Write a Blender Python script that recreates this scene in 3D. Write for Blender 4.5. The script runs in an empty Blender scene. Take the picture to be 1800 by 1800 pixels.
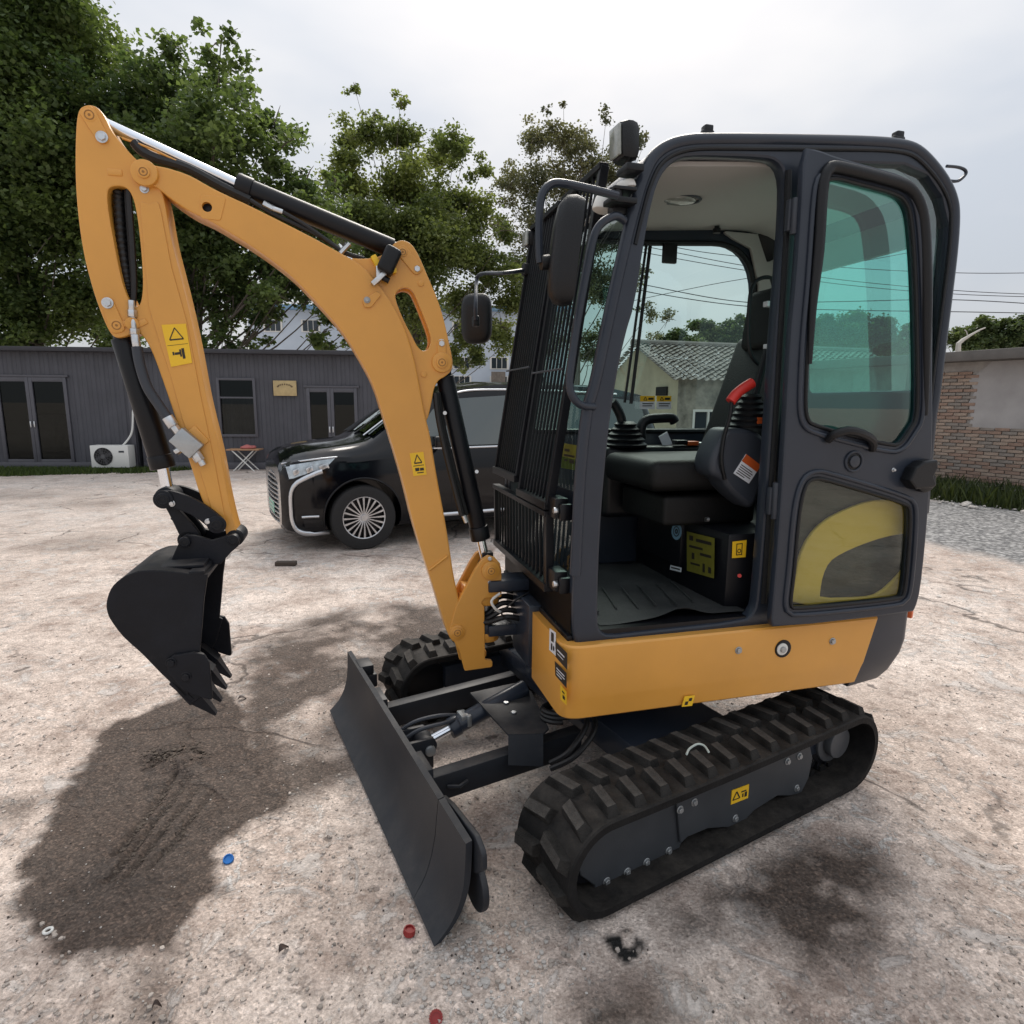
import bpy, bmesh, math, random
import numpy as np
from mathutils import Vector, Matrix
random.seed(7); RNG = np.random.default_rng(7)
sc = bpy.context.scene
PI = math.pi
# ------------------------------------------------------------------ camera
FPX, PITCH, ROLL, HCAM = 1090.0, 0.1725, 0.0075, 1.6      # focal length in px of an 1800 px wide frame
cf = np.array([0, math.cos(PITCH), -math.sin(PITCH)]); cu = np.array([0, math.sin(PITCH), math.cos(PITCH)]); cr = np.array([1., 0, 0])
cR = np.array([math.cos(ROLL)*cr+math.sin(ROLL)*cu, -math.sin(ROLL)*cr+math.cos(ROLL)*cu, cf])
CPOS = np.array([0, 0, HCAM])
cam = bpy.data.cameras.new('camera'); camo = bpy.data.objects.new('camera', cam); sc.collection.objects.link(camo)
cam.sensor_width = 36; cam.lens = 36*FPX/1800; cam.clip_start = 0.05; cam.clip_end = 900
mw = Matrix.Identity(4)
for i in range(3):
    for j, v in enumerate((cR[0], cR[1], -cR[2])): mw[i][j] = v[i]
mw[2][3] = HCAM; camo.matrix_world = mw
sc.camera = camo
# ------------------------------------------------------------------ light
SUN_EL, SUN_AZ = math.radians(48), math.radians(6)          # behind thin cloud, in front of the camera
w = bpy.data.worlds.new('World'); sc.world = w; w.use_nodes = True
nt = w.node_tree; nt.nodes.clear(); N = nt.nodes.new; L = nt.links.new
out = N('ShaderNodeOutputWorld'); bg = N('ShaderNodeBackground'); sky = N('ShaderNodeTexSky')
sky.sky_type = 'NISHITA'; sky.sun_disc = False; sky.sun_elevation = SUN_EL; sky.sun_rotation = SUN_AZ
sky.dust_density = 3.0; sky.air_density = 1.0
tc = N('ShaderNodeTexCoord'); mp = N('ShaderNodeMapping'); mp.inputs['Scale'].default_value = (1.2, 1.2, 3.0)
no = N('ShaderNodeTexNoise'); no.inputs['Scale'].default_value = 2.1; no.inputs['Detail'].default_value = 4; no.inputs['Roughness'].default_value = .5
ra = N('ShaderNodeValToRGB'); ra.color_ramp.elements[0].position = .36; ra.color_ramp.elements[1].position = .64
ra.color_ramp.elements[0].color = (2.45, 2.63, 2.9, 1); ra.color_ramp.elements[1].color = (3.2, 3.22, 3.28, 1)
# thin cloud glows warmer towards the veiled sun
dt = N('ShaderNodeVectorMath'); dt.operation = 'DOT_PRODUCT'
sd = (math.sin(SUN_AZ)*math.cos(SUN_EL), math.cos(SUN_AZ)*math.cos(SUN_EL), math.sin(SUN_EL)); dt.inputs[1].default_value = sd
mr = N('ShaderNodeMapRange'); mr.inputs['From Min'].default_value = .86; mr.inputs['From Max'].default_value = 1; mr.inputs['To Max'].default_value = .75; mr.interpolation_type = 'SMOOTHSTEP'
wm = N('ShaderNodeMixRGB'); wm.inputs['Color2'].default_value = (4.3, 4.0, 3.75, 1)
mx = N('ShaderNodeMixRGB'); mx.inputs['Fac'].default_value = .93
L(tc.outputs['Generated'], mp.inputs['Vector']); L(mp.outputs['Vector'], no.inputs['Vector']); L(no.outputs['Fac'], ra.inputs['Fac'])
L(tc.outputs['Generated'], dt.inputs[0]); L(dt.outputs['Value'], mr.inputs['Value']); L(mr.outputs['Result'], wm.inputs['Fac']); L(ra.outputs['Color'], wm.inputs['Color1'])
# an overcast sky brightens evenly from the horizon to the zenith
sx_ = N('ShaderNodeSeparateXYZ'); L(tc.outputs['Generated'], sx_.inputs['Vector'])
gz = N('ShaderNodeMapRange'); gz.inputs['To Min'].default_value = 1.0; gz.inputs['To Max'].default_value = 1.95; L(sx_.outputs['Z'], gz.inputs['Value'])
gv = N('ShaderNodeVectorMath'); gv.operation = 'SCALE'; L(wm.outputs['Color'], gv.inputs[0]); L(gz.outputs['Result'], gv.inputs['Scale'])
L(sky.outputs['Color'], mx.inputs['Color1']); L(gv.outputs['Vector'], mx.inputs['Color2']); L(mx.outputs['Color'], bg.inputs['Color'])
bg.inputs['Strength'].default_value = .1; L(bg.outputs['Background'], out.inputs['Surface'])
sl = bpy.data.lights.new('sun', 'SUN'); sl.energy = 1.5; sl.angle = math.radians(34); sl.color = (1, .94, .86)
so = bpy.data.objects.new('sun', sl); sc.collection.objects.link(so)
so.rotation_euler = Vector(sd).to_track_quat('Z', 'Y').to_euler()
vs = sc.view_settings; vs.view_transform = 'Standard'; vs.look = 'None'; vs.exposure = .94; vs.gamma = 1; vs.use_curve_mapping = False
sc.cycles.max_bounces = 8; sc.cycles.transparent_max_bounces = 16; sc.cycles.caustics_reflective = False; sc.cycles.caustics_refractive = False

# ------------------------------------------------------------------ measuring helpers: a sight line met with a real plane
OX, OY, PU, PT, PK = .3105, 2.7583, .2665, .47, .53       # slew centre on the ground, headings of cab, blade and tracks
def frame(a, ox=OX, oy=OY):
    return np.array([[-math.cos(a), -math.sin(a), 0], [math.sin(a), -math.cos(a), 0], [0, 0, 1.]]), np.array([ox, oy, 0])
FU, FT, FK = frame(PU), frame(PT), frame(PK); FW = (np.eye(3), np.zeros(3))
def at(fr, ax, val, u, v):
    M, o = fr; d = M @ (cR.T @ np.array([(u-900)/FPX, (900-v)/FPX, 1.])); c0 = M @ (CPOS-o)
    return c0 + d*((val-c0[ax])/d[ax])
def xz(y, pts, fr=FU): return [tuple(at(fr, 1, y, u, v)[[0, 2]]) for u, v in pts]
def p3(y, pts, fr=FU): return [Vector(at(fr, 1, y, u, v)) for u, v in pts]
def P(y, u, v, fr=FU): return Vector(at(fr, 1, y, u, v))

# ------------------------------------------------------------------ materials
MATS = {}
def mat(name, col, rough=.5, metal=0, bump=0, bscale=60, var=0, vscale=8, coat=0, spec=.5, dust=0, settle=0):
    m = bpy.data.materials.new(name); m.use_nodes = True; t = m.node_tree; b = t.nodes['Principled BSDF']
    b.inputs['Base Color'].default_value = (*col, 1); b.inputs['Roughness'].default_value = rough; b.inputs['Metallic'].default_value = metal
    b.inputs['Coat Weight'].default_value = coat; b.inputs['Coat Roughness'].default_value = .12; b.inputs['Specular IOR Level'].default_value = spec
    co = t.nodes.new('ShaderNodeTexCoord'); src = co.outputs['Object']
    if var or dust:
        n = t.nodes.new('ShaderNodeTexNoise'); n.inputs['Scale'].default_value = vscale; n.inputs['Detail'].default_value = 6; n.inputs['Roughness'].default_value = .6
        t.links.new(src, n.inputs['Vector'])
        r = t.nodes.new('ShaderNodeValToRGB'); r.color_ramp.elements[0].position = .3; r.color_ramp.elements[1].position = .7
        lo = [max(0, c*(1-var)) for c in col]; hi = [c*(1+var)+dust*d for c, d in zip(col, (.5, .45, .4))]
        r.color_ramp.elements[0].color = (*lo, 1); r.color_ramp.elements[1].color = (*hi, 1)
        t.links.new(n.outputs['Fac'], r.inputs['Fac']); t.links.new(r.outputs['Color'], b.inputs['Base Color'])
        q = t.nodes.new('ShaderNodeMapRange'); q.inputs['To Min'].default_value = max(.02, rough-.08); q.inputs['To Max'].default_value = min(1, rough+.12)
        t.links.new(n.outputs['Fac'], q.inputs['Value']); t.links.new(q.outputs['Result'], b.inputs['Roughness'])
    if bump:
        n2 = t.nodes.new('ShaderNodeTexNoise'); n2.inputs['Scale'].default_value = bscale; n2.inputs['Detail'].default_value = 4
        bp_ = t.nodes.new('ShaderNodeBump'); bp_.inputs['Strength'].default_value = bump; bp_.inputs['Distance'].default_value = .01
        t.links.new(src, n2.inputs['Vector']); t.links.new(n2.outputs['Fac'], bp_.inputs['Height']); t.links.new(bp_.outputs['Normal'], b.inputs['Normal'])
    if settle:       # dust lying on the upward faces, in patches
        g_ = t.nodes.new('ShaderNodeNewGeometry'); s_ = t.nodes.new('ShaderNodeSeparateXYZ'); t.links.new(g_.outputs['Normal'], s_.inputs['Vector'])
        q_ = t.nodes.new('ShaderNodeMapRange'); q_.inputs['From Min'].default_value = .25; q_.inputs['From Max'].default_value = .95; t.links.new(s_.outputs['Z'], q_.inputs['Value'])
        n3 = t.nodes.new('ShaderNodeTexNoise'); n3.inputs['Scale'].default_value = 11; n3.inputs['Detail'].default_value = 8; n3.inputs['Roughness'].default_value = .7; t.links.new(src, n3.inputs['Vector'])
        r3 = t.nodes.new('ShaderNodeMapRange'); r3.inputs['From Min'].default_value = .38; r3.inputs['From Max'].default_value = .66; r3.inputs['To Min'].default_value = .15; t.links.new(n3.outputs['Fac'], r3.inputs['Value'])
        m3 = t.nodes.new('ShaderNodeMath'); m3.operation = 'MULTIPLY'; t.links.new(q_.outputs['Result'], m3.inputs[0]); t.links.new(r3.outputs['Result'], m3.inputs[1])
        a3 = t.nodes.new('ShaderNodeMath'); a3.operation = 'MULTIPLY_ADD'; a3.inputs[1].default_value = settle; t.links.new(m3.outputs['Value'], a3.inputs[0])
        w3 = t.nodes.new('ShaderNodeMapRange'); w3.inputs['From Min'].default_value = .60; w3.inputs['From Max'].default_value = .78; w3.inputs['To Max'].default_value = settle*.35; t.links.new(n3.outputs['Fac'], w3.inputs['Value']); t.links.new(w3.outputs['Result'], a3.inputs[2])
        x3 = t.nodes.new('ShaderNodeMixRGB'); x3.inputs['Color2'].default_value = (.27, .235, .20, 1); t.links.new(a3.outputs['Value'], x3.inputs['Fac'])
        old = b.inputs['Base Color'].links[0].from_socket if b.inputs['Base Color'].links else None
        if old: t.links.new(old, x3.inputs['Color1'])
        else: x3.inputs['Color1'].default_value = (*col, 1)
        t.links.new(x3.outputs['Color'], b.inputs['Base Color'])
    MATS[name] = m; return m
def glass(name, tint, extra=0.0, rough=0.0, fac=1.0):
    m = bpy.data.materials.new(name); m.use_nodes = True; t = m.node_tree; t.nodes.clear()
    o = t.nodes.new('ShaderNodeOutputMaterial'); tr = t.nodes.new('ShaderNodeBsdfTransparent'); tr.inputs['Color'].default_value = (*tint, 1)
    gl = t.nodes.new('ShaderNodeBsdfGlossy'); gl.inputs['Roughness'].default_value = rough; gl.inputs['Color'].default_value = (.9, .97, .95, 1)
    # Schlick reflectance of a thin pane, the same from both sides
    ge = t.nodes.new('ShaderNodeNewGeometry'); dp = t.nodes.new('ShaderNodeVectorMath'); dp.operation = 'DOT_PRODUCT'
    t.links.new(ge.outputs['Normal'], dp.inputs[0]); t.links.new(ge.outputs['Incoming'], dp.inputs[1])
    def mt(op, a, b):
        x = t.nodes.new('ShaderNodeMath'); x.operation = op
        for i, v in enumerate((a, b)):
            if isinstance(v, (int, float)): x.inputs[i].default_value = v
            else: t.links.new(v, x.inputs[i])
        return x.outputs['Value']
    pw = mt('POWER', mt('SUBTRACT', 1, mt('ABSOLUTE', dp.outputs['Value'], 0)), 5)
    ad = mt('ADD', mt('MULTIPLY', pw, .9*fac), .045*fac+extra)
    mxs = t.nodes.new('ShaderNodeMixShader'); t.links.new(ad, mxs.inputs['Fac'])
    t.links.new(tr.outputs['BSDF'], mxs.inputs[1]); t.links.new(gl.outputs['BSDF'], mxs.inputs[2]); t.links.new(mxs.outputs['Shader'], o.inputs['Surface'])
    MATS[name] = m; return m
ORANGE = mat('orange_paint', (.68, .325, .058), .34, var=.08, vscale=2.2, bump=.035, bscale=260, coat=.25, settle=.07)
GRAPH = mat('graphite_paint', (.022, .029, .043), .33, var=.10, vscale=5, bump=.04, bscale=350, coat=.15, dust=.003, spec=.33)
BLACKP = mat('black_paint', (.006, .0065, .009), .36, var=.15, vscale=9, bump=.05, bscale=200, dust=.001, spec=.3)
BUCKETM = mat('bucket_black', (.0075, .0092, .0140), .44, var=.3, vscale=6, bump=.08, bscale=120, dust=.002, spec=.25, settle=.16)
BLADEM = mat('blade_grey', (.018, .021, .027), .46, var=.16, vscale=4, bump=.06, bscale=160, dust=.005, spec=.3, settle=.14)
RUBBER = mat('track_rubber', (.008, .008, .0085), .7, var=.4, vscale=14, bump=.25, bscale=90, dust=.008, settle=.14, spec=.2)
LUGM = mat('lug_rubber', (.014, .0135, .013), .75, var=.4, vscale=14, bump=.5, bscale=150, dust=.030, spec=.2)
LUGT = mat('lug_dusty_top', (.050, .047, .044), .85, var=.45, vscale=20, bump=.6, bscale=220, spec=.2, settle=.22)
HOSE = mat('hose_rubber', (.007, .007, .008), .5, bump=.15, bscale=160)
PLAST = mat('black_plastic', (.005, .006, .008), .42, spec=.35, bump=.2, bscale=260)
GREYP = mat('grey_plastic', (.030, .036, .048), .5, bump=.12, bscale=300, var=.08)
ZINC = mat('zinc_bolt', (.62, .64, .66), .32, 1, var=.1, vscale=40)
CHROME = mat('chrome_rod', (.78, .82, .88), .12, 1)
STEEL = mat('cast_steel', (.42, .44, .45), .45, .8, bump=.2, bscale=90, var=.15)
HEADL = mat('headliner', (.42, .415, .40), .9, bump=.1, bscale=200)
MATM = mat('floor_mat', (.024, .026, .028), .75, bump=.2, bscale=80, dust=.04, var=.2)
SEATM = mat('seat_vinyl', (.0045, .0046, .005), .55, spec=.3, bump=.2, bscale=150)
RED = mat('red_grip', (.55, .028, .02), .45, var=.1)
mat('groove_shade', (.30, .14, .035), .6)  # darker orange, the groove's shade put into the colour
STK_Y = mat('sticker_yellow', (.85, .52, .02), .4, var=.04)
STK_O = mat('sticker_olive', (.14, .135, .015), .5, var=.15, vscale=30)
STK_W = mat('sticker_white', (.72, .74, .78), .4, var=.05)
STK_R = mat('sticker_red', (.55, .10, .02), .45)
STK_B = mat('sticker_blue', (.22, .40, .55), .45)
INK = mat('sticker_ink', (.02, .016, .012), .5)
WHITEP = mat('white_plastic', (.70, .70, .67), .45, bump=.05)
LENS = mat('lamp_lens', (.26, .28, .26), .15, coat=.6, var=.2, vscale=60)
AMBER = mat('amber_reflector', (.75, .16, .05), .3)
G_CAB = glass('cab_glass', (.70, .86, .83), .015)
G_DOOR = glass('door_glass', (.50, 1.0, .86), .04)
G_QTR = glass('quarter_glass', (.60, .78, .80), .14)
G_LOW = glass('door_low_glass', (.78, .80, .66), .015)
G_DARK = glass('dark_glass', (.16, .17, .18), 0, 0, .55)
G_CAR = glass('car_glass', (.035, .045, .05), .10)

# ------------------------------------------------------------------ mesh helpers
C = sc.collection
def link(name, me, m=None, parent=None, smooth=35):
    o = bpy.data.objects.new(name, me); C.objects.link(o)
    if m is not None and not me.materials: me.materials.append(m)
    if parent is not None: o.parent = parent
    if smooth and len(me.polygons):
        me.polygons.foreach_set('use_smooth', [True]*len(me.polygons)); me.set_sharp_from_angle(angle=math.radians(smooth))
    return o
def fin(name, bm, m, parent=None, smooth=35, bevel=0, seg=2, xf=None):
    if bevel:
        es = [e for e in bm.edges if len(e.link_faces) == 2 and e.calc_face_angle(0) > .5]
        bmesh.ops.bevel(bm, geom=es, offset=bevel, segments=seg, profile=.5, affect='EDGES', clamp_overlap=True)
    bmesh.ops.recalc_face_normals(bm, faces=bm.faces)
    me = bpy.data.meshes.new(name); bm.to_mesh(me); bm.free()
    if xf is not None: me.transform(xf)
    return link(name, me, m, parent, smooth)
def NB(): return bmesh.new()
def box(bm, c, s, rot=None):
    r = bmesh.ops.create_cube(bm, size=1)
    M = Matrix.Translation(Vector(c)) @ (rot.to_4x4() if rot is not None else Matrix.Identity(4)) @ Matrix.Diagonal((*s, 1))
    bmesh.ops.transform(bm, matrix=M, verts=r['verts']); return bm
def cyl(bm, p0, p1, r0, r1=None, seg=20, cap=True):
    p0, p1 = Vector(p0), Vector(p1); d = p1-p0; r1 = r0 if r1 is None else r1
    M = Matrix.Translation((p0+p1)/2) @ d.to_track_quat('Z', 'Y').to_matrix().to_4x4()
    bmesh.ops.create_cone(bm, cap_ends=cap, cap_tris=False, segments=seg, radius1=r0, radius2=r1, depth=d.length, matrix=M); return bm
def tube(bm, pts, r, seg=8, closed=False, rs=None):
    pts = [Vector(p) for p in pts]; n = len(pts); rings = []; up = None
    for i, p in enumerate(pts):
        a = pts[(i-1) % n] if (closed or i > 0) else p; b = pts[(i+1) % n] if (closed or i < n-1) else p
        t = (b-a).normalized()
        if up is None: up = t.orthogonal().normalized()
        up = (up - t*up.dot(t)).normalized(); s = t.cross(up)
        rr = rs[i] if rs else r
        rings.append([bm.verts.new(p + (up*math.cos(k*2*PI/seg)+s*math.sin(k*2*PI/seg))*rr) for k in range(seg)])
    for i in range(n if closed else n-1):
        A, B = rings[i], rings[(i+1) % n]
        for k in range(seg): bm.faces.new((A[k], A[(k+1) % seg], B[(k+1) % seg], B[k]))
    if not closed: bm.faces.new(rings[0][::-1]); bm.faces.new(rings[-1])
    return bm
def spline(pts, n=6, closed=False):
    pts = [Vector(p) for p in pts]; m = len(pts); o = []
    for i in range(m if closed else m-1):
        g = (lambda k: pts[k % m]) if closed else (lambda k: pts[min(max(k, 0), m-1)])
        a, b, c, d = g(i-1), g(i), g(i+1), g(i+2)
        for k in range(n):
            t = k/n; o.append(.5*((2*b)+(c-a)*t+(2*a-5*b+4*c-d)*t*t+(3*b-a-3*c+d)*t**3))
    if not closed: o.append(pts[-1])
    return o
def chaikin(pts, it=2, closed=True):
    for _ in range(it):
        o = []; n = len(pts)
        for i in range(n if closed else n-1):
            a, b = pts[i], pts[(i+1) % n]
            o.append(tuple(.75*x+.25*y for x, y in zip(a, b))); o.append(tuple(.25*x+.75*y for x, y in zip(a, b)))
        pts = o
    return pts
def fillet(pts, r, n=5):
    o = []; m = len(pts)
    for i in range(m):
        p = Vector(pts[i]); a = Vector(pts[i-1])-p; b = Vector(pts[(i+1) % m])-p
        rr = r[i] if isinstance(r, (list, tuple)) else r
        ang = a.angle(b)
        if rr <= 0 or ang > 3.1: o.append(tuple(p)); continue
        d = min(rr/math.tan(ang/2), a.length*.48, b.length*.48)
        s, e = p+a.normalized()*d, p+b.normalized()*d
        for k in range(n+1):
            t = k/n; o.append(tuple((1-t)**2*s+2*t*(1-t)*p+t*t*e))
    return o
def circ(c, r, n=20): return [(c[0]+r*math.cos(2*PI*k/n), c[1]+r*math.sin(2*PI*k/n)) for k in range(n)]
def area(p): return sum(p[i-1][0]*p[i][1]-p[i][0]*p[i-1][1] for i in range(len(p)))
def platemesh(name, outer, holes=(), th=.02, bev=.003):
    """polygon with holes in XY, thickness th about z=0, rounded edges"""
    cu_ = bpy.data.curves.new(name, 'CURVE'); cu_.dimensions = '2D'; cu_.fill_mode = 'BOTH'; cu_.extrude = th/2-bev; cu_.bevel_depth = bev; cu_.bevel_resolution = 1; cu_.offset = -bev
    for ring in [outer, *holes]:
        s = cu_.splines.new('POLY'); s.points.add(len(ring)-1)
        for q, p in zip(s.points, ring): q.co = (p[0], p[1], 0, 1)
        s.use_cyclic_u = True
    o = bpy.data.objects.new(name, cu_); me = bpy.data.meshes.new_from_object(o); me.name = name
    bpy.data.objects.remove(o); bpy.data.curves.remove(cu_); me.materials.clear(); return me
RX = Matrix.Rotation(PI/2, 4, 'X')
def plate(name, outer, y0, y1, m, parent, holes=(), bev=.003, smooth=35, xf=None):
    """plate standing in the x-z plane between y0 and y1"""
    me = platemesh(name, outer, holes, abs(y1-y0), min(bev, abs(y1-y0)*.45)); me.transform(Matrix.Translation((0, (y0+y1)/2, 0)) @ RX)
    if xf is not None: me.transform(xf)
    return link(name, me, m, parent, smooth)
def empty(name, loc=(0, 0, 0), rz=0, label=None, cat=None, group=None, parent=None):
    o = bpy.data.objects.new(name, None); C.objects.link(o); o.location = loc; o.rotation_euler = (0, 0, rz); o.empty_display_size = .2
    if parent: o.parent = parent
    return tag(o, label, cat, group)
def tag(o, label=None, cat=None, group=None, kind=None):
    for k, v in (('label', label), ('category', cat), ('group', group), ('kind', kind)):
        if v: o[k] = v
    return o
def copy(o, parent=None, loc=None):
    c = o.copy(); C.objects.link(c)
    if parent is not None: c.parent = parent
    if loc is not None: c.location = loc
    return c
def pin(name, y0, y1, c, r, m, parent, seg=20, bev=.002):
    bm = NB(); cyl(bm, (c[0], y0, c[1]), (c[0], y1, c[1]), r, seg=seg); o = fin(name, bm, m, parent, bevel=bev)
    if name.endswith('_pin') and r > .015 and not (parent is not EX and parent.parent is not EX):      # turned groove and grease hole on the pin end
        yt = max(y0, y1); bm = NB(); tube(bm, [(c[0]+r*.62*math.cos(a), yt-.0006, c[1]+r*.62*math.sin(a)) for a in np.linspace(0, 2*PI, 20, endpoint=False)], .0022, 5, True); cyl(bm, (c[0], yt-.002, c[1]), (c[0], yt+.0008, c[1]), .0045, seg=8)
        fin('pin_groove', bm, PLAST if m is not ORANGE else MATS['groove_shade'], o)
    return o
BOLT = None
def bolt(c, y, parent, r=.011, m=None, side=1):
    """hex head with washer, facing +y"""
    bm = NB(); cyl(bm, (c[0], y, c[1]), (c[0], y+.003*side, c[1]), r*1.35, seg=16); cyl(bm, (c[0], y+.003*side, c[1]), (c[0], y+.010*side, c[1]), r*.95, seg=6)
    return fin('bolt', bm, m or ZINC, parent, bevel=.001, seg=1)
# ================================================================== THE EXCAVATOR (local x forward, y to its left, z up)
EX = empty('mini_excavator', (OX, OY, 0), PI+PU, 'yellow mini excavator with dark cab, raised boom and open cab door', 'excavator')
XT = Matrix.Rotation(PT-PU, 4, 'Z'); XK = Matrix.Rotation(PK-PU, 4, 'Z')
# ---------------- undercarriage (tracks frame)
ZR, XF, XR = .187, .530, -.750           # end wheel centre height / radius, idler and sprocket position
def belt_path(s, r=.166):
    """point and tangent at arc length s along the outer face of the belt, starting at the top over the sprocket"""
    Ls = XF-XR; half = PI*r; s %= 2*(Ls+half)
    if s < Ls: return (XR+s, ZR+r-.006*math.sin(PI*s/Ls)), (1, 0)
    s -= Ls
    if s < half: a = PI/2-s/r; return (XF+r*math.cos(a), ZR+r*math.sin(a)), (math.sin(a), -math.cos(a))
    s -= half
    if s < Ls: return (XF-s, ZR-r), (-1, 0)
    s -= Ls; a = -PI/2-s/r; return (XR+r*math.cos(a), ZR+r*math.sin(a)), (math.sin(a), -math.cos(a))
BLEN = 2*((XF-XR)+PI*.166)
lug_me = None
def lug_mesh():
    bm = NB()   # wedge-shaped rubber block: x along belt, y across, z up
    b = [(-.038, -.052), (.018, -.052), (.038, .052), (-.014, .052)]; t = [(-.031, -.048), (.006, -.048), (.027, .036), (-.008, .036)]
    vb = [bm.verts.new((x, y, -.006)) for x, y in b]; vt = [bm.verts.new((x, y, .027)) for x, y in t]
    bm.faces.new(vb[::-1]); bm.faces.new(vt)
    for i in range(4): bm.faces.new((vb[i], vb[(i+1) % 4], vt[(i+1) % 4], vt[i]))
    bmesh.ops.bevel(bm, geom=bm.edges[:], offset=.0016, segments=1, affect='EDGES')
    me = bpy.data.meshes.new('track_lug'); bm.to_mesh(me); bm.free(); me.materials.append(LUGM); me.materials.append(LUGT)
    for p in me.polygons:
        if p.normal.z > .85: p.material_index = 1
    return me
lug_me = lug_mesh()
def make_track(yc, side):
    bm = NB(); rows = []; n = 120
    for i in range(n):
        (x, z), (tx, tz) = belt_path(i*BLEN/n); nx, nz = -tz, tx
        ring = []
        for dy, dr in ((-.150, -.006), (-.145, 0), (.145, 0), (.150, -.006), (.150, -.03), (-.150, -.03)):
            ring.append(bm.verts.new((x+nx*dr, yc+dy, z+nz*dr)))
        rows.append(ring)
    for i in range(n):
        A, B = rows[i], rows[(i+1) % n]
        for k in range(6): bm.faces.new((A[k], A[(k+1) % 6], B[(k+1) % 6], B[k]))
    tr = fin('rubber_track', bm, RUBBER, EX, xf=XK)
    pitch = BLEN/33
    for k in range(33):
        for row in (0, 1):
            (x, z), (tx, tz) = belt_path((k+.5*row)*pitch)
            o = link('track_lug', lug_me, None, tr, 0)
            sg = 1 if row else -1
            M = Matrix(((tx, 0, -tz, x), (0, 1, 0, yc+sg*.073), (tz, 0, tx, z), (0, 0, 0, 1)))
            o.matrix_local = XK @ M @ Matrix.Diagonal((1, sg*1.28, 1, 1))
    s = side
    bm = NB()                # track beam
    box(bm, ((XF+XR)/2-.02, yc-.03*s, .20), (1.12, .10, .12)); fin('track_beam', bm, GRAPH, EX, bevel=.006, xf=XK)
    bm = NB(); cyl(bm, (XF, yc-.05, ZR), (XF, yc+.05, ZR), .118, seg=28); fin('idler_wheel', bm, BLACKP, EX, bevel=.006, xf=XK)
    bm = NB()
    for k in range(14):
        a = 2*PI*k/14; box(bm, (XR+.108*math.cos(a), yc, ZR+.108*math.sin(a)), (.05, .03, .026), Matrix.Rotation(-a, 3, 'Y'))
    cyl(bm, (XR, yc-.02, ZR), (XR, yc+.02, ZR), .10, seg=28); fin('drive_sprocket', bm, BLACKP, EX, bevel=.002, xf=XK)
    bm = NB(); cyl(bm, (XR-.03, yc-.05*s, ZR), (XR-.03, yc+.03*s, ZR), .10, seg=28); cyl(bm, (XR-.03, yc+.03*s, ZR), (XR-.03, yc+.065*s, ZR), .068, seg=28)
    fin('drive_hub', bm, MATS.get('hub_grey') or mat('hub_grey', (.075, .08, .088), .5, var=.15, bump=.1), EX, bevel=.006, xf=XK)
    for x in (.26, .02, -.22, -.46):
        bm = NB(); cyl(bm, (x, yc-.035-.05*s, .10), (x, yc+.035-.05*s, .10), .045, seg=20); cyl(bm, (x, yc-.02-.05*s, .10), (x, yc+.02-.05*s, .10), .054, seg=20)
        fin('track_roller', bm, BLACKP, EX, bevel=.004, xf=XK)
    bm = NB()
    for k in range(52):       # steel cores showing on the inside of the belt
        (x, z), (tx, tz) = belt_path((k+.25)*BLEN/52); nx, nz = -tz, tx
        box(bm, (x-nx*.040, yc, z-nz*.040), (.03, .05, .026), Matrix.Rotation(-math.atan2(tz, tx), 3, 'Y'))
    tag(fin('drive_cleat', bm, RUBBER, EX, bevel=0, xf=XK), kind='stuff')
YN = .77
make_track(YN, 1); make_track(-.63, -1)
TY = .83                                              # outer face of the side plate
def xt(pts): return xz(TY, pts, FK)
plate('track_side_plate', fillet(xt([(1034, 1468), (1184, 1408), (1186, 1394), (1223, 1379), (1224, 1388), (1377, 1320), (1378, 1307), (1417, 1297), (1424, 1330), (1417, 1365), (1404, 1391), (1384, 1396), (1362, 1396), (1322, 1421), (1306, 1438), (1293, 1451), (1269, 1451), (1240, 1453), (1204, 1468), (1192, 1497), (1172, 1513), (1141, 1525), (1083, 1560), (1044, 1579), (1046, 1557), (1021, 1540), (1015, 1513)]), .008), TY-.03, TY, mat('side_plate_grey', (.044, .049, .056), .42, var=.15, vscale=5, bump=.06, bscale=200, dust=.008, spec=.35), EX, bev=.004, xf=XK)
plate('track_side_plate', fillet(xt([(1184, 1396), (1223, 1379), (1224, 1388), (1377, 1320), (1378, 1307), (1417, 1297), (1424, 1330), (1417, 1365), (1404, 1391), (1384, 1396), (1362, 1396), (1322, 1421), (1306, 1438), (1293, 1451), (1269, 1451), (1240, 1453), (1204, 1468), (1192, 1480)]), .006), TY+.001, TY+.012, MATS['side_plate_grey'], EX, bev=.003, xf=XK)
for (u, v) in ((1066, 1549), (1102, 1532), (1136, 1515), (1175, 1495), (1220, 1410), (1195, 1423), (1384, 1338), (1405, 1329), (1400, 1385), (1292, 1438)):
    yy_ = TY+(.012 if u > 1190 else 0); q = at(FK, 1, yy_, u, v); b = bolt((q[0], q[2]), yy_, EX, .011, STEEL); b.data.transform(XK)
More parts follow.
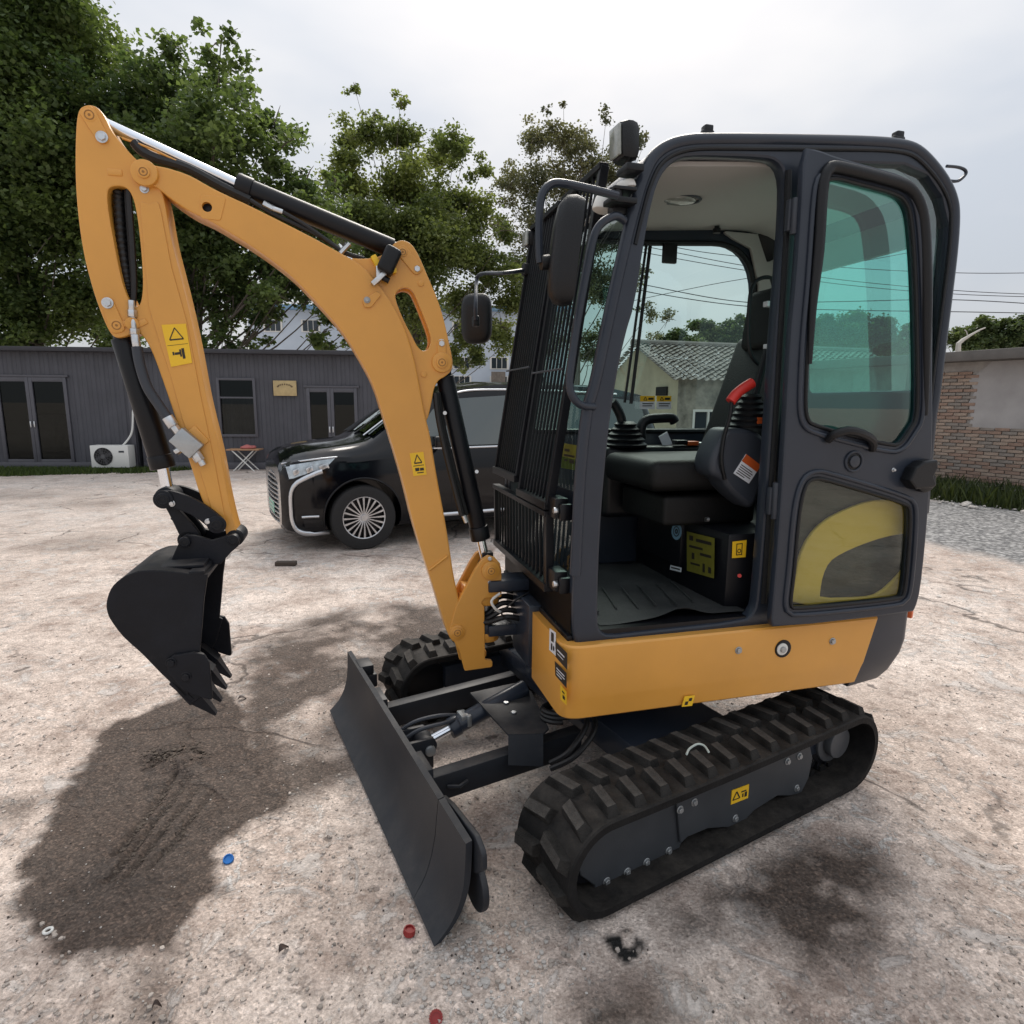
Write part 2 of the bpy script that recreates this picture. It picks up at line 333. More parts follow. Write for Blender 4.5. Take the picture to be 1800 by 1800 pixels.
def sticker(name, y, px, m, parent, fr=FU, xf=None, out=.0025, strokes=()):
    """flat printed label whose corners were measured on the plane y; strokes in 0..1 label units: list of (material, polygon)"""
    q = p3(y, px, fr); a, b, c, d = q
    bm = NB(); n = Vector((0, 1, 0)); f1 = [bm.verts.new(p+n*out) for p in q]; f0 = [bm.verts.new(p) for p in q]
    bm.faces.new(f1)
    for i in range(4): bm.faces.new((f1[i], f0[i], f0[(i+1) % 4], f1[(i+1) % 4]))
    o = fin(name, bm, m, parent, xf=xf, smooth=0)
    groups = {}
    for mm, poly in strokes: groups.setdefault(mm.name, (mm, []))[1].append(poly)
    for mm, polys in groups.values():
        bm = NB()
        for poly in polys:
            vs_ = [(a.lerp(b, s)).lerp(d.lerp(c, s), t) + n*(out+.0008) for s, t in poly]
            bm.faces.new([bm.verts.new(p) for p in vs_])
        fin('print', bm, mm, o, xf=xf, smooth=0)
    return o
def bar(x0, y0, x1, y1): return [(x0, y0), (x1, y0), (x1, y1), (x0, y1)]
def line(x0, y0, x1, y1, w=.05):
    d = Vector((x1-x0, y1-y0)); d.normalize(); nx, ny = -d.y*w/2, d.x*w/2
    return [(x0+nx, y0+ny), (x1+nx, y1+ny), (x1-nx, y1-ny), (x0-nx, y0-ny)]
def tri(cx, cy, r, ry=None, w=.07):
    ry = ry or r; a = [(cx, cy-ry), (cx+r, cy+ry*.75), (cx-r, cy+ry*.75)]
    return [line(*a[i], *a[(i+1) % 3], w) for i in range(3)]
INKS = lambda polys: [(INK, p) for p in polys]
sticker('warning_label', TY+.0125, [(1286, 1389), (1316, 1378), (1314, 1402), (1284, 1414)], STK_Y, EX, FK, XK, strokes=INKS(tri(.28, .5, .2, .3)+[bar(.55, .3, .85, .4), bar(.62, .5, .7, .75), bar(.76, .45, .9, .8)]))
bm = NB(); tube(bm, spline([Vector(at(FK, 2, .385, u, v)) for u, v in ((1207, 1326), (1212, 1316), (1226, 1308), (1238, 1311), (1246, 1322))], 5), .004, 6); fin('cable_tie', bm, mat('tie_white', (.55, .62, .58), .5), EX, xf=XK)
bm = NB(); tube(bm, spline([Vector(at(FT, 1, -.40, u, v)) for u, v in ((792, 1236), (806, 1226), (822, 1218), (832, 1224), (820, 1232))], 4), .010, 8); fin('tie_down_hook', bm, ORANGE, EX, xf=XT)
# centre frame, blade arms, blade
bm = NB(); box(bm, (-.12, 0, .26), (.50, 1.2, .12)); box(bm, (-.12, 0, .33), (.60, .66, .08)); cyl(bm, (-.10, 0, .34), (-.10, 0, .47), .33, seg=40)
fin('undercarriage_frame', bm, GRAPH, EX, bevel=.01, xf=XT)
bm = NB(); cyl(bm, (-.10, 0, .43), (-.10, 0, .53), .30, seg=40); fin('slew_ring', bm, BLACKP, EX, bevel=.006, xf=XT)
for sg in (1, -1):
    bm = NB(); y = .30*sg; w_ = .03
    for z0, z1 in ((.13, .235),):
        v = []
        for x, zo in ((.86, 0), (.18, .03)):
            for yy in (y-w_, y+w_):
                for z in (z0+zo, z1+zo): v.append(bm.verts.new((x, yy, z)))
        for f_ in ((0, 1, 3, 2), (4, 6, 7, 5), (0, 4, 5, 1), (2, 3, 7, 6), (1, 5, 7, 3), (0, 2, 6, 4)): bm.faces.new([v[i] for i in f_])
    box(bm, (.87, y, .19), (.05, .14, .22))
    fin('blade_arm', bm, BLADEM, EX, bevel=.005, xf=XT)
    if sg > 0:
        bm = NB(); tube(bm, [(.78, .335, .19), (.74, .355, .19), (.70, .335, .19)], .008); fin('lifting_eye', bm, BLADEM, EX, xf=XT)
bm = NB(); box(bm, (.855, 0, .13), (.045, 1.3, .07)); fin('blade_stiffener', bm, BLADEM, EX, bevel=.006, xf=XT)
prof = spline([(1.003, .012), (.955, .06), (.925, .115), (.908, .18), (.902, .25), (.900, .318)], 4)   # x, z of the blade face
def bladepiece(name, y0, y1, shape=None, off=0):
    bm = NB(); th = .021
    ys = np.linspace(y0, y1, 9); F = []; B = []
    for yy in ys:
        F.append([]); B.append([])
        for i, p in enumerate(prof):
            t = i/(len(prof)-1); y = yy if shape is None else shape(yy, t)
            F[-1].append(bm.verts.new((p[0]+off, y, p[1]))); B[-1].append(bm.verts.new((p[0]-th+off, y, p[1]+.004)))
    a, b = len(ys), len(prof)
    for i in range(a-1):
        for j in range(b-1):
            bm.faces.new((F[i][j], F[i][j+1], F[i+1][j+1], F[i+1][j])); bm.faces.new((B[i][j], B[i+1][j], B[i+1][j+1], B[i][j+1]))
    for i in range(a-1):
        bm.faces.new((F[i][0], F[i+1][0], B[i+1][0], B[i][0])); bm.faces.new((F[i][-1], B[i][-1], B[i+1][-1], F[i+1][-1]))
    for j in range(b-1):
        bm.faces.new((F[0][j], B[0][j], B[0][j+1], F[0][j+1])); bm.faces.new((F[-1][j], F[-1][j+1], B[-1][j+1], B[-1][j]))
    return fin(name, bm, BLADEM, EX, smooth=30, xf=XT)
seam = lambda t: .60-.05*math.sin(t*2.4)+.0*t
bladepiece('dozer_blade', -.80, .60, lambda y, t: y if y < .4 else .4+(y-.4)*(seam(t)-.4)/.2)
bladepiece('blade_end_wing', .604, .80, lambda y, t: seam(t)+.004+(y-.604)*(.80-seam(t)-.004)/.196)
RZX = Matrix(((0, 0, 1, 0), (1, 0, 0, 0), (0, 1, 0, 0), (0, 0, 0, 1)))      # plate drawn in y, z
me_ = platemesh('wing_hinge_plate', fillet([(.50, .19), (.50, .285), (.60, .312), (.80, .335), (.852, .31), (.855, .255), (.80, .205)], .03), (), .018, .004)
me_.transform(XT @ Matrix.Translation((.862, 0, 0)) @ RZX); link('wing_hinge_plate', me_, BLADEM, EX)
me_ = platemesh('wing_stop_plate', circ((.755, .135), .082, 28), (), .022, .005)
me_.transform(XT @ Matrix.Translation((.848, 0, 0)) @ RZX); link('wing_stop_plate', me_, BLADEM, EX)
bm = NB(); box(bm, (.855, -.62, .30), (.07, .11, .05)); box(bm, (.83, -.60, .24), (.05, .07, .07)); fin('wing_bracket', bm, BLADEM, EX, bevel=.008, xf=XT)
# blade cylinder, its cover plate and hoses
bm = NB(); cyl(bm, (.66, .05, .25), (.30, .05, .36), .038, seg=24); cyl(bm, (.66, .05, .25), (.62, .05, .262), .044, seg=24); fin('blade_cylinder', bm, GRAPH, EX, bevel=.004, xf=XT)
bm = NB(); cyl(bm, (.80, .05, .207), (.66, .05, .25), .018, seg=16); fin('blade_cylinder_rod', bm, CHROME, EX, xf=XT)
bm = NB(); cyl(bm, (.77, .01, .215), (.77, .09, .215), .04, seg=20)
for s_ in (-1, 1): box(bm, (.82, .05+.055*s_, .20), (.13, .02, .13)); 
fin('blade_clevis', bm, BLADEM, EX, bevel=.004, xf=XT)
bm = NB(); cyl(bm, (.77, -.03, .215), (.77, .125, .215), .022, seg=18); fin('blade_pin', bm, STEEL, EX, bevel=.003, xf=XT)
for dy in (0, .035):
    bm = NB(); tube(bm, spline([(.88, -.02+dy*2, .24), (.80, 0+dy*2, .29), (.70, .01+dy*2, .30), (.62, .02+dy, .29)]), .0085); fin('blade_hose', bm, GREYP, EX, xf=XT)
bm = NB(); box(bm, (.60, .05, .295), (.035, .06, .03)); box(bm, (.585, .08, .285), (.02, .02, .05)); fin('hose_fitting', bm, STEEL, EX, bevel=.004, xf=XT)
bm = NB()
cp = [(.52, -.06), (.30, -.06), (.27, .05), (.36, .36), (.40, .385), (.525, .33)]
top = [bm.verts.new((x, y, .335)) for x, y in cp]; bot = [bm.verts.new((x, y, .327)) for x, y in cp]
bm.faces.new(top); bm.faces.new(bot[::-1])
for i in range(6): bm.faces.new((top[i], bot[i], bot[(i+1) % 6], top[(i+1) % 6]))
e0, e1 = (.525, .33), (.40, .385)
q = [bm.verts.new((*e0, .333)), bm.verts.new((*e1, .333)), bm.verts.new((e1[0]+.015, e1[1]+.03, .215)), bm.verts.new((e0[0]+.015, e0[1]+.03, .225))]; bm.faces.new(q)
r_ = bmesh.ops.extrude_face_region(bm, geom=[bm.faces[-1]]) if False else None
fin('hose_cover_plate', bm, BLADEM, EX, smooth=20, xf=XT)
for x, y in ((.42, .10), (.43, .19)):
    bm = NB(); cyl(bm, (x, y, .335), (x, y, .342), .012, seg=6); fin('bolt', bm, ZINC, EX, bevel=.001, seg=1, xf=XT)
bm = NB()
tube(bm, [(.27+.075*math.cos(a)*1.1, .30+.06*math.sin(a), .385-.003*a) for a in np.linspace(0, 4.4*PI, 60)], .011)
tube(bm, spline([(.20, .30, .40), (.22, .42, .36), (.33, .47, .29), (.40, .44, .24)]), .011); tube(bm, spline([(.17, .32, .40), (.20, .45, .35), (.32, .495, .28), (.41, .46, .23)]), .011)
fin('coiled_hose', bm, HOSE, EX, xf=XT)
# ---------------- upper structure
YB = .66
fp = fillet([(.305, .265), (.305, YB), (-1.055, YB), (-1.30, .40), (-1.34, 0), (-1.30, -.40), (-1.05, -YB), (.1, -YB), (.1, .265)], [.01, .07, .02, .1, .2, .1, .05, .05, .01], 6)
def prism_z(name, levels, m, bevel=.006, parent=EX, smooth=40):
    """stack of outlines: (z, polygon)"""
    bm = NB(); rows = [[bm.verts.new((x, y, z)) for x, y in poly] for z, poly in levels]
    n = len(rows[0])
    for A, B in zip(rows, rows[1:]):
        for k in range(n): bm.faces.new((A[k], A[(k+1) % n], B[(k+1) % n], B[k]))
    bm.faces.new(rows[0][::-1]); bm.faces.new(rows[-1])
    return fin(name, bm, m, parent, smooth, bevel)
def inset(poly, dx, dy): return [(x-dx*(1 if x > 0 else 0), y-math.copysign(dy, y) if abs(y) > .5 else y) for x, y in poly]
# yellow front and side panel (front corner round), rear edge slanted
def body_level(z, d, xr):
    return fillet([(.305, .265), (.305, YB-d), (xr, YB-d), (xr, .56), (.20, .56), (.20, .265)], [.004, .075, .004, .004, .004, .004], 8)
prism_z('body_panel', [(.482, body_level(.503, .020, -.958)), (.490, body_level(.512, .010, -.961)), (.560, body_level(.575, .003, -.981)), (.575, body_level(.59, 0, -.985)), (.758, body_level(.77, 0, -1.033)), (.765, body_level(.77, .006, -1.035))], ORANGE, bevel=0, smooth=28)
prism_z('chassis_deck', [(.53, fillet([(.19, .55), (-1.0, .55), (-1.1, 0), (-1.0, -.6), (.19, -.6)], .02)), (.76, fillet([(.19, .55), (-1.05, .55), (-1.1, 0), (-1.0, -.6), (.19, -.6)], .02))], BLACKP)
def cw(z, k): return fillet([(-.958-.27*(z-.50), YB-.006-k*.3), (-1.225+k*.8, YB-.03-k*.5), (-1.31+k, .46-k), (-1.36+k, 0), (-1.31+k, -.46), (-1.0, -.64), (-.9, 0)], [.004, .05, .10, .2, .1, .02, .01], 6)
prism_z('counterweight', [(.46, [(x+.0, y) for x, y in cw(.46, .085)]), (.50, cw(.5, .05)), (.58, cw(.58, .012)), (.64, cw(.64, 0)), (.80, cw(.8, .0))], GRAPH, bevel=0, smooth=50)
bm = NB(); box(bm, (-1.262, .575, .745), (.06, .02, .055), Matrix.Rotation(-1.1, 3, 'Z')); fin('rear_reflector', bm, AMBER, EX, bevel=.004)
for (u, v, r) in ((1298, 1143, .011), (1463, 1127, .011)):
    q = at(FU, 1, YB, u, v); bolt((q[0], q[2]), YB, EX, r, STEEL)
q = at(FU, 1, YB, 1376, 1140)
pin('filler_recess', YB-.01, YB+.004, (q[0], q[2]), .036, BLACKP, EX); pin('filler_ring', YB, YB+.008, (q[0]+.006, q[2]), .024, WHITEP, EX); pin('filler_cap', YB+.006, YB+.016, (q[0]+.006, q[2]), .012, STEEL, EX)
sticker('target_label', YB, [(1203, 1224), (1221, 1222), (1216, 1240), (1198, 1242)], STK_Y, EX, strokes=INKS([bar(.5, .2, .8, .5), bar(.2, .5, .5, .85)]))
def front_sticker(name, px, m, strokes=()):
    q = [Vector(at(FU, 0, .3055, u, v)) for u, v in px]; bm = NB(); n = Vector((1, 0, 0))
    bm.faces.new([bm.verts.new(p+n*.002) for p in q]); o = fin(name, bm, m, EX, smooth=0); a, b, c, d = q
    if strokes:
        bm = NB()
        for poly in strokes: bm.faces.new([bm.verts.new(a.lerp(b, s).lerp(d.lerp(c, s), t)+n*.0032) for s, t in poly])
        fin('print', bm, STK_W if m is INK else INK, o, smooth=0)
front_sticker('white_label', [(967, 1104), (978, 1112), (978, 1153), (966, 1142)], STK_W, [bar(.3, .1, .7, .5), bar(.3, .6, .5, .9), bar(.6, .65, .8, .85)])
front_sticker('black_data_label', [(977, 1127), (998, 1148), (998, 1178), (977, 1154)], INK, [bar(.2, .35, .8, .45), bar(.2, .6, .7, .66)])
front_sticker('black_info_label', [(976, 1162), (997, 1183), (997, 1210), (977, 1187)], INK, [bar(.15, .3, .85, .38), bar(.15, .5, .85, .58), bar(.15, .7, .6, .78)])
front_sticker('yellow_label', [(986, 1203), (997, 1216), (997, 1240), (986, 1229)], STK_Y, [bar(.3, .25, .7, .35), bar(.4, .5, .75, .75)])
# swing post in front of the body
bm = NB(); box(bm, (.27, .14, .655), (.10, .25, .27)); fin('swing_post', bm, GRAPH, EX, bevel=.008)
for z, h in ((.855-.03, .05), (.655-.03, .05)):
    bm = NB(); box(bm, (.345, .02, z), (.20, .13, h)); cyl(bm, (.44, .0, z-h/2), (.44, .0, z+h/2), .065, seg=24); fin('swing_lug', bm, GRAPH, EX, bevel=.006)
bm = NB(); cyl(bm, (.44, 0, .575), (.44, 0, .88), .026, seg=20); fin('swing_pin', bm, STEEL, EX, bevel=.003)
# boom foot bracket
BRK = [(847, 984), (858, 977), (870, 980), (879, 990), (882, 1004), (882, 1050), (852, 1052), (847, 1060), (852, 1068), (852, 1086), (853, 1150), (853, 1160), (866, 1162), (866, 1173), (817, 1180), (808, 1145), (797, 1126), (790, 1108), (800, 1070), (808, 1053), (836, 1000)]
for y0, y1, yy in ((.048, .072, .072), (-.072, -.048, .072)):
    plate('boom_foot_plate', fillet(xz(yy, BRK), .01), y0, y1, ORANGE, EX, bev=.004)
bm = NB()
for z0, z1 in ((.735, .775), (.575, .61)):
    box(bm, (.485, 0, (z0+z1)/2), (.14, .13, z1-z0))
cyl(bm, (.44, 0, .735), (.44, 0, .785), .06, seg=24); cyl(bm, (.44, 0, .565), (.44, 0, .61), .06, seg=24); box(bm, (.53, 0, .70), (.03, .12, .25))
fin('boom_foot_web', bm, ORANGE, EX, bevel=.005)
rf = at(FU, 1, .072, 862, 1002); rf = (rf[0], rf[2])
pin('foot_pin_boss', .07, .084, rf, .040, ORANGE, EX, bev=.004); pin('foot_pin', -.085, .092, rf, .022, ORANGE, EX)
for dv in (-20, 22):
    q = at(FU, 1, .072, 861, 1002+dv); bolt((q[0], q[2]), .073, EX, .007)
bm = NB()
for k in range(5): tube(bm, spline([(.26, .10-.04*k, .66+.02*k), (.37, .12-.04*k, .70+.018*k), (.45, .07-.02*k, .665+.01*k), (.50, .03-.02*k, .69)]), .012)
tube(bm, spline([(.28, .12, .80), (.36, .15, .77), (.40, .13, .72), (.36, .14, .68)]), .004)
fin('swing_hose', bm, HOSE, EX)
bm = NB(); tube(bm, spline([(.40, .10, .80), (.44, .115, .775), (.425, .12, .74), (.40, .11, .72)]), .006); fin('hose_tie', bm, WHITEP, EX)
# ---------------- boom
BY = .068
BOOM = [(267, 289), (283, 292), (300, 296), (333, 307), (367, 327), (397, 342), (433, 358), (483, 383), (550, 417), (600, 445), (633, 463), (661, 492), (690, 533), (712, 575), (727, 622), (738, 677), (748, 733), (757, 767), (767, 833), (783, 917), (790, 960), (798, 1016), (807, 1053), (814, 1092), (819, 1112), (815, 1126), (805, 1132), (794, 1127), (786, 1112), (778, 1084), (764, 1038), (749, 993), (727, 924), (713, 863), (693, 793), (673, 730), (657, 677), (633, 633), (607, 590), (580, 557), (543, 517), (510, 483), (467, 450), (427, 423), (400, 407), (367, 387), (333, 372), (300, 350), (272, 326), (252, 324), (238, 318), (231, 303), (235, 289), (250, 281)]
hole = at(FU, 1, BY, 364, 364)
boom = plate('boom', chaikin(xz(BY, BOOM), 2), -BY, BY, ORANGE, EX, holes=[circ((hole[0], hole[2]), .017)], bev=.006, smooth=30)
pin('hole_dark_fill', -.05, .05, (hole[0], hole[2]), .019, BLACKP, boom)  # black cylinder added inside the hole to stand for its shade
EAR = [(612, 452), (633, 455), (667, 452), (684, 438), (695, 425), (708, 421), (722, 427), (733, 442), (742, 462), (754, 490), (770, 527), (781, 563), (789, 600), (797, 637), (794, 652), (783, 662), (771, 668), (763, 682), (758, 712), (750, 745), (735, 740), (700, 640), (650, 520)]
SLOT = [(694, 524), (697, 512), (709, 505), (723, 508), (731, 523), (750, 570), (758, 595), (755, 612), (745, 618), (735, 612), (724, 590), (708, 560)]
EY = .052
for y0, y1 in ((.030, EY), (-EY, -.030)):
    plate('boom_bracket', chaikin(xz(EY, EAR), 2), y0, y1, ORANGE, boom, holes=[chaikin(xz(EY, SLOT), 2)], bev=.004)
def pq(u, v, y): q = at(FU, 1, y, u, v); return (q[0], q[2])
pin('pin_boss', -.08, .082, pq(253, 303, .08), .042, ORANGE, boom, 28, .004); pin('pivot_pin', -.09, .088, pq(252, 302, .085), .020, ORANGE, boom)
pin('pin_boss', -.078, .078, pq(804, 1112, .075), .034, ORANGE, boom, 28, .004); pin('pivot_pin', -.09, .086, pq(804, 1112, .08), .022, ORANGE, boom)
pin('pin_boss', -.064, .064, pq(777, 637, .06), .040, ORANGE, boom, 28, .004); pin('pivot_pin', -.072, .072, pq(777, 637, .07), .022, ORANGE, boom)
pin('pivot_pin', -.060, .062, pq(708, 443, .06), .017, ORANGE, boom)
for u, v, r in ((733, 473, .013), (776, 604, .013)): bolt(pq(u, v, EY), EY, boom, r)
for u, v in ((740, 498), (745, 658)): pin('boss', EY-.002, EY+.004, pq(u, v, EY), .012, ORANGE, boom)
for c0, c1, r in (((708, 443), (733, 473), .022), ((777, 637), (776, 604), .018)):
    a, b = pq(*c0, EY), pq(*c1, EY); d = Vector((b[0]-a[0], b[1]-a[1])).normalized(); n = Vector((-d.y, d.x))*r
    plate('keeper_plate', fillet([(a[0]+n.x-d.x*r, a[1]+n.y-d.y*r), (b[0]+n.x+d.x*r*.8, b[1]+n.y+d.y*r*.8), (b[0]-n.x+d.x*r*.8, b[1]-n.y+d.y*r*.8), (a[0]-n.x-d.x*r, a[1]-n.y-d.y*r)], r*.9), EY-.001, EY+.006, ORANGE, boom)
# weld ridge and lug plates on the boom side
plate('bolt_plate', fillet(xz(BY, [(636, 528), (662, 512), (671, 518), (652, 541), (641, 541)]), .006), BY-.001, BY+.008, ORANGE, boom)
bolt(pq(645, 528, BY), BY+.008, boom, .009, STEEL)
plate('bolt_plate', fillet(xz(BY, [(352, 342), (398, 346), (388, 388), (352, 384)]), .012), BY-.003, BY+.0025, ORANGE, boom, holes=[circ((hole[0], hole[2]), .016)], bev=.002)
sticker('warning_label', BY, [(720, 797), (744, 794), (750, 834), (727, 837)], STK_Y, boom, strokes=INKS(tri(.5, .3, .28, .2, .06)+[bar(.2, .66, .5, .8), bar(.55, .68, .85, .8), bar(.3, .86, .8, .9), bar(.1, .55, .9, .58)]))
bm = NB(); a = P(BY+.001, 755, 1002); b = P(BY+.001, 787, 977); tube(bm, [a, b], .006); fin('weld_bead', bm, ORANGE, boom)
# work light on the boom
wl0, wl1 = P(.085, 694, 437), P(.085, 674, 480)
d = (wl1-wl0).normalized(); R3 = Matrix.Rotation(-math.atan2(d.z, d.x), 3, 'Y')
bm = NB(); box(bm, (wl0+wl1)/2, ((wl1-wl0).length, .07, .062), R3); light_ = fin('boom_work_light', bm, PLAST, boom, bevel=.014, seg=3)
bm = NB(); c = P(.075, 666, 490); box(bm, c, (.07, .05, .018), Matrix.Rotation(.75, 3, 'Y')); box(bm, c+Vector((0, .0, .02)), (.02, .02, .05)); fin('light_bracket', bm, ZINC, boom, bevel=.002)
bm = NB(); box(bm, P(.06, 662, 462), (.022, .03, .055), Matrix.Rotation(.5, 3, 'Y')); box(bm, P(.07, 692, 476), (.02, .03, .02)); fin('cable_clip', bm, STK_Y, boom, bevel=.004)
bm = NB(); cyl(bm, P(.08, 672, 487), P(.08, 684, 494), .011, seg=12); fin('cable_plug', bm, PLAST, boom)
# arm cylinder along the top of the boom
bm = NB(); A0, A1 = P(0, 157, 205), P(0, 418, 325); cyl(bm, A0, A1, .019, seg=20); fin('arm_cylinder_rod', bm, CHROME, EX)
A2 = P(0, 690, 437); d = (A2-A1).normalized()
bm = NB(); cyl(bm, A1, A2, .036, seg=28); cyl(bm, A1-d*.004, A1+d*.05, .041, seg=28); cyl(bm, A2, A2+d*.05, .028, seg=20); ac = fin('arm_cylinder', bm, BLACKP, EX, bevel=.004)
bm = NB(); cyl(bm, P(.045, 463, 358), P(.045, 480, 367), .012, seg=6); cyl(bm, P(.045, 480, 367), P(.045, 497, 373), .010, seg=12); fin('hose_fitting', bm, ZINC, EX)
bm = NB(); tube(bm, spline([P(.045, 497, 373), P(.045, 540, 398), P(.045, 585, 430), P(.045, 602, 444)]), .008); tube(bm, spline([P(.04, 440, 352), P(.04, 480, 376), P(.04, 560, 414), P(.03, 606, 444), P(.02, 640, 455)]), .009)
fin('arm_hose', bm, HOSE, EX)
bm = NB(); cyl(bm, P(.05, 598, 445), P(.05, 614, 428), .010, seg=6); fin('hose_fitting', bm, ZINC, EX)
bm = NB(); tube(bm, spline([P(.02, 235, 250), P(.02, 250, 266), P(.02, 275, 279), P(.02, 330, 296), P(.02, 390, 328), P(.02, 440, 352)]), .017); tube(bm, spline([P(-.03, 230, 236), P(-.03, 270, 268), P(-.03, 340, 292), P(-.03, 410, 330)]), .014)
fin('boom_top_hose', bm, HOSE, EX)
bm = NB(); tube(bm, spline([P(.03, 215, 243), P(.03, 280, 268), P(.03, 400, 330)], 5), .004); fin('bleed_pipe', bm, ORANGE, EX)
# boom cylinder
B0, B1 = P(0, 777, 640), P(0, 845, 948); d = (B1-B0).normalized()
bm = NB(); cyl(bm, B0+d*.05, B1, .037, seg=28); cyl(bm, B1-d*.06, B1, .043, seg=28); cyl(bm, B0-d*.02, B0+d*.07, .03, seg=20); fin('boom_cylinder', bm, BLACKP, EX, bevel=.004)
bm = NB(); B2 = Vector((rf[0], 0, rf[1])); cyl(bm, B1, B2, .02, seg=20); fin('boom_cylinder_rod', bm, CHROME, EX)
bm = NB(); box(bm, B2+Vector((0, 0, .03)), (.05, .05, .07)); cyl(bm, B2-Vector((0, .035, 0)), B2+Vector((0, .035, 0)), .035); fin('rod_eye', bm, BLACKP, EX, bevel=.004)
bm = NB()
tube(bm, spline([P(.045, 766, 690), P(.045, 772, 740), P(.045, 790, 820), P(.045, 812, 905)]), .013); tube(bm, spline([P(.02, 768, 690), P(.02, 776, 745), P(.02, 797, 830), P(.02, 818, 905)]), .016)
fin('boom_hose', bm, HOSE, EX)
for u, v in ((782, 726), (838, 829)): 
    bm = NB(); cyl(bm, P(.045, u, v), P(.06, u, v), .008, seg=8); fin('hose_clip_bolt', bm, ZINC, EX)
bm = NB(); cyl(bm, P(.05, 815, 906), P(.05, 820, 918), .010, seg=8); fin('hose_fitting', bm, ZINC, EX)
# ---------------- stick
SY = .056
STICK = [(157, 183), (171, 188), (182, 200), (192, 222), (202, 238), (222, 262), (243, 284), (262, 296), (276, 312), (288, 345), (300, 417), (313, 467), (330, 533), (347, 610), (360, 683), (367, 715), (380, 767), (390, 810), (398, 860), (410, 913), (420, 944), (420, 958), (410, 962), (399, 955), (397, 930), (380, 915), (363, 897), (350, 867), (340, 833), (322, 780), (313, 750), (300, 710), (283, 660), (267, 617), (253, 592), (240, 582), (227, 589), (213, 594), (200, 593), (190, 580), (177, 550), (163, 510), (147, 450), (137, 383), (132, 317), (132, 250), (135, 200), (143, 187)]
SSLOT = [(188, 335), (197, 327), (217, 327), (230, 337), (240, 370), (248, 440), (251, 490), (250, 520), (245, 538), (236, 540), (225, 525), (213, 490), (203, 440), (190, 370)]
stick = plate('stick', chaikin(xz(SY, STICK), 2), -SY, SY, ORANGE, EX, holes=[chaikin(xz(SY, SSLOT), 2)], bev=.004, smooth=30)
pin('pivot_pin', -.07, .062, pq(157, 202, .06), .022, ORANGE, stick); pin('pivot_pin', -.07, .062, pq(205, 572, .06), .022, ORANGE, stick)
for c0, c1 in (((157, 202), (180, 242)), ((205, 572), (190, 533))):
    a, b = pq(*c0, SY), pq(*c1, SY); dd = Vector((b[0]-a[0], b[1]-a[1])).normalized(); n = Vector((-dd.y, dd.x))*.026; r = .026
    plate('keeper_plate', fillet([(a[0]+n.x-dd.x*r, a[1]+n.y-dd.y*r), (b[0]+n.x*.7+dd.x*r*.7, b[1]+n.y*.7+dd.y*r*.7), (b[0]-n.x*.7+dd.x*r*.7, b[1]-n.y*.7+dd.y*r*.7), (a[0]-n.x-dd.x*r, a[1]-n.y-dd.y*r)], r*.9), SY-.001, SY+.005, ORANGE, stick)
    bolt(b, SY+.005, stick, .014)
bolt(pq(254, 332, SY), SY, stick, .011); bm = NB(); box(bm, P(SY, 202, 303), (.045, .008, .022)); fin('weld_pad', bm, ORANGE, stick, bevel=.004)
# raised side plate of the lower box section
plate('side_plate', fillet(xz(SY, [(246, 352), (262, 360), (278, 352), (284, 375), (302, 470), (330, 570), (352, 690), (375, 800), (395, 905), (399, 925), (372, 895), (345, 805), (320, 735), (300, 660), (280, 600), (262, 540), (256, 470)]), .02), SY-.001, SY+.004, ORANGE, stick, bev=.003)
sticker('warning_label', SY+.0045, [(284, 571), (327, 569), (338, 638), (301, 645)], STK_Y, stick, strokes=INKS(tri(.5, .25, .30, .16, .035)+[bar(.05, .495, .95, .505), bar(.52, .62, .60, .80), bar(.62, .60, .74, .86), bar(.30, .68, .55, .74), bar(.2, .66, .28, .74)]))
bm = NB()
for k in range(6):
    y = -.04+.016*k; tube(bm, spline([P(y, 214+3*k, 300), P(y, 212+3*k, 345), P(y, 217+3*k, 420), P(y, 226+2*k, 500), P(y, 233, 545)]), .010, 8)
fin('stick_hose', bm, HOSE, EX)
bm = NB(); pts = spline([P(.02, 208, 335), P(.02, 213, 420), P(.02, 225, 500), P(.02, 231, 530)], 16); tube(bm, pts, .012, 10, rs=[.014+.004*(i % 2) for i in range(len(pts))]); fin('corrugated_sleeve', bm, HOSE, EX)
bm = NB(); cyl(bm, P(.06, 231, 528), P(.06, 232, 545), .011, seg=14); cyl(bm, P(.06, 232, 545), P(.06, 233, 557), .016, seg=6); cyl(bm, P(.065, 236, 578), P(.065, 237, 588), .017, seg=6); cyl(bm, P(.065, 237, 588), P(.065, 241, 612), .014, seg=14)
cyl(bm, P(.06, 233, 557), P(.065, 236, 578), .010, seg=12); fin('hose_fitting', bm, ZINC, EX, bevel=.001)
bm = NB(); cyl(bm, P(.055, 232, 569), P(.07, 232, 569), .022, seg=16); box(bm, P(.05, 222, 570), (.07, .02, .02)); box(bm, P(.05, 245, 571), (.06, .02, .02), Matrix.Rotation(.5, 3, 'Y')); fin('hose_clamp', bm, ORANGE, EX, bevel=.003)
bm = NB(); tube(bm, spline([P(.065, 241, 610), P(.068, 246, 640), P(.07, 259, 680), P(.072, 280, 713), P(.075, 296, 736)]), .0175, 14); fin('bucket_hose', bm, GREYP, EX)
bm = NB(); cyl(bm, P(.075, 294, 733), P(.075, 305, 749), .020, seg=14); cyl(bm, P(.075, 305, 749), P(.075, 314, 761), .016, seg=6); fin('hose_fitting', bm, ZINC, EX, bevel=.001)
bm = NB(); cyl(bm, P(.075, 342, 795), P(.075, 352, 810), .019, seg=6); cyl(bm, P(.075, 352, 808), P(.075, 358, 818), .012, seg=10); fin('hose_fitting', bm, ZINC, EX, bevel=.001)
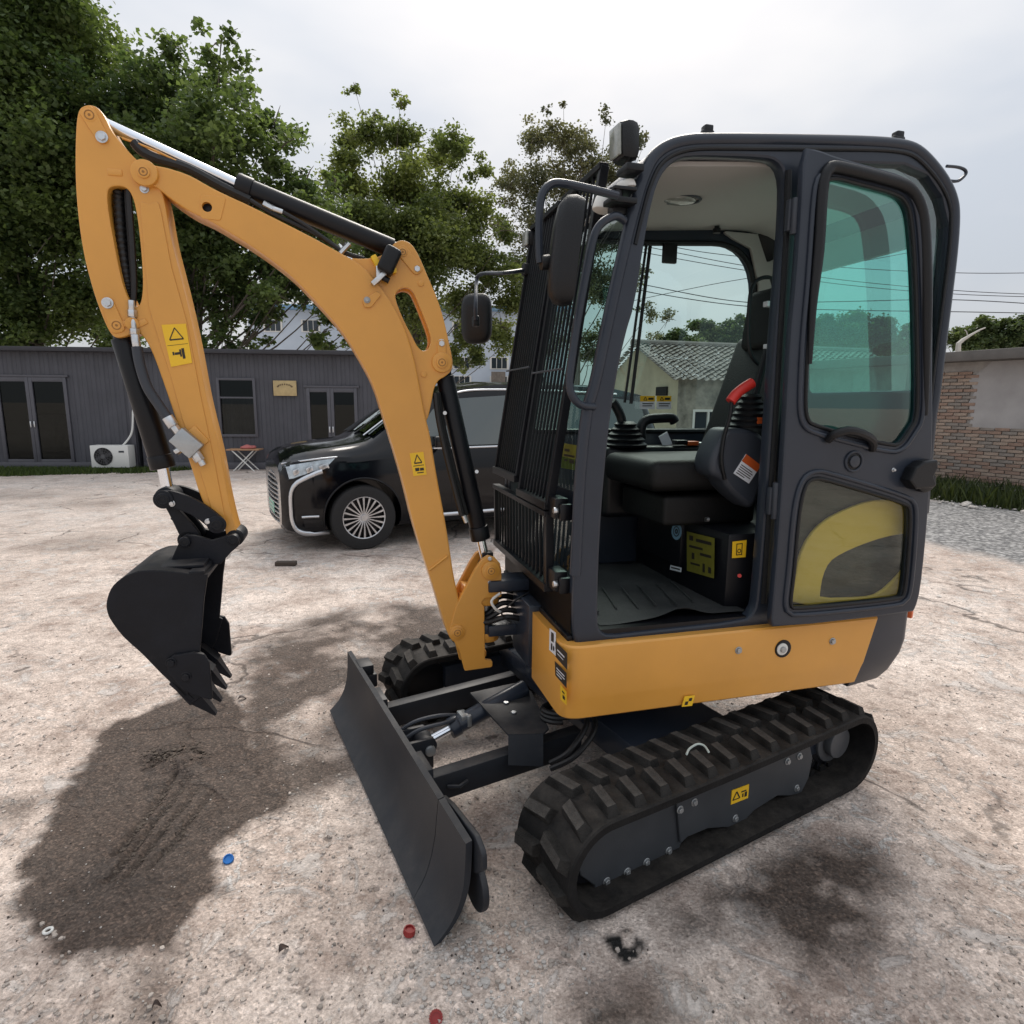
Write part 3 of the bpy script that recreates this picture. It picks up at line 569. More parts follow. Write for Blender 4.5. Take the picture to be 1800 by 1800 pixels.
bm = NB(); cyl(bm, P(.07, 316, 790), P(.07, 308, 795), .014, seg=6); fin('hose_fitting', bm, ZINC, EX, bevel=.001)
a, b = P(.075, 313, 765), P(.075, 345, 792); bm = NB(); box(bm, (a+b)/2, ((b-a).length*1.15, .05, .068), Matrix.Rotation(-math.atan2(b.z-a.z, b.x-a.x), 3, 'Y')); fin('valve_block', bm, STEEL, EX, bevel=.004)
bm = NB(); box(bm, P(.055, 345, 770), (.075, .025, .06), Matrix.Rotation(-.9, 3, 'Y')); fin('valve_bracket', bm, ORANGE, stick, bevel=.006)
# bucket cylinder and links
K0, K1, K2 = P(.0, 212, 580), P(0, 287, 823), P(0, 297, 872); d = (K1-K0).normalized()
bm = NB(); cyl(bm, K0+d*.03, K1, .040, seg=28); cyl(bm, K1-d*.05, K1, .044, seg=28); cyl(bm, K0, K0+d*.05, .03, seg=20); fin('bucket_cylinder', bm, BLACKP, EX, bevel=.004)
bm = NB(); cyl(bm, K1, K2, .021, seg=20); fin('bucket_cylinder_rod', bm, CHROME, EX)
la, lb = pq(287, 878, .085), pq(381, 922, .085)
for y0, y1 in ((.062, .084), (-.084, -.062)):
    LK = [(276, 868), (287, 862), (305, 863), (330, 872), (358, 886), (385, 906), (397, 920), (392, 934), (378, 937), (362, 924), (342, 908), (318, 898), (297, 892), (280, 890), (273, 880)]
    plate('side_link', chaikin(xz(.085, LK), 2), y0, y1, BUCKETM, EX, bev=.003)
for c in (la, lb): pin('link_pin', -.10, .094, c, .024, BUCKETM, EX, 24, .004); pin('pin_collar', .084, .090, c, .034, BUCKETM, EX, 24, .003)
for u, v in ((302, 885), (366, 917)): bolt(pq(u, v, .085), .085, EX, .009)
bk = pq(328, 950, .06)
TL = [(284, 868), (300, 880), (318, 900), (350, 935), (352, 950), (335, 962), (322, 956), (305, 920), (290, 890), (280, 882)]
for y0, y1 in ((.03, .055), (-.055, -.03)): plate('tipping_link', chaikin(xz(.055, TL), 2), y0, y1, BUCKETM, EX, bev=.003)
bm = NB(); box(bm, P(0, 318, 915), (.06, .06, .03), Matrix.Rotation(-.9, 3, 'Y')); cyl(bm, (la[0], -.05, la[1]), (la[0], .05, la[1]), .04); fin('rod_eye', bm, BUCKETM, EX, bevel=.004)
# ---------------- bucket
KL, KR = .235, -.165
bucket = None
back = [(365, 1010), (340, 1009), (317, 1006), (285, 1003), (253, 1003), (237, 1006), (213, 1017), (195, 1035), (187, 1060), (189, 1078), (197, 1094), (217, 1120), (250, 1150), (280, 1181), (310, 1210), (327, 1227)]
bp_ = spline([Vector((x, 0, z)) for x, z in xz(KL, back)], 3)
bm = NB(); th = .014; n = len(bp_); rows = []
for i, p in enumerate(bp_):
    t = (bp_[min(i+1, n-1)]-bp_[max(i-1, 0)]).normalized(); nn = Vector((t.z, 0, -t.x)); rows.append((p, nn))
cen = Vector((sum(p.x for p in bp_)/n, 0, sum(p.z for p in bp_)/n))
V = []
for p, nn in rows:
    if nn.dot(cen-p) < 0: nn = -nn
    V.append([bm.verts.new((q.x, y, q.z)) for q, y in ((p, KL-.002), (p, KR+.002), (p+nn*th, KR+.002), (p+nn*th, KL-.002))])
for A, B in zip(V, V[1:]):
    for k in range(4): bm.faces.new((A[k], A[(k+1) % 4], B[(k+1) % 4], B[k]))
bm.faces.new(V[0][::-1]); bm.faces.new(V[-1])
bucket = fin('bucket', bm, BUCKETM, EX, smooth=40)
SIDE = back + [(345, 1195), (357, 1150), (351, 1147), (355, 1100), (358, 1060), (362, 1030)]
for y0, y1 in ((KL-.014, KL), (KR, KR+.014)): plate('bucket_side', xz(KL, SIDE), y0, y1, BUCKETM, bucket, bev=.003)
CUT = [(296, 1160), (305, 1152), (340, 1147), (358, 1150), (368, 1165), (374, 1232), (340, 1222), (322, 1213), (294, 1182)]
for y0, y1 in ((KL, KL+.014), (KR-.014, KR)):
    cp_ = plate('side_cutter', fillet(xz(KL+.014, CUT), .01), y0, y1, BUCKETM, bucket, bev=.003)
for u, v in ((301, 1165), (327, 1190)): bolt(pq(u, v, KL+.014), KL+.014, bucket, .014, BUCKETM)
WR = [(250, 1008), (300, 1008), (330, 1010), (300, 990), (258, 990)]
for y in np.linspace(KL-.035, KR+.035, 4):          # teeth: socket and point
    a, b, c_ = P(KL, 318, 1210), P(KL, 340, 1228), P(KL, 377, 1262)
    bm = NB(); dx = (c_-a); dn = dx.normalized(); up = Vector((-dn.z, 0, dn.x))
    def ring(c, hw, hh): return [bm.verts.new(Vector((c.x, y, c.z))+Vector((0, s*hw, 0))+up*r*hh) for s, r in ((-1, -1), (1, -1), (1, 1), (-1, 1))]
    R_ = [ring(a-dn*.02, .030, .018), ring(a+dx*.42, .032, .026), ring(a+dx*.45, .026, .022), ring(c_, .012, .004)]
    for A, B in zip(R_, R_[1:]):
        for k in range(4): bm.faces.new((A[k], A[(k+1) % 4], B[(k+1) % 4], B[k]))
    bm.faces.new(R_[0][::-1]); bm.faces.new(R_[-1]); fin('bucket_tooth', bm, BUCKETM, bucket, bevel=.003, smooth=30)
# cutting lip and top reinforcement
a, b = P(KL, 300, 1200), P(KL, 338, 1233); bm = NB(); m_ = (a+b)/2; box(bm, (m_.x, (KL+KR)/2, m_.z), ((b-a).length, KL-KR, .02), Matrix.Rotation(-math.atan2(b.z-a.z, b.x-a.x), 3, 'Y')); fin('cutting_lip', bm, BUCKETM, bucket, bevel=.003)
tp = [pq(256, 1003, KL), pq(362, 1010, KL)]
bm = NB(); box(bm, ((tp[0][0]+tp[1][0])/2, .035, (tp[0][1]+tp[1][1])/2+.006), (abs(tp[0][0]-tp[1][0])*.85, .30, .012)); box(bm, (tp[1][0]+.03, .035, tp[1][1]+.006), (.05, KL-KR, .016)); fin('top_reinforcement', bm, BUCKETM, bucket, bevel=.003)
EARB = [(316, 950), (327, 939), (345, 942), (372, 950), (398, 942), (413, 938), (422, 948), (419, 960), (405, 972), (388, 992), (296, 994)]
for y0, y1 in ((.060, .082), (-.082, -.060)): plate('bucket_ear', fillet(xz(.082, EARB), .012), y0, y1, BUCKETM, bucket, bev=.003)
bc = pq(410, 948, .085)
for c in (bk, bc): pin('bucket_pin', -.10, .098, c, .020, BUCKETM, bucket, 20, .003)
bm = NB()
for c in (bk, bc): cyl(bm, (c[0], -.055, c[1]), (c[0], .055, c[1]), .034)
fin('pin_bush', bm, BUCKETM, bucket, bevel=.003)
pin('stick_end_boss', -.058, .058, bc, .030, BUCKETM, stick)
# ---------------- cab
CY = .62
OUT = [(1022, 1140), (1009, 1130), (1007, 1067), (1013, 928), (1017, 828), (1028, 719), (1042, 680), (1064, 569), (1097, 422), (1122, 327), (1133, 297), (1146, 270), (1166, 252), (1194, 241), (1236, 236), (1400, 238), (1540, 242), (1597, 248), (1621, 258), (1646, 283), (1668, 313), (1681, 341), (1686, 369), (1683, 430), (1672, 524), (1661, 613), (1650, 706), (1643, 740), (1622, 1000), (1612, 1080), (1355, 1109)]
OPN = [(1056, 1110), (1051, 1094), (1053, 997), (1058, 900), (1069, 772), (1083, 672), (1100, 591), (1117, 536), (1133, 430), (1144, 369), (1156, 324), (1170, 298), (1188, 281), (1210, 274), (1260, 274), (1345, 277), (1366, 283), (1378, 300), (1381, 335), (1376, 430), (1362, 597), (1354, 733), (1343, 900), (1331, 1050), (1326, 1075), (1308, 1091), (1128, 1110), (1070, 1117)]
QTR = [(1428, 292), (1445, 286), (1590, 290), (1632, 308), (1657, 345), (1669, 398), (1658, 520), (1646, 685), (1425, 690)]
O2, N2 = chaikin(xz(CY, OUT), 2), chaikin(xz(CY, OPN), 1)
cab = plate('cab_frame', O2, CY-.05, CY, GRAPH, EX, holes=[N2, fillet(xz(CY, QTR), .02)], bev=.010, smooth=40)
YRW = -.33
rw = fillet([(.155, 1.47), (.03, 2.22), (-.03, 2.352), (-.42, 2.362), (-1.00, 2.40), (-1.045, 1.9), (-1.045, 1.47)], [.03, .05, .05, .0, .26, .05, .03], 8)
plate('cab_right_frame', O2, YRW, YRW+.05, GRAPH, cab, holes=[rw], bev=.010, smooth=40)
def pane(name, pts, m, parent):
    bm = NB(); bm.faces.new([bm.verts.new(p) for p in pts]); return fin(name, bm, m, parent, smooth=0)
pane('right_window', [(x, YRW+.022, z) for x, z in rw], G_CAB, cab)
pane('quarter_window', [(x, CY-.025, z) for x, z in xz(CY, QTR)], G_QTR, cab)
bm = NB()
ring = [Vector((x, YRW+.05, z)) for x, z in rw]; tube(bm, ring, .014, 8, True); fin('window_seal', bm, PLAST, cab)
for a, b, r in (((1143, 432), (1110, 702), .009), ((1136, 432), (1099, 700), .007)):
    bm = NB(); p, q = P(YRW+.03, *a), P(YRW+.03, *b); d = q-p; q = p+d*1.03; cyl(bm, p, q, r, seg=8); fin('window_joint', bm, PLAST, cab)
# rolled edge along front pillar and roof
Z0 = Vector((0, 1, 0))
edge = [Vector((x, 0, z)) for x, z in chaikin(xz(CY, OUT[2:29]), 2, False)]
cen = Vector((-.5, 0, 1.7))
for yy, nm in ((CY-.012, 'roof_edge_roll'), (YRW+.012, 'roof_edge_roll')):
    bm = NB(); tube(bm, [p+(cen-p).normalized()*.012+Z0*yy for p in edge], .021, 12); fin(nm, bm, GRAPH, cab, 60)
bm = NB(); tube(bm, [p+(cen-p).normalized()*.043+Z0*(CY+.001) for p in edge if p.z > 2.12 or p.x < -.9], .007, 8); fin('rain_gutter', bm, PLAST, cab)
# roof skin with headliner
roofp = [Vector((x, 0, z)) for x, z in chaikin(xz(CY, OUT[10:23]), 2, False)]
def skin(name, path, y0, y1, th, m, crown=0, parent=cab, n=10):
    bm = NB(); G = []
    for i, p in enumerate(path):
        t = (path[min(i+1, len(path)-1)]-path[max(i-1, 0)]).normalized(); nn = Vector((-t.z, 0, t.x));
        if nn.dot(cen-p) > 0: nn = -nn
        G.append([])
        for k in range(n+1):
            s = k/n; y = y0+(y1-y0)*s; cr_ = crown*(1-(2*s-1)**4)
            q = p+nn*cr_; G[-1].append((bm.verts.new((q.x, y, q.z)), bm.verts.new((q.x-nn.x*th, y, q.z-nn.z*th))))
    for A, B in zip(G, G[1:]):
        for k in range(n):
            bm.faces.new((A[k][0], A[k+1][0], B[k+1][0], B[k][0])); bm.faces.new((A[k][1], B[k][1], B[k+1][1], A[k+1][1]))
        bm.faces.new((A[0][0], B[0][0], B[0][1], A[0][1])); bm.faces.new((A[n][0], A[n][1], B[n][1], B[n][0]))
    bm.faces.new([v for pr in (G[0],) for v in ([q[0] for q in pr]+[q[1] for q in pr[::-1]])]); bm.faces.new([v for pr in (G[-1],) for v in ([q[0] for q in pr]+[q[1] for q in pr[::-1]])])
    return fin(name, bm, m, parent, 40)
skin('roof_panel', roofp, CY-.01, YRW+.01, .02, GRAPH, .004)
def inner(p, d): return p+(cen-p).normalized()*d
hl = [Vector((x, 0, z)) for x, z in xz(CY, [(1140, 306), (1158, 286), (1188, 274), (1260, 273), (1400, 275), (1560, 281), (1608, 294), (1636, 325)])]
skin('headliner', spline(hl, 3), CY-.055, YRW+.055, .015, HEADL, 0)
# dome lamp, hook, round speaker
c = at(FU, 2, 2.405, 1195, 352)
bm = NB(); bmesh.ops.create_uvsphere(bm, u_segments=20, v_segments=10, radius=1, matrix=Matrix.Translation(c) @ Matrix.Diagonal((.07, .045, .016, 1))); fin('dome_lamp', bm, LENS, cab)
bm = NB(); tube(bm, [Vector(c)+Vector((.085*math.cos(a), .058*math.sin(a), .004)) for a in np.linspace(0, 2*PI, 24, endpoint=False)], .006, 6, True); fin('lamp_rim', bm, GREYP, cab)
c = Vector(at(FU, 1, -.2, 1260, 402)); bm = NB(); cyl(bm, c+Vector((0, 0, .04)), c-Vector((0, 0, .01)), .012, seg=12); cyl(bm, c, c-Vector((0, 0, .02)), .018, seg=12); fin('coat_hook', bm, PLAST, cab)
c = Vector(at(FU, 1, -.262, 1348, 432)); bm = NB(); cyl(bm, c, c+Vector((.02, .02, -.01)), .075, seg=24); fin('ceiling_speaker', bm, PLAST, cab, bevel=.006)
plate('ceiling_corner', fillet([(-.80, 2.44), (-1.18, 2.44), (-1.25, 2.1), (-1.25, 1.5), (-1.04, 1.5), (-1.03, 2.2), (-.97, 2.37), (-.86, 2.41)], .02), YRW+.056, YRW+.075, HEADL, cab)
c = P(YRW+.07, 1177, 446); bm = NB(); box(bm, c, (.075, .02, .09)); fin('sun_visor', bm, PLAST, cab, bevel=.006)
# windscreen and front lower wall
fx = [(.262, .77), (.262, 1.0), (.255, 1.25), (.238, 1.58), (.19, 1.83), (.110, 2.16), (.035, 2.37)]
def front_sheet(name, zs, m, dx, y0=YRW+.04, y1=CY-.04, th=0):
    pts = [(np.interp(z, [q[1] for q in fx], [q[0] for q in fx])+dx, z) for z in zs]; bm = NB()
    A = [bm.verts.new((x, y0, z)) for x, z in pts]; B = [bm.verts.new((x, y1, z)) for x, z in pts]
    for i in range(len(pts)-1): bm.faces.new((A[i], A[i+1], B[i+1], B[i]))
    if th: bmesh.ops.solidify(bm, geom=bm.faces[:], thickness=th)
    return fin(name, bm, m, cab, 30)
front_sheet('windscreen', [1.28, 1.45, 1.58, 1.7, 1.83, 2.0, 2.16, 2.30], G_CAB, -.025)
front_sheet('lower_windscreen', [.93, 1.24], G_CAB, -.02)
front_sheet('front_header', [2.28, 2.36, 2.40], GRAPH, -.03, th=.03)
front_sheet('front_rail', [1.235, 1.29], GRAPH, -.02, th=.02)
front_sheet('front_lower_panel', [.765, .94], BLACKP, .004, YRW, CY-.02, th=.02)
bm = NB(); box(bm, (.262, .14, .772), (.03, .92, .025)); fin('front_sill', bm, BLACKP, cab, bevel=.006)
bm = NB(); tube(bm, spline([P(.30, 994, 760), P(.30, 1000, 640), P(.30, 1010, 560)]), .006); fin('wiper_arm', bm, PLAST, cab)
q = [Vector(at(FU, 0, .222, u, v)) for u, v in ((990, 779), (1016, 783), (1012, 827), (986, 822))]; o = pane('glass_label', q, STK_O, cab)
bm = NB()
for poly in [bar(.15, .2, .5, .3), bar(.15, .42, .85, .5), bar(.55, .6, .85, .75), bar(.2, .62, .4, .7)]: bm.faces.new([bm.verts.new(q[0].lerp(q[1], s).lerp(q[3].lerp(q[2], s), t)+Vector((.001, 0, 0))) for s, t in poly])
fin('print', bm, INK, o, smooth=0)
# cab floor, back wall, rear window
bm = NB(); box(bm, (-.47, .145, .785), (1.44, .93, .03)); fin('cab_floor', bm, BLACKP, cab)
bm = NB(); n = 24; V = []
for i in range(n+1):
    V.append([])
    for j in range(13):
        x = .14-.62*i/n; y = CY-.045-.80*j/12
        z = .806+.040*math.exp(-((x+.20)/.085)**2)*math.exp(-((y-.575)/.06)**2)+.004*math.sin(x*19+y*5)
        V[-1].append(bm.verts.new((x, y, z)))
for i in range(n):
    for j in range(12): bm.faces.new((V[i][j], V[i+1][j], V[i+1][j+1], V[i][j+1]))
fm = fin('floor_mat', bm, MATM, cab, 60)
for k in range(6):
    bm = NB(); a = Vector((.10-.085*k, CY-.16-.02*(k % 2), .812)); tube(bm, [a+Vector((-.06*t, -.28*t, .002)) for t in np.linspace(0, 1, 5)], .004, 6); fin('mat_rib', bm, MATM, fm)
bm = NB(); box(bm, (-1.215, .145, 1.17), (.03, .86, .80)); fin('rear_wall', bm, GRAPH, cab)
for y0, y1, z0, z1 in ((-.28, -.20, 1.55, 2.35), (.50, .57, 1.55, 2.35), (-.28, .57, 2.235, 2.36)):
    bm = NB(); box(bm, (-1.222, (y0+y1)/2, (z0+z1)/2), (.03, y1-y0, z1-z0)); fin('rear_frame', bm, HEADL, cab, bevel=.004)
pane('rear_window', [(-1.225, -.21, 1.56), (-1.225, .51, 1.56), (-1.225, .51, 2.24), (-1.225, -.21, 2.24)], G_CAB, cab)
# front guard of upright bars
gx = lambda z: float(np.interp(z, [.88, 1.2, 1.3, 1.6, 2.0, 2.46], [.30, .305, .305, .272, .21, .118]))
bar_me = None
def guard(name, y0, y1, nb, z0, z1, frame_w=.022):
    g = empty(name, parent=EX)
    def beam(nm, p, q, w_, d_):
        p, q = Vector(p), Vector(q); dd = q-p; bm = NB()
        M = dd.to_track_quat('Z', 'Y').to_matrix() if abs(dd.y) < abs(dd.z) else dd.to_track_quat('Y', 'Z').to_matrix()
        s = (d_, w_, dd.length) if abs(dd.y) < abs(dd.z) else (d_, dd.length, w_)
        if abs(dd.y) < abs(dd.z): M = Matrix.Rotation(math.atan2(dd.x, dd.z), 3, 'Y')
        else: M = Matrix.Identity(3)
        box(bm, (p+q)/2, s, M); return fin(nm, bm, BLACKP, g, bevel=.0015, seg=1)
    for zz, h in ((z0, .03), (z1, .02)): beam('guard_rail', (gx(zz)+.004, y0-.01, zz), (gx(zz)+.004, y1+.01, zz), h, .035)
    for yy in (y0, y1): beam('guard_stile', (gx(z0), yy, z0), (gx(z1), yy, z1), frame_w, .03)
    first = None
    for k in range(nb):
        yy = y0+(y1-y0)*(k+1)/(nb+1)
        if first is None: first = beam('guard_bar', (gx(z0), yy, z0), (gx(z1), yy, z1), .0065, .010); y_first = yy
        else: b = copy(first, g); b.location = (0, yy-y_first, 0)
    bm = NB()
    zz = z0+(z1-z0)*.42; tube(bm, [(gx(zz)+.012, y0, zz), (gx(zz)+.012, y1, zz)], .004, 6)
    if z1 > 2: fin('guard_wire', bm, GREYP, g)
    else: bm.free()
    return g
guard('upper_guard', -.34, .035, 10, 1.285, 2.40, .020); guard('upper_guard', .085, .455, 8, 1.235, 2.40, .024); guard('lower_guard', -.34, .455, 15, .925, 1.205, .024)
for y, z in ((.49, 1.235), (.50, .97)):
    bm = NB(); box(bm, (.285, y, z), (.05, .09, .075)); box(bm, (.275, y+.055, z-.01), (.045, .03, .06)); gb = fin('guard_bracket', bm, BLACKP, EX, bevel=.006)
    bm = NB(); cyl(bm, (.30, y+.05, z-.005), (.318, y+.05, z-.005), .013, seg=6); fin('bolt', bm, ZINC, gb, bevel=.002, seg=1)
# hand rail on the front pillar
bm = NB(); tube(bm, spline([P(CY, 1097, 388), P(CY+.02, 1084, 380), P(CY+.03, 1066, 386), P(CY+.03, 1050, 402), P(CY+.03, 1040, 430), P(CY+.03, 1028, 490), P(CY+.03, 1014, 570), P(CY+.03, 1004, 640), P(CY+.03, 1001, 675), P(CY+.03, 1007, 698), P(CY+.02, 1022, 712), P(CY, 1044, 715)], 5), .013, 12); fin('grab_rail', bm, GRAPH, EX)
# brackets, beacons, lamps and mirrors at the front top corner
bm = NB(); box(bm, P(CY, 1108, 300), (.06, .08, .022)); box(bm, P(CY, 1090, 356), (.09, .07, .018)); box(bm, P(CY, 1092, 336), (.08, .07, .012)); cyl(bm, P(CY+.01, 1082, 354), P(CY+.01, 1082, 330), .022, seg=14); box(bm, P(CY-.04, 1085, 372), (.05, .05, .03)); fin('mirror_bracket', bm, PLAST, EX, bevel=.004)
bm = NB(); cyl(bm, P(CY-.02, 1101, 332), P(CY-.02, 1099, 318), .034, .028, seg=18); fin('washer_cap', bm, WHITEP, EX, bevel=.006)
bm = NB(); cyl(bm, P(CY-.10, 1058, 372), P(CY-.10, 1064, 346), .036, .030, seg=18); fin('marker_lamp', bm, WHITEP, EX, bevel=.008)
def work_lamp(c, yaw, pitch, r, h):
    e = NB(); M3 = Matrix.Rotation(yaw, 3, 'Z') @ Matrix.Rotation(pitch, 3, 'Y')
    box(e, c, (.075, r*2, h), M3); body = fin('work_lamp', e, PLAST, EX, bevel=.030, seg=2)
    e = NB(); box(e, Vector(c)+M3 @ Vector((.036, 0, 0)), (.010, r*1.45, h*.74), M3); fin('lamp_lens', e, LENS, body, bevel=.004)
    e = NB(); box(e, Vector(c)+Vector((-.02, 0, -h*.62)), (.03, .03, .06)); cyl(e, Vector(c)+Vector((-.02, -.03, -h*.58)), Vector(c)+Vector((-.02, .03, -h*.58)), .012, seg=8); fin('lamp_foot', e, ZINC, body)
work_lamp(P(.57, 1099, 252), .05, .05, .048, .125); work_lamp(P(-.36, 936, 421), .1, 0, .042, .085)
bm = NB(); tube(bm, spline([P(.66, 1085, 344), P(.68, 1040, 333), P(.70, 985, 322), P(.70, 964, 327), P(.70, 952, 345), P(.70, 948, 380), P(.70, 948, 440), P(.70, 950, 462)], 5), .0125, 10); fin('mirror_arm', bm, GRAPH, EX)
bm = NB(); cyl(bm, P(.70, 950, 462), P(.70, 980, 460), .022, seg=14); fin('mirror_joint', bm, PLAST, EX, bevel=.003)
def mirror(c, yaw, roll, hw, hh, th):
    M3 = Matrix.Rotation(yaw, 4, 'Z') @ Matrix.Rotation(roll, 4, 'Y')
    o = []
    for k in range(28):
        a = 2*PI*k/28; ca, sa = math.cos(a), math.sin(a); o.append((math.copysign(abs(ca)**.55, ca)*hw, math.copysign(abs(sa)**.55, sa)*hh))
    bm = NB(); rows = []
    for d_, s in ((th*.5, .96), (th*.2, 1), (-th*.15, .97), (-th*.4, .80), (-th*.5, .45)):
        rows.append([bm.verts.new((d_, y*s, z*s)) for y, z in o])
    for A, B in zip(rows, rows[1:]):
        for k in range(28): bm.faces.new((A[k], A[(k+1) % 28], B[(k+1) % 28], B[k]))
    bm.faces.new(rows[0]); bm.faces.new(rows[-1])
    m_ = fin('mirror', bm, PLAST, EX, 50, xf=Matrix.Translation(c) @ M3)
    bm = NB(); bm.faces.new([bm.verts.new((th*.5+.001, y*.9, z*.9)) for y, z in o]); fin('mirror_glass', bm, CHROME, m_, 0, xf=Matrix.Translation(c) @ M3)
    return m_
mirror(P(.73, 991, 442), PI-.20, .10, .064, .156, .078)
rc = Vector(at(FU, 0, .34, 837, 560))
mirror(rc, PI+1.05, 0, .082, .126, .05)
bm = NB(); a = Vector(at(FU, 0, .36, 837, 556)); tube(bm, spline([Vector((.17, -.33, 2.215)), Vector(at(FU, 0, .30, 885, 480)), Vector(at(FU, 0, .345, 848, 481)), Vector(at(FU, 0, .355, 838, 492)), Vector(at(FU, 0, .39, 836, 530)), Vector(at(FU, 0, .39, 836, 562))], 5), .009, 8); fin('mirror_arm', bm, GRAPH, EX)
bm = NB(); box(bm, Vector(at(FU, 0, .385, 836, 565)), (.03, .05, .05)); box(bm, Vector((.17, -.33, 2.215)), (.04, .05, .05)); fin('mirror_joint', bm, PLAST, EX, bevel=.006)
# roof knobs and hook
for u, v in ((1243, 231), (1578, 241)):
    bm = NB(); c = P(CY-.06, u, v); box(bm, c, (.032, .03, .035)); cyl(bm, c+Vector((.02, 0, -.012)), c+Vector((-.02, 0, -.012)), .018, seg=12); fin('roof_lug', bm, PLAST, cab, bevel=.006)
bm = NB(); tube(bm, spline([P(.5, 1664, 292), P(.5, 1684, 294), P(.5, 1696, 299), P(.5, 1697, 307), P(.5, 1684, 318), P(.5, 1668, 318)], 4), .006); fin('aerial_hook', bm, GRAPH, cab)
# ---------------- cab interior
bm = NB(); box(bm, (-.78, .115, .95), (.72, .79, .31)); sb = fin('seat_box', bm, BLACKP, cab, bevel=.012)
bm = NB(); box(bm, (-.44, -.02, 1.0), (.08, .42, .22)); fin('seat_box_door', bm, BLACKP, sb, bevel=.008)
def face_label(name, fr_ax, val, px, m, strokes=(), sm=INK, off=.002):
    q = [Vector(at(FU, fr_ax, val, u, v)) for u, v in px]; n = Vector((1, 0, 0)) if fr_ax == 0 else Vector((0, 1, 0)); bm = NB()
    bm.faces.new([bm.verts.new(p+n*off) for p in q]); o = fin(name, bm, m, cab, smooth=0)
    if strokes:
        bm = NB(); a, b, c, d = q
        for poly in strokes: bm.faces.new([bm.verts.new(a.lerp(b, s).lerp(d.lerp(c, s), t)+n*(off+.001)) for s, t in poly])
        fin('print', bm, sm, o, smooth=0)
    return o
face_label('olive_label', 0, -.40, [(1208, 934), (1257, 946), (1256, 1017), (1208, 1003)], STK_O, [bar(.1, .08, .25, .2), bar(.35, .12, .9, .2), bar(.1, .32, .6, .38), bar(.2, .5, .3, .66), bar(.5, .45, .9, .52), bar(.15, .75, .5, .8), bar(.6, .7, .68, .92), bar(.8, .75, .9, .9)])
cpx = [(1190+9*math.cos(a), 934+15*math.sin(a)) for a in np.linspace(0, 2*PI, 20, endpoint=False)]
o = face_label('round_label', 0, -.40, cpx, STK_B); 
for k_, (r1, r2) in enumerate(((.62, .5), (.30, .12))):
    q = [[Vector(at(FU, 0, -.40, 1190+9*r*math.cos(a), 934+15*r*math.sin(a)))+Vector((.003, 0, 0)) for a in np.linspace(0, 2*PI, 20, endpoint=False)] for r in (r1, r2)]
    bm = NB(); V = [[bm.verts.new(p) for p in rr] for rr in q]
    for i in range(20): bm.faces.new((V[0][i], V[0][(i+1) % 20], V[1][(i+1) % 20], V[1][i]))
    fin('print', bm, INK, o, smooth=0)
face_label('strip_label', 0, -.40, [(1179, 993), (1199, 998), (1198, 1006), (1178, 1001)], STK_W, [bar(.1, .3, .9, .6)])
face_label('switch_label', 1, .512, [(1287, 952), (1312, 949), (1310, 979), (1286, 981)], STK_Y, [bar(.28, .15, .34, .85), bar(.66, .15, .72, .85), bar(.28, .15, .72, .2), bar(.28, .8, .72, .85), *[line(.5+.12*math.cos(a), .6+.12*math.sin(a), .5+.12*math.cos(a+1.05), .6+.12*math.sin(a+1.05), .05) for a in np.arange(0, 6.28, 1.05)]])
bm = NB(); cyl(bm, P(.511, 1300, 1012), P(.517, 1300, 1012), .008, seg=12); fin('red_button', bm, RED, sb)
for u, v in ((1171, 912), (1245, 913)): 
    c = Vector(at(FU, 0, -.39, u, v)); bm = NB(); cyl(bm, c, c+Vector((.012, 0, 0)), .010, seg=12); fin('seat_bolt', bm, ZINC, sb)
def rbox(name, c, s, rot, m, bev, parent=cab): bm = NB(); box(bm, c, s, rot); return fin(name, bm, m, parent, bevel=bev, seg=4, smooth=50)
rbox('seat_suspension', (-.45, .13, 1.17), (.44, .40, .13), None, SEATM, .02)
rbox('seat_cushion', (-.40, .14, 1.32), (.52, .48, .13), None, SEATM, .045)
seat_rot = Matrix.Rotation(-.33, 3, 'Y')
rbox('seat_backrest', (-.745, .14, 1.62), (.11, .44, .62), Matrix.Rotation(-.33, 3, 'Y'), SEATM, .05)
hr = rbox('headrest', P(.14, 1346, 562), (.07, .24, .26), Matrix.Rotation(-.12, 3, 'Y'), SEATM, .03)
for v in (535, 610):
    c = P(.30, 1356, v); rbox('reflective_band', c, (.06, .03, .022), None, STK_W, .003, hr)
bm = NB(); tube(bm, [P(.31, u, v) for u, v in chaikin([(1317, 520), (1326, 494), (1345, 486), (1362, 490), (1362, 640), (1345, 648), (1322, 632), (1314, 600)], 2)], .008, 8, True); fin('headrest_frame', bm, PLAST, hr)
# left console with lever and bellows
CONS = [(1281, 750), (1342, 757), (1352, 796), (1329, 902), (1300, 880), (1279, 860), (1271, 844), (1250, 836), (1249, 809), (1262, 780), (1271, 764)]
con = plate('left_console', chaikin(xz(.49, CONS), 2), .36, .49, GREYP, cab, bev=.02, smooth=50)
bm = NB()
for k in range(6): 
    z0 = k*.022; c = P(.43, 1316, 752); cyl(bm, c+Vector((0, 0, z0)), c+Vector((0, 0, z0+.011)), .075-.008*k, .082-.008*k, seg=20); cyl(bm, c+Vector((0, 0, z0+.011)), c+Vector((0, 0, z0+.022)), .082-.008*k, .070-.008*k, seg=20)
fin('joystick_boot', bm, PLAST, con)
bm = NB(); c = P(.43, 1322, 715); tube(bm, [c, c+Vector((-.02, 0, .10)), c+Vector((-.05, 0, .22))], .016, 10); fin('joystick', bm, PLAST, con)
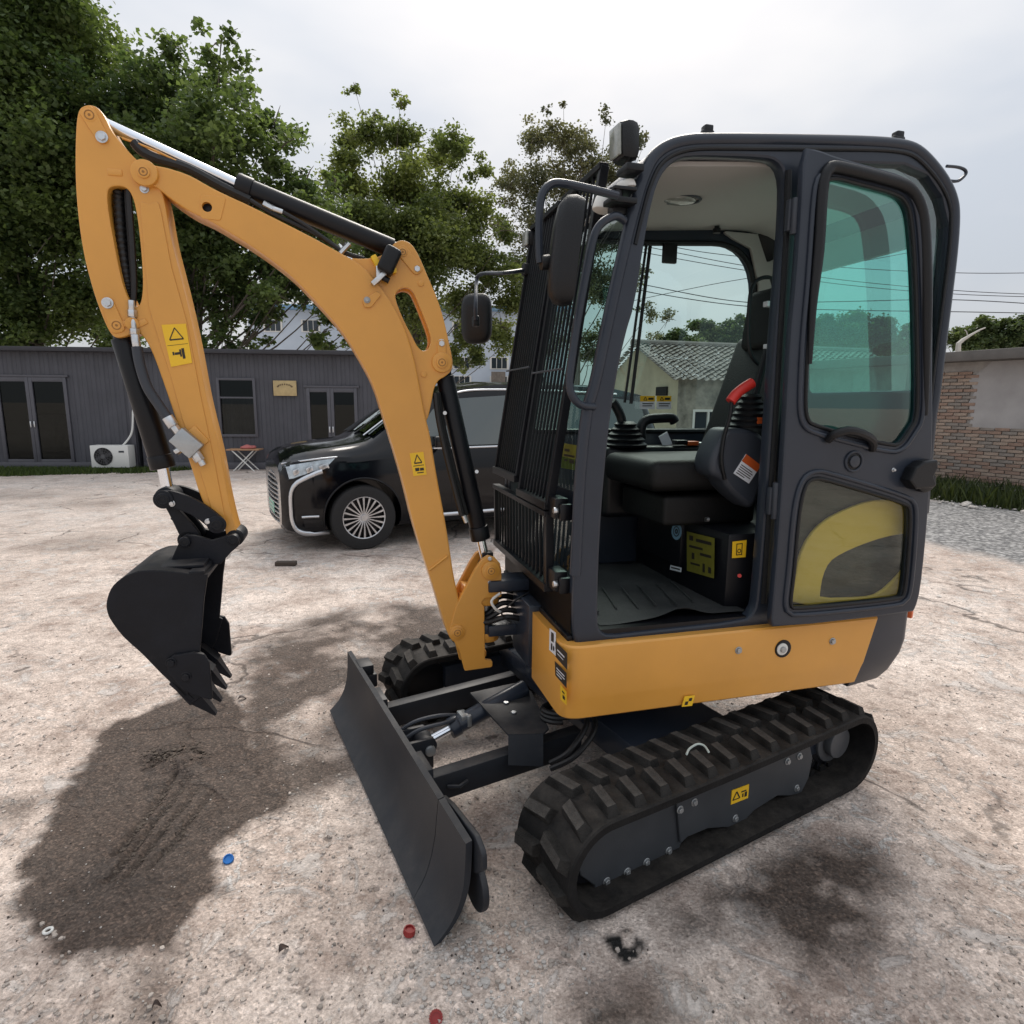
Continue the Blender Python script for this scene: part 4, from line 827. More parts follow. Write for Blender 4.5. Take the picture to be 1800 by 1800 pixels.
bm = NB(); tube(bm, spline([P(.51, 1284, 706), P(.51, 1293, 694), P(.51, 1306, 683), P(.51, 1322, 673)]), .020, 12, rs=None); fin('safety_lever_grip', bm, RED, con, bevel=.0)
bm = NB(); tube(bm, spline([P(.51, 1286, 706), P(.51, 1282, 735), P(.50, 1272, 770), P(.50, 1268, 810), P(.49, 1274, 842)]), .008); fin('safety_lever', bm, PLAST, con)
o = sticker('notice_label', .49, [(1311, 798), (1337, 818), (1316, 850), (1289, 832)], STK_W, con, strokes=INKS([bar(.08, .48, .8, .52), bar(.08, .58, .9, .62), bar(.08, .68, .85, .72), bar(.08, .78, .9, .82), bar(.08, .88, .6, .92)])+[(STK_R, bar(0, 0, 1, .36))])
c = P(.50, 1338, 743); bm = NB(); box(bm, c, (.035, .006, .04)); fin('orange_tag', bm, STK_R, con)
# right console, joystick, arm rest
rbox('right_console', (-.52, -.19, 1.235), (.72, .17, .34), None, BLACKP, .03)
bm = NB()
for k in range(5):
    c = P(-.17, 1098, 785)+Vector((0, 0, .024*k)); cyl(bm, c, c+Vector((0, 0, .012)), .10-.013*k, .108-.013*k, seg=20); cyl(bm, c+Vector((0, 0, .012)), c+Vector((0, 0, .024)), .108-.013*k, .09-.013*k, seg=20)
fin('joystick_boot', bm, PLAST, cab)
bm = NB(); tube(bm, spline([P(-.17, 1094, 758), P(-.17, 1092, 735), P(-.17, 1083, 715), P(-.17, 1076, 706)]), .022, 10, rs=None); fin('joystick', bm, PLAST, cab)
bm = NB(); tube(bm, spline([P(-.19, 1128, 772), P(-.19, 1127, 752), P(-.19, 1137, 738), P(-.19, 1160, 735), P(-.19, 1180, 735), P(-.19, 1186, 742)]), .024, 12); fin('travel_lever', bm, PLAST, cab)
bm = NB(); box(bm, P(-.19, 1170, 774), (.05, .004, .07), Matrix.Rotation(.5, 3, 'Y')); fin('paper_card', bm, STK_W, cab)
for k, (u, v) in enumerate(((1215, 779), (1232, 781), (1195, 777))):
    bm = NB(); box(bm, P(-.14, u, v), (.06, .05, .02)); fin('switch', bm, [STK_R, STEEL, PLAST][k], cab, bevel=.003)
for k, u in enumerate((1125, 1154)):
    q = [P(YRW+.052, u, 696), P(YRW+.052, u+26, 696), P(YRW+.052, u+26, 719), P(YRW+.052, u, 719)]; o = pane('window_label', q, STK_W, cab)
    bm = NB(); bm.faces.new([bm.verts.new(p+Vector((0, .001, 0))) for p in (q[0], q[1], q[1].lerp(q[2], .42), q[0].lerp(q[3], .42))]); fin('print', bm, STK_Y, o, smooth=0)
    bm = NB()
    for poly in tri(.35, .22, .12, .14, .05)+[bar(.55, .14, .9, .3), bar(.15, .55, .9, .62), bar(.15, .72, .8, .79)]: bm.faces.new([bm.verts.new(q[0].lerp(q[1], s).lerp(q[3].lerp(q[2], s), t)+Vector((0, .002, 0))) for s, t in poly])
    fin('print', bm, INK, o, smooth=0)
# ---------------- yellow arched plate seen through the lower door window
plate('yellow_arch_plate', chaikin(xz(.64, [(1388, 1072), (1398, 1015), (1405, 978), (1422, 942), (1450, 914), (1489, 894), (1528, 880), (1560, 878), (1602, 886), (1602, 936), (1556, 944), (1514, 958), (1478, 974), (1458, 988), (1447, 1011), (1442, 1040), (1442, 1052), (1520, 1050), (1545, 1044), (1578, 1014), (1600, 985), (1600, 1060)]), 1), .626, .642, mat('arch_yellow', (.60, .45, .10), .4, var=.06, vscale=3), EX, bev=.006)
# ---------------- door, swung right back
DY = .70
DOOR = [(1414, 258), (1440, 262), (1470, 274), (1528, 290), (1592, 308), (1617, 330), (1632, 358), (1639, 402), (1642, 458), (1641, 541), (1640, 680), (1641, 739), (1639, 806), (1635, 867), (1628, 956), (1619, 1039), (1611, 1068), (1604, 1078), (1361, 1105), (1355, 1094), (1358, 1067), (1367, 956), (1375, 844), (1383, 706), (1389, 597), (1400, 486), (1408, 374)]
DW = [(1450, 310), (1520, 328), (1578, 343), (1594, 360), (1601, 388), (1608, 486), (1612, 652), (1611, 735), (1600, 752), (1581, 781), (1560, 779), (1528, 772), (1430, 746), (1419, 735), (1417, 700), (1422, 597), (1433, 486), (1442, 347)]
DL = [(1431, 842), (1450, 844), (1592, 886), (1599, 897), (1597, 956), (1589, 1044), (1581, 1051), (1397, 1069), (1390, 1063), (1397, 1011), (1406, 900), (1417, 852)]
W1, W2 = chaikin(xz(DY, DW), 2), chaikin(xz(DY, DL), 2)
door = plate('cab_door', chaikin(xz(DY, DOOR), 1), DY-.03, DY, GRAPH, EX, holes=[W1, W2], bev=.008, smooth=40)
pane('door_window', [(x, DY-.012, z) for x, z in W1], G_DOOR, door); pane('door_low_window', [(x, DY-.012, z) for x, z in W2], G_LOW, door)
def grow(poly, d):
    cx, cz = sum(p[0] for p in poly)/len(poly), sum(p[1] for p in poly)/len(poly); o = []
    n = len(poly); sg = 1 if area(poly) > 0 else -1
    for i in range(n):
        a, b = Vector(poly[i-1]), Vector(poly[(i+1) % n]); t = (b-a).normalized(); o.append((poly[i][0]+t.y*d*sg, poly[i][1]-t.x*d*sg))
    return o
for Wn in (W1, W2):
    bm = NB(); tube(bm, [(x, DY+.000, z) for x, z in grow(Wn, .004)], .0075, 8, True); fin('window_seal', bm, PLAST, door)
    bm = NB(); tube(bm, [(x, DY+.002, z) for x, z in grow(Wn, .030)], .009, 8, True); fin('door_pressing', bm, GRAPH, door, 60)
roll = p3(DY+.006, [(1423, 640), (1428, 540), (1438, 440), (1444, 345), (1449, 312), (1456, 299), (1470, 294), (1530, 308), (1585, 324), (1606, 340), (1619, 368), (1625, 410), (1628, 500), (1628, 620), (1627, 730)])
bm = NB(); pr_ = spline(roll, 4); tube(bm, pr_, .020, 12, rs=[.020*min(1, .40+.08*i, .40+.09*(len(pr_)-1-i)) for i in range(len(pr_))]); fin('window_frame_roll', bm, PLAST, door, 60)
bm = NB(); tube(bm, spline([P(DY+.004, 1455, 773), P(DY+.03, 1468, 763), P(DY+.045, 1490, 757), P(DY+.045, 1515, 762), P(DY+.03, 1533, 774), P(DY+.004, 1533, 789)], 5), .016, 10); fin('door_pull', bm, PLAST, door)
c = pq(1500, 811, DY); pin('lock_recess', DY-.004, DY+.003, c, .036, PLAST, door, 28); pin('lock_button', DY, DY+.010, c, .022, GREYP, door, 24)
bm = NB(); tube(bm, [(c[0]+.036*math.cos(a), DY+.003, c[1]+.036*math.sin(a)) for a in np.linspace(0, 2*PI, 28, endpoint=False)], .005, 8, True); fin('lock_ring', bm, GRAPH, door)
plate('door_latch', fillet(xz(DY+.05, [(1611, 822), (1626, 811), (1650, 808), (1650, 824), (1643, 838), (1648, 850), (1645, 857), (1611, 861), (1600, 845)]), .008), DY+.001, DY+.05, PLAST, door, bev=.008)
c = pq(1618, 844, DY); pin('latch_boss', DY, DY+.03, c, .045, PLAST, door, 24, .006)
bolt(pq(1570, 826, DY), DY, door, .006)
for v in (380, 880):
    bm = NB(); u = 1399 if v < 500 else 1365; cyl(bm, P(DY-.03, u, v-32), P(DY-.03, u-4, v+32), .013, seg=14); box(bm, P(DY-.045, u-3, v), (.06, .02, .10)); fin('door_hinge', bm, GREYP, EX, bevel=.002)
bm = NB(); tube(bm, [P(CY+.004, u, v) for u, v in ((1386, 300), (1383, 420), (1372, 597), (1364, 740), (1353, 900), (1342, 1060))], .012, 8); fin('door_seal', bm, PLAST, cab)
# ================================================================== GROUND
def pip(px, py, poly):
    inside = np.zeros(px.shape, bool); n = len(poly)
    for i in range(n):
        x0, y0 = poly[i-1]; x1, y1 = poly[i]
        c_ = ((y0 > py) != (y1 > py)) & (px < (x1-x0)*(py-y0)/(y1-y0+1e-12)+x0); inside ^= c_
    return inside
def sdf(px, py, poly):
    d = np.full(px.shape, 1e9); n = len(poly)
    for i in range(n):
        a, b = np.array(poly[i-1]), np.array(poly[i]); ab = b-a
        t = np.clip(((px-a[0])*ab[0]+(py-a[1])*ab[1])/(ab@ab+1e-12), 0, 1)
        d = np.minimum(d, np.hypot(px-a[0]-t*ab[0], py-a[1]-t*ab[1]))
    return np.where(pip(px, py, poly), -d, d)
def vnoise(x, y, s, seed, octs=4):
    o = np.zeros_like(x); amp = 1; tot = 0; r = np.random.default_rng(seed)
    for k in range(octs):
        tb = r.random((256, 256)); X = x/s+1000; Y = y/s+1000; xi, yi = np.floor(X).astype(int), np.floor(Y).astype(int); fx_, fy_ = X-xi, Y-yi
        fx_ = fx_*fx_*(3-2*fx_); fy_ = fy_*fy_*(3-2*fy_); g = lambda a, b: tb[a & 255, b & 255]
        o += amp*((g(xi, yi)*(1-fx_)+g(xi+1, yi)*fx_)*(1-fy_)+(g(xi, yi+1)*(1-fx_)+g(xi+1, yi+1)*fx_)*fy_); tot += amp; amp *= .55; s /= 2
    return o/tot
def gpoly(pts): return [tuple(at(FW, 2, 0, u, v)[:2]) for u, v in pts]
def sm(a, b, x): t = np.clip((x-a)/(b-a), 0, 1); return t*t*(3-2*t)
WET = gpoly([(380, 1205), (330, 1215), (270, 1240), (205, 1268), (160, 1310), (120, 1365), (98, 1425), (70, 1480), (45, 1530), (42, 1585), (70, 1625), (110, 1652), (160, 1682), (220, 1672), (300, 1665), (345, 1620), (378, 1590), (400, 1558), (385, 1535), (378, 1508), (392, 1480), (430, 1445), (500, 1420), (520, 1380), (450, 1300), (430, 1230)])
DAMP = gpoly([(420, 1160), (470, 1118), (540, 1085), (620, 1068), (700, 1058), (780, 1062), (820, 1110), (800, 1200), (700, 1240), (650, 1290), (640, 1390), (560, 1405), (480, 1430), (400, 1400), (390, 1260)])
BROWN = gpoly([(1130, 1590), (1180, 1560), (1300, 1500), (1400, 1460), (1540, 1460), (1620, 1560), (1580, 1600), (1600, 1680), (1540, 1730), (1420, 1735), (1340, 1660), (1260, 1665), (1190, 1680)])
BROWN2 = gpoly([(1010, 1740), (1080, 1710), (1160, 1720), (1220, 1800), (1180, 1850), (980, 1850)])
BROWN3 = gpoly([(230, 1690), (290, 1680), (300, 1800), (270, 1840), (220, 1840), (240, 1760)])
BROWN4 = gpoly([(-40, 1400), (60, 1392), (75, 1410), (40, 1440), (-40, 1455)])
OIL = gpoly([(1055, 1650), (1080, 1640), (1100, 1632), (1128, 1655), (1130, 1672), (1100, 1690), (1075, 1672)])
MOUND = gpoly([(265, 1330), (300, 1300), (345, 1310), (358, 1340), (330, 1358), (280, 1358)])
GRAVEL = gpoly([(1500, 885), (1640, 876), (1900, 868), (1900, 1010), (1800, 994), (1720, 978), (1630, 955), (1500, 930)])
UNDER = gpoly([(700, 1250), (1000, 1180), (1500, 1190), (1540, 1330), (1420, 1470), (1050, 1640), (900, 1480), (800, 1420)])
def axis(fine0, fine1, step, far, g=1.13):
    a = list(np.arange(fine0, fine1, step)); s = step
    while a[-1] < far: s *= g; a.append(a[-1]+s)
    s = step
    while a[0] > -far: s *= g; a.insert(0, a[0]-s)
    return np.array(a)
gxs, gys = axis(-3.4, 3.2, .0125, 420), axis(.7, 4.4, .0125, 420)
GX, GY = np.meshgrid(gxs, gys); fx1, fy1 = GX.ravel(), GY.ravel()
near = sm(16, 9, np.hypot(fx1, fy1))
nz1 = vnoise(fx1, fy1, .35, 1, 5); nz2 = vnoise(fx1, fy1, 1.1, 2, 5); nz3 = vnoise(fx1, fy1, .12, 3, 4); nz4 = vnoise(fx1, fy1, .045, 4, 2)
def mask(poly, soft, amp): return sm(soft, -soft, sdf(fx1, fy1, poly)+(nz1-.5)*amp+(nz3-.5)*amp*.5)
wet = sm(.05, -.04, sdf(fx1, fy1, WET)+(nz1-.5)*.13+(nz3-.5)*.10+(nz4-.5)*.05)*.98
damp = mask(DAMP, .10, .30)*np.clip(.60+1.9*(nz1-.45)+.8*(nz3-.5), 0, .82)
brown = np.maximum.reduce([mask(BROWN, .10, .34)*np.clip(.45+2.6*(nz1-.47)+1.2*(nz3-.5), 0, .95), mask(BROWN2, .10, .22)*np.clip(.6+2*(nz1-.47), 0, .9), mask(BROWN3, .06, .12)*.5, mask(BROWN4, .08, .15)*.6])
oil = mask(OIL, .012, .11)
far_st = sm(.60, .72, vnoise(fx1, fy1, 2.4, 9, 5))*.35*sm(3.3, 6, fy1)
WETM = np.clip(np.maximum.reduce([wet, damp, brown, far_st]), 0, 1)
OILM = np.clip(oil*sm(.30, .44, vnoise(fx1, fy1, .06, 31, 3)), 0, 1); GRAV = mask(GRAVEL, .15, .5)
scr = np.zeros_like(fx1)
for (u0, v0, u1, v1) in ((372, 1392, 268, 1522), (352, 1376, 222, 1540), (332, 1366, 190, 1548), (312, 1362, 226, 1470), (296, 1378, 205, 1500)):
    a, b = np.array(gpoly([(u0, v0)])[0]), np.array(gpoly([(u1, v1)])[0]); ab = b-a
    t = np.clip(((fx1-a[0])*ab[0]+(fy1-a[1])*ab[1])/(ab@ab), 0, 1); d = np.hypot(fx1-a[0]-t*ab[0]+(nz3-.5)*.03, fy1-a[1]-t*ab[1]+(nz3-.5)*.03)
    scr = np.maximum(scr, np.exp(-(d/.009)**2)*sm(.25, .5, nz1+.1))
mound = mask(MOUND, .06, .10)
Z = near*(.006*(nz2-.5)+.005*(nz1-.5)+.0045*(nz3-.5)+.003*(nz4-.5))-.022*scr+mound*(.022+.05*(nz3-.3))
me = bpy.data.meshes.new('ground'); nx_, ny_ = len(gxs), len(gys)
me.vertices.add(nx_*ny_); me.vertices.foreach_set('co', np.stack([fx1, fy1, Z], 1).ravel())
idx = np.arange(nx_*ny_).reshape(ny_, nx_); q = np.stack([idx[:-1, :-1], idx[:-1, 1:], idx[1:, 1:], idx[1:, :-1]], -1).reshape(-1, 4)
me.loops.add(q.size); me.loops.foreach_set('vertex_index', q.ravel().astype(np.int32)); me.polygons.add(len(q)); me.polygons.foreach_set('loop_start', (np.arange(len(q))*4).astype(np.int32)); me.polygons.foreach_set('loop_total', np.full(len(q), 4, np.int32)); me.update(calc_edges=True)
for nm, arr in (('soak', WETM), ('oil', OILM), ('gravel', GRAV), ('pale_far', sm(4.5, 9, np.hypot(fx1-.3, fy1-2.7)+(nz2-.5)*3)), ('dig', np.clip(scr*.95, 0, 1))):
    me.attributes.new(nm, 'FLOAT', 'POINT').data.foreach_set('value', arr.astype(np.float32))
gm = bpy.data.materials.new('worn_concrete'); gm.use_nodes = True; t = gm.node_tree; B_ = t.nodes['Principled BSDF']; n_ = t.nodes.new; l_ = t.links.new
geo = n_('ShaderNodeNewGeometry')
def noise(scale, det=6, rough=.6, vec=None, dist=0):
    x = n_('ShaderNodeTexNoise'); x.inputs['Scale'].default_value = scale; x.inputs['Detail'].default_value = det; x.inputs['Roughness'].default_value = rough; x.inputs['Distortion'].default_value = dist; l_(vec or geo.outputs['Position'], x.inputs['Vector']); return x.outputs['Fac']
def ramp(src, stops, interp='LINEAR'):
    r = n_('ShaderNodeValToRGB'); r.color_ramp.interpolation = interp; e = r.color_ramp.elements
    while len(e) < len(stops): e.new(.5)
    for k, (p, c_) in enumerate(stops): e[k].position = p; e[k].color = (*c_, 1) if isinstance(c_, tuple) else (c_, c_, c_, 1)
    l_(src, r.inputs['Fac']); return r.outputs['Color']
def mixc(f, a, b, mode='MIX'):
    m_ = n_('ShaderNodeMixRGB'); m_.blend_type = mode
    for s, v in (('Fac', f), ('Color1', a), ('Color2', b)):
        if isinstance(v, (int, float)): m_.inputs[s].default_value = v
        elif isinstance(v, tuple): m_.inputs[s].default_value = (*v, 1)
        else: l_(v, m_.inputs[s])
    return m_.outputs['Color']
def attr(nm): a = n_('ShaderNodeAttribute'); a.attribute_name = nm; return a.outputs['Fac']
def math_(op, a, b):
    m_ = n_('ShaderNodeMath'); m_.operation = op; m_.use_clamp = False
    for i, v in enumerate((a, b)):
        if isinstance(v, (int, float)): m_.inputs[i].default_value = v
        else: l_(v, m_.inputs[i])
    return m_.outputs['Value']
big = noise(.55, 8, .62, dist=.6); mid = noise(2.6, 8, .66, dist=.4); small = noise(16, 6, .65); grain = noise(95, 3, .6); fine = noise(320, 2, .5)
col = ramp(big, [(.32, (.455, .370, .318)), (.5, (.575, .488, .430)), (.68, (.655, .588, .538))])
pat = ramp(mid, [(.36, (.66, .61, .59)), (.5, (1, 1, 1)), (.66, (1.2, 1.2, 1.2))])
col = mixc(.85, col, pat, 'MULTIPLY')
col = mixc(.85, col, ramp(small, [(.34, (.66, .63, .61)), (.48, (1., 1., 1.)), (.62, (1.2, 1.2, 1.2))]), 'MULTIPLY')
def cells(scale):
    v_ = n_('ShaderNodeTexVoronoi'); v_.inputs['Scale'].default_value = scale; l_(geo.outputs['Position'], v_.inputs['Vector']); s_ = n_('ShaderNodeSeparateXYZ'); l_(v_.outputs['Color'], s_.inputs['Vector']); return s_.outputs['X']
grit = cells(110); grit2 = cells(260)
col = mixc(.5, col, ramp(grit, [(.0, (.62, .60, .58)), (.25, (.92, .91, .90)), (.75, (1.05, 1.05, 1.05)), (.97, (1.5, 1.5, 1.5))]), 'MULTIPLY')
col = mixc(.3, col, ramp(grit2, [(.0, (.60, .58, .56)), (.3, (.95, .95, .95)), (1., (1.25, 1.25, 1.25))]), 'MULTIPLY')
flake = math_('MULTIPLY', ramp(noise(11, 9, .72, dist=.8), [(.565, 0.), (.585, 1.)]), ramp(noise(1.1, 4), [(.42, 0.), (.56, .8)])); col = mixc(flake, col, (.66, .64, .61))
col = mixc(.55, col, ramp(grain, [(.34, (.55, .53, .52)), (.5, (1, 1, 1)), (.64, (1.25, 1.25, 1.25))]), 'MULTIPLY')
vo = n_('ShaderNodeTexVoronoi'); vo.inputs['Scale'].default_value = 42; l_(geo.outputs['Position'], vo.inputs['Vector'])     # exposed aggregate
agg = ramp(vo.outputs['Distance'], [(.12, 1.), (.32, 0.)]); vc = ramp(vo.outputs['Color'], [(.2, (.22, .19, .17)), (.55, (.50, .44, .40)), (.9, (.74, .71, .68))])
aggm = math_('MULTIPLY', agg, ramp(noise(1.3, 5), [(.40, 0.), (.58, .75)])); col = mixc(aggm, col, vc)
col = mixc(math_('MULTIPLY', attr('pale_far'), .45), col, mixc(.5, col, (.66, .59, .54)))  # ground turns paler with distance from the machine
# peeled paler crust and dark pits
crust = ramp(noise(3.4, 9, .7, dist=1.2), [(.56, 0.), (.60, 1.)]); col = mixc(math_('MULTIPLY', crust, .5), col, (.60, .575, .55))
pits = ramp(noise(26, 4, .6), [(.30, 1.), (.36, 0.)]); col = mixc(math_('MULTIPLY', pits, .55), col, (.16, .135, .12))
specks = ramp(noise(7, 2, .5), [(.255, 1.), (.28, 0.)]); col = mixc(math_('MULTIPLY', specks, .7), col, (.07, .06, .055))
# cracks
vk = n_('ShaderNodeTexVoronoi'); vk.feature = 'DISTANCE_TO_EDGE'; vk.inputs['Scale'].default_value = .55
wv = n_('ShaderNodeVectorMath'); wv.operation = 'ADD'; nn_ = n_('ShaderNodeTexNoise'); nn_.inputs['Scale'].default_value = 2.2; nn_.inputs['Detail'].default_value = 5; sc_ = n_('ShaderNodeVectorMath'); sc_.operation = 'SCALE'; sc_.inputs['Scale'].default_value = .55
l_(geo.outputs['Position'], nn_.inputs['Vector']); l_(nn_.outputs['Color'], sc_.inputs[0]); l_(geo.outputs['Position'], wv.inputs[0]); l_(sc_.outputs['Vector'], wv.inputs[1]); l_(wv.outputs['Vector'], vk.inputs['Vector'])
crack = math_('MULTIPLY', ramp(vk.outputs['Distance'], [(.003, 1.), (.009, 0.)]), ramp(noise(.9, 3), [(.46, 0.), (.56, .8)])); col = mixc(crack, col, (.10, .085, .075))
vk2 = n_('ShaderNodeTexVoronoi'); vk2.feature = 'DISTANCE_TO_EDGE'; vk2.inputs['Scale'].default_value = 9; l_(wv.outputs['Vector'], vk2.inputs['Vector'])
craze = math_('MULTIPLY', ramp(vk2.outputs['Distance'], [(.015, 1.), (.05, 0.)]), ramp(noise(1.7, 4), [(.56, 0.), (.64, .55)])); col = mixc(craze, col, (.14, .12, .11))
# soaked soil, oil, gravel
wf = math_('ADD', attr('soak'), math_('MULTIPLY', math_('SUBTRACT', small, .5), .35)); wf = ramp(wf, [(.06, 0.), (.85, 1.)])
dirt = mixc(.6, ramp(grain, [(.3, (.028, .018, .013)), (.5, (.052, .036, .028)), (.7, (.095, .070, .056))]), ramp(grit, [(.1, (.5, .5, .5)), (.6, (1., 1., 1.)), (.97, (2.2, 2.1, 2.0))]), 'MULTIPLY'); col = mixc(math_('MULTIPLY', wf, .93), col, dirt)
col = mixc(math_('MULTIPLY', attr('dig'), .75), col, (.014, .010, .008)); col = mixc(attr('oil'), col, (.012, .012, .012))
vg = n_('ShaderNodeTexVoronoi'); vg.inputs['Scale'].default_value = 22; l_(geo.outputs['Position'], vg.inputs['Vector'])
gcol = mixc(.8, ramp(vg.outputs['Color'], [(.1, (.16, .16, .165)), (.5, (.31, .305, .30)), (.9, (.52, .51, .50))]), ramp(vg.outputs['Distance'], [(.25, (1, 1, 1)), (.7, (.45, .45, .45))]), 'MULTIPLY')
col = mixc(attr('gravel'), col, gcol); l_(col, B_.inputs['Base Color'])
rg = math_('SUBTRACT', .92, math_('MULTIPLY', wf, .12)); rg = math_('SUBTRACT', rg, math_('MULTIPLY', attr('oil'), .45)); l_(rg, B_.inputs['Roughness']); B_.inputs['Specular IOR Level'].default_value = .3
h = math_('ADD', math_('MULTIPLY', small, .6), math_('MULTIPLY', grain, .45)); h = math_('ADD', h, math_('MULTIPLY', fine, .10)); h = math_('ADD', h, math_('MULTIPLY', aggm, .25)); h = math_('SUBTRACT', h, math_('MULTIPLY', crack, .6)); h = math_('SUBTRACT', h, math_('MULTIPLY', pits, .3)); h = math_('ADD', h, math_('MULTIPLY', crust, .25)); h = math_('ADD', h, math_('MULTIPLY', grit, .22)); h = math_('ADD', h, math_('MULTIPLY', flake, .3)); h = math_('SUBTRACT', h, math_('MULTIPLY', math_('MULTIPLY', vg.outputs['Distance'], attr('gravel')), .8))
bp2 = n_('ShaderNodeBump'); bp2.inputs['Strength'].default_value = .8; bp2.inputs['Distance'].default_value = .018; l_(h, bp2.inputs['Height']); l_(bp2.outputs['Normal'], B_.inputs['Normal'])
tag(link('ground', me, gm, None, 0), kind='structure'); me.polygons.foreach_set('use_smooth', [True]*len(me.polygons))
# ---- small things lying about
def gp(u, v): q = at(FW, 2, 0, u, v); return Vector((q[0], q[1], 0))
CAPB, CAPR, WOODD = mat('blue_cap', (.01, .16, .50), .4), mat('red_cap', (.30, .028, .026), .45, var=.2), mat('dark_wood', (.06, .045, .035), .8, bump=.4, bscale=60)
def cap(name, c, r, h, m, rot, label, cat):  # a plastic thread protector cap lying on the ground
    e = empty(name, c+Vector((0, 0, .004)), 0, label, cat, 'plastic caps lying on the yard'); e.rotation_euler = rot
    bm = NB(); cyl(bm, (0, 0, 0), (0, 0, h), r, r*.94, seg=24, cap=False); cyl(bm, (0, 0, h*.55), (0, 0, h*.55+.002), r*.96, seg=24); bmesh.ops.solidify(bm, geom=bm.faces[:], thickness=.0025); fin('shell', bm, m, e)
    bm = NB()
    for k in range(18): a = 2*PI*k/18; cyl(bm, (r*math.cos(a), r*math.sin(a), .002), (r*.97*math.cos(a), r*.97*math.sin(a), h*.9), .0018, seg=5)
    fin('grip_ribs', bm, m, e)
cap('plastic_cap', gp(402, 1514), .017, .015, CAPB, (.5, .2, 0), 'blue plastic cap at the edge of the wet stain', 'cap')
cap('plastic_cap', gp(719, 1643), .017, .018, CAPR, (0, .15, 0), 'red plastic cap near the lower tip of the blade', 'cap')
cap('plastic_cap', gp(766, 1790), .017, .014, CAPR, (.9, .3, 0), 'red plastic cap lying at the bottom edge of the yard', 'cap')
bm = NB(); tube(bm, [gp(85, 1639)+Vector((.011*math.cos(a), .011*math.sin(a), .006)) for a in np.linspace(0, 2*PI, 18, endpoint=False)], .0042, 8, True); tag(fin('washer', bm, WHITEP), 'small pale ring washer lying on the wet stain', 'washer')
def leaf(u, v, L_, rz, m, lab, cat, nm='dry_leaf', w_=.35):
    bm = NB(); pts = []; n = 8
    for i in range(n+1):
        t = i/n; wd = math.sin(PI*t)**.8*L_*w_; zz = .006+.010*math.sin(PI*t*1.3); pts.append((bm.verts.new((t*L_, -wd, zz+.004)), bm.verts.new((t*L_, 0, zz)), bm.verts.new((t*L_, wd, zz+.006))))
    for a, b in zip(pts, pts[1:]):
        for k in (0, 1):
            try: bm.faces.new((a[k], b[k], b[k+1], a[k+1]))
            except ValueError: pass
    bmesh.ops.remove_doubles(bm, verts=bm.verts, dist=1e-5); o = fin(nm, bm, m, xf=Matrix.Rotation(rz, 4, 'Z')); o.location = gp(u, v); return tag(o, lab, cat, 'dry leaves on the yard')
DLEAF = mat('dry_leaf', (.045, .028, .022), .7, var=.3, vscale=80)
leaf(490, 1680, .035, 1.0, DLEAF, 'dark dry leaf below the blade on bare concrete', 'leaf'); leaf(418, 1232, .045, .55, DLEAF, 'dark dry leaf on damp ground right of the bucket teeth', 'leaf'); leaf(268, 1775, .022, .4, DLEAF, 'small dark leaf at the bottom left on brown stain', 'leaf')
bm = NB(); box(bm, (0, 0, .022), (.20, .07, .04)); o = fin('wood_block', bm, WOODD, bevel=.004); o.location = gp(503, 994); o.rotation_euler = (0, 0, .05); tag(o, 'dark flat block lying in front of the black car', 'block')
STONE = mat('pale_stone', (.46, .43, .40), .9, bump=.5, bscale=120, var=.2, vscale=30)
def pebble(bm, c, r):
    q = bmesh.ops.create_icosphere(bm, subdivisions=1, radius=1)['verts']; s = Vector((random.uniform(.7, 1.2), random.uniform(.7, 1.2), random.uniform(.4, .7)))*r
    for v in q: v.co = Vector((v.co.x*s.x, v.co.y*s.y, v.co.z*s.z))*random.uniform(.85, 1.12)+c
DRKP0 = [[(1110, 1600), (1180, 1540), (1300, 1480), (1420, 1440), (1560, 1440), (1650, 1560), (1620, 1600), (1630, 1700), (1540, 1760), (1420, 1760), (1340, 1690), (1190, 1710)], [(980, 1730), (1080, 1690), (1180, 1700), (1240, 1800), (960, 1800)]]
bm = NB()
for k in range(900):
    u, v = random.uniform(0, 1800), random.uniform(1000, 1800)
    c = gp(u, v)
    if k >= 220 and any(pip(np.array([u]), np.array([v]), p_)[0] for p_ in DRKP0): continue
    if k < 220: c = gp(random.gauss(850, 55), random.gauss(1690, 60))
    pebble(bm, c+Vector((0, 0, .002)), random.choice([.003, .004, .005, .007, .010]) if k < 220 else random.choice([.002, .002, .003, .003, .004]))
tag(fin('loose_pebbles', bm, STONE, smooth=0), 'loose pale pebbles and crumbs scattered over the yard', kind='stuff')
CHIPM = mat('concrete_chip', (.40, .35, .31), .95, bump=.4, bscale=160, var=.45, vscale=9); DARKC = mat('dark_grit', (.07, .058, .05), .9, var=.4, vscale=20)
DRKP = [[(1110, 1600), (1180, 1540), (1300, 1480), (1420, 1440), (1560, 1440), (1650, 1560), (1620, 1600), (1630, 1700), (1540, 1760), (1420, 1760), (1340, 1690), (1190, 1710)], [(980, 1730), (1080, 1690), (1180, 1700), (1240, 1800), (960, 1800)]]
WETP = [(u, v) for u, v in ((300, 1225), (120, 1365), (42, 1585), (160, 1682), (300, 1665), (400, 1558), (392, 1480), (520, 1380), (430, 1230))]
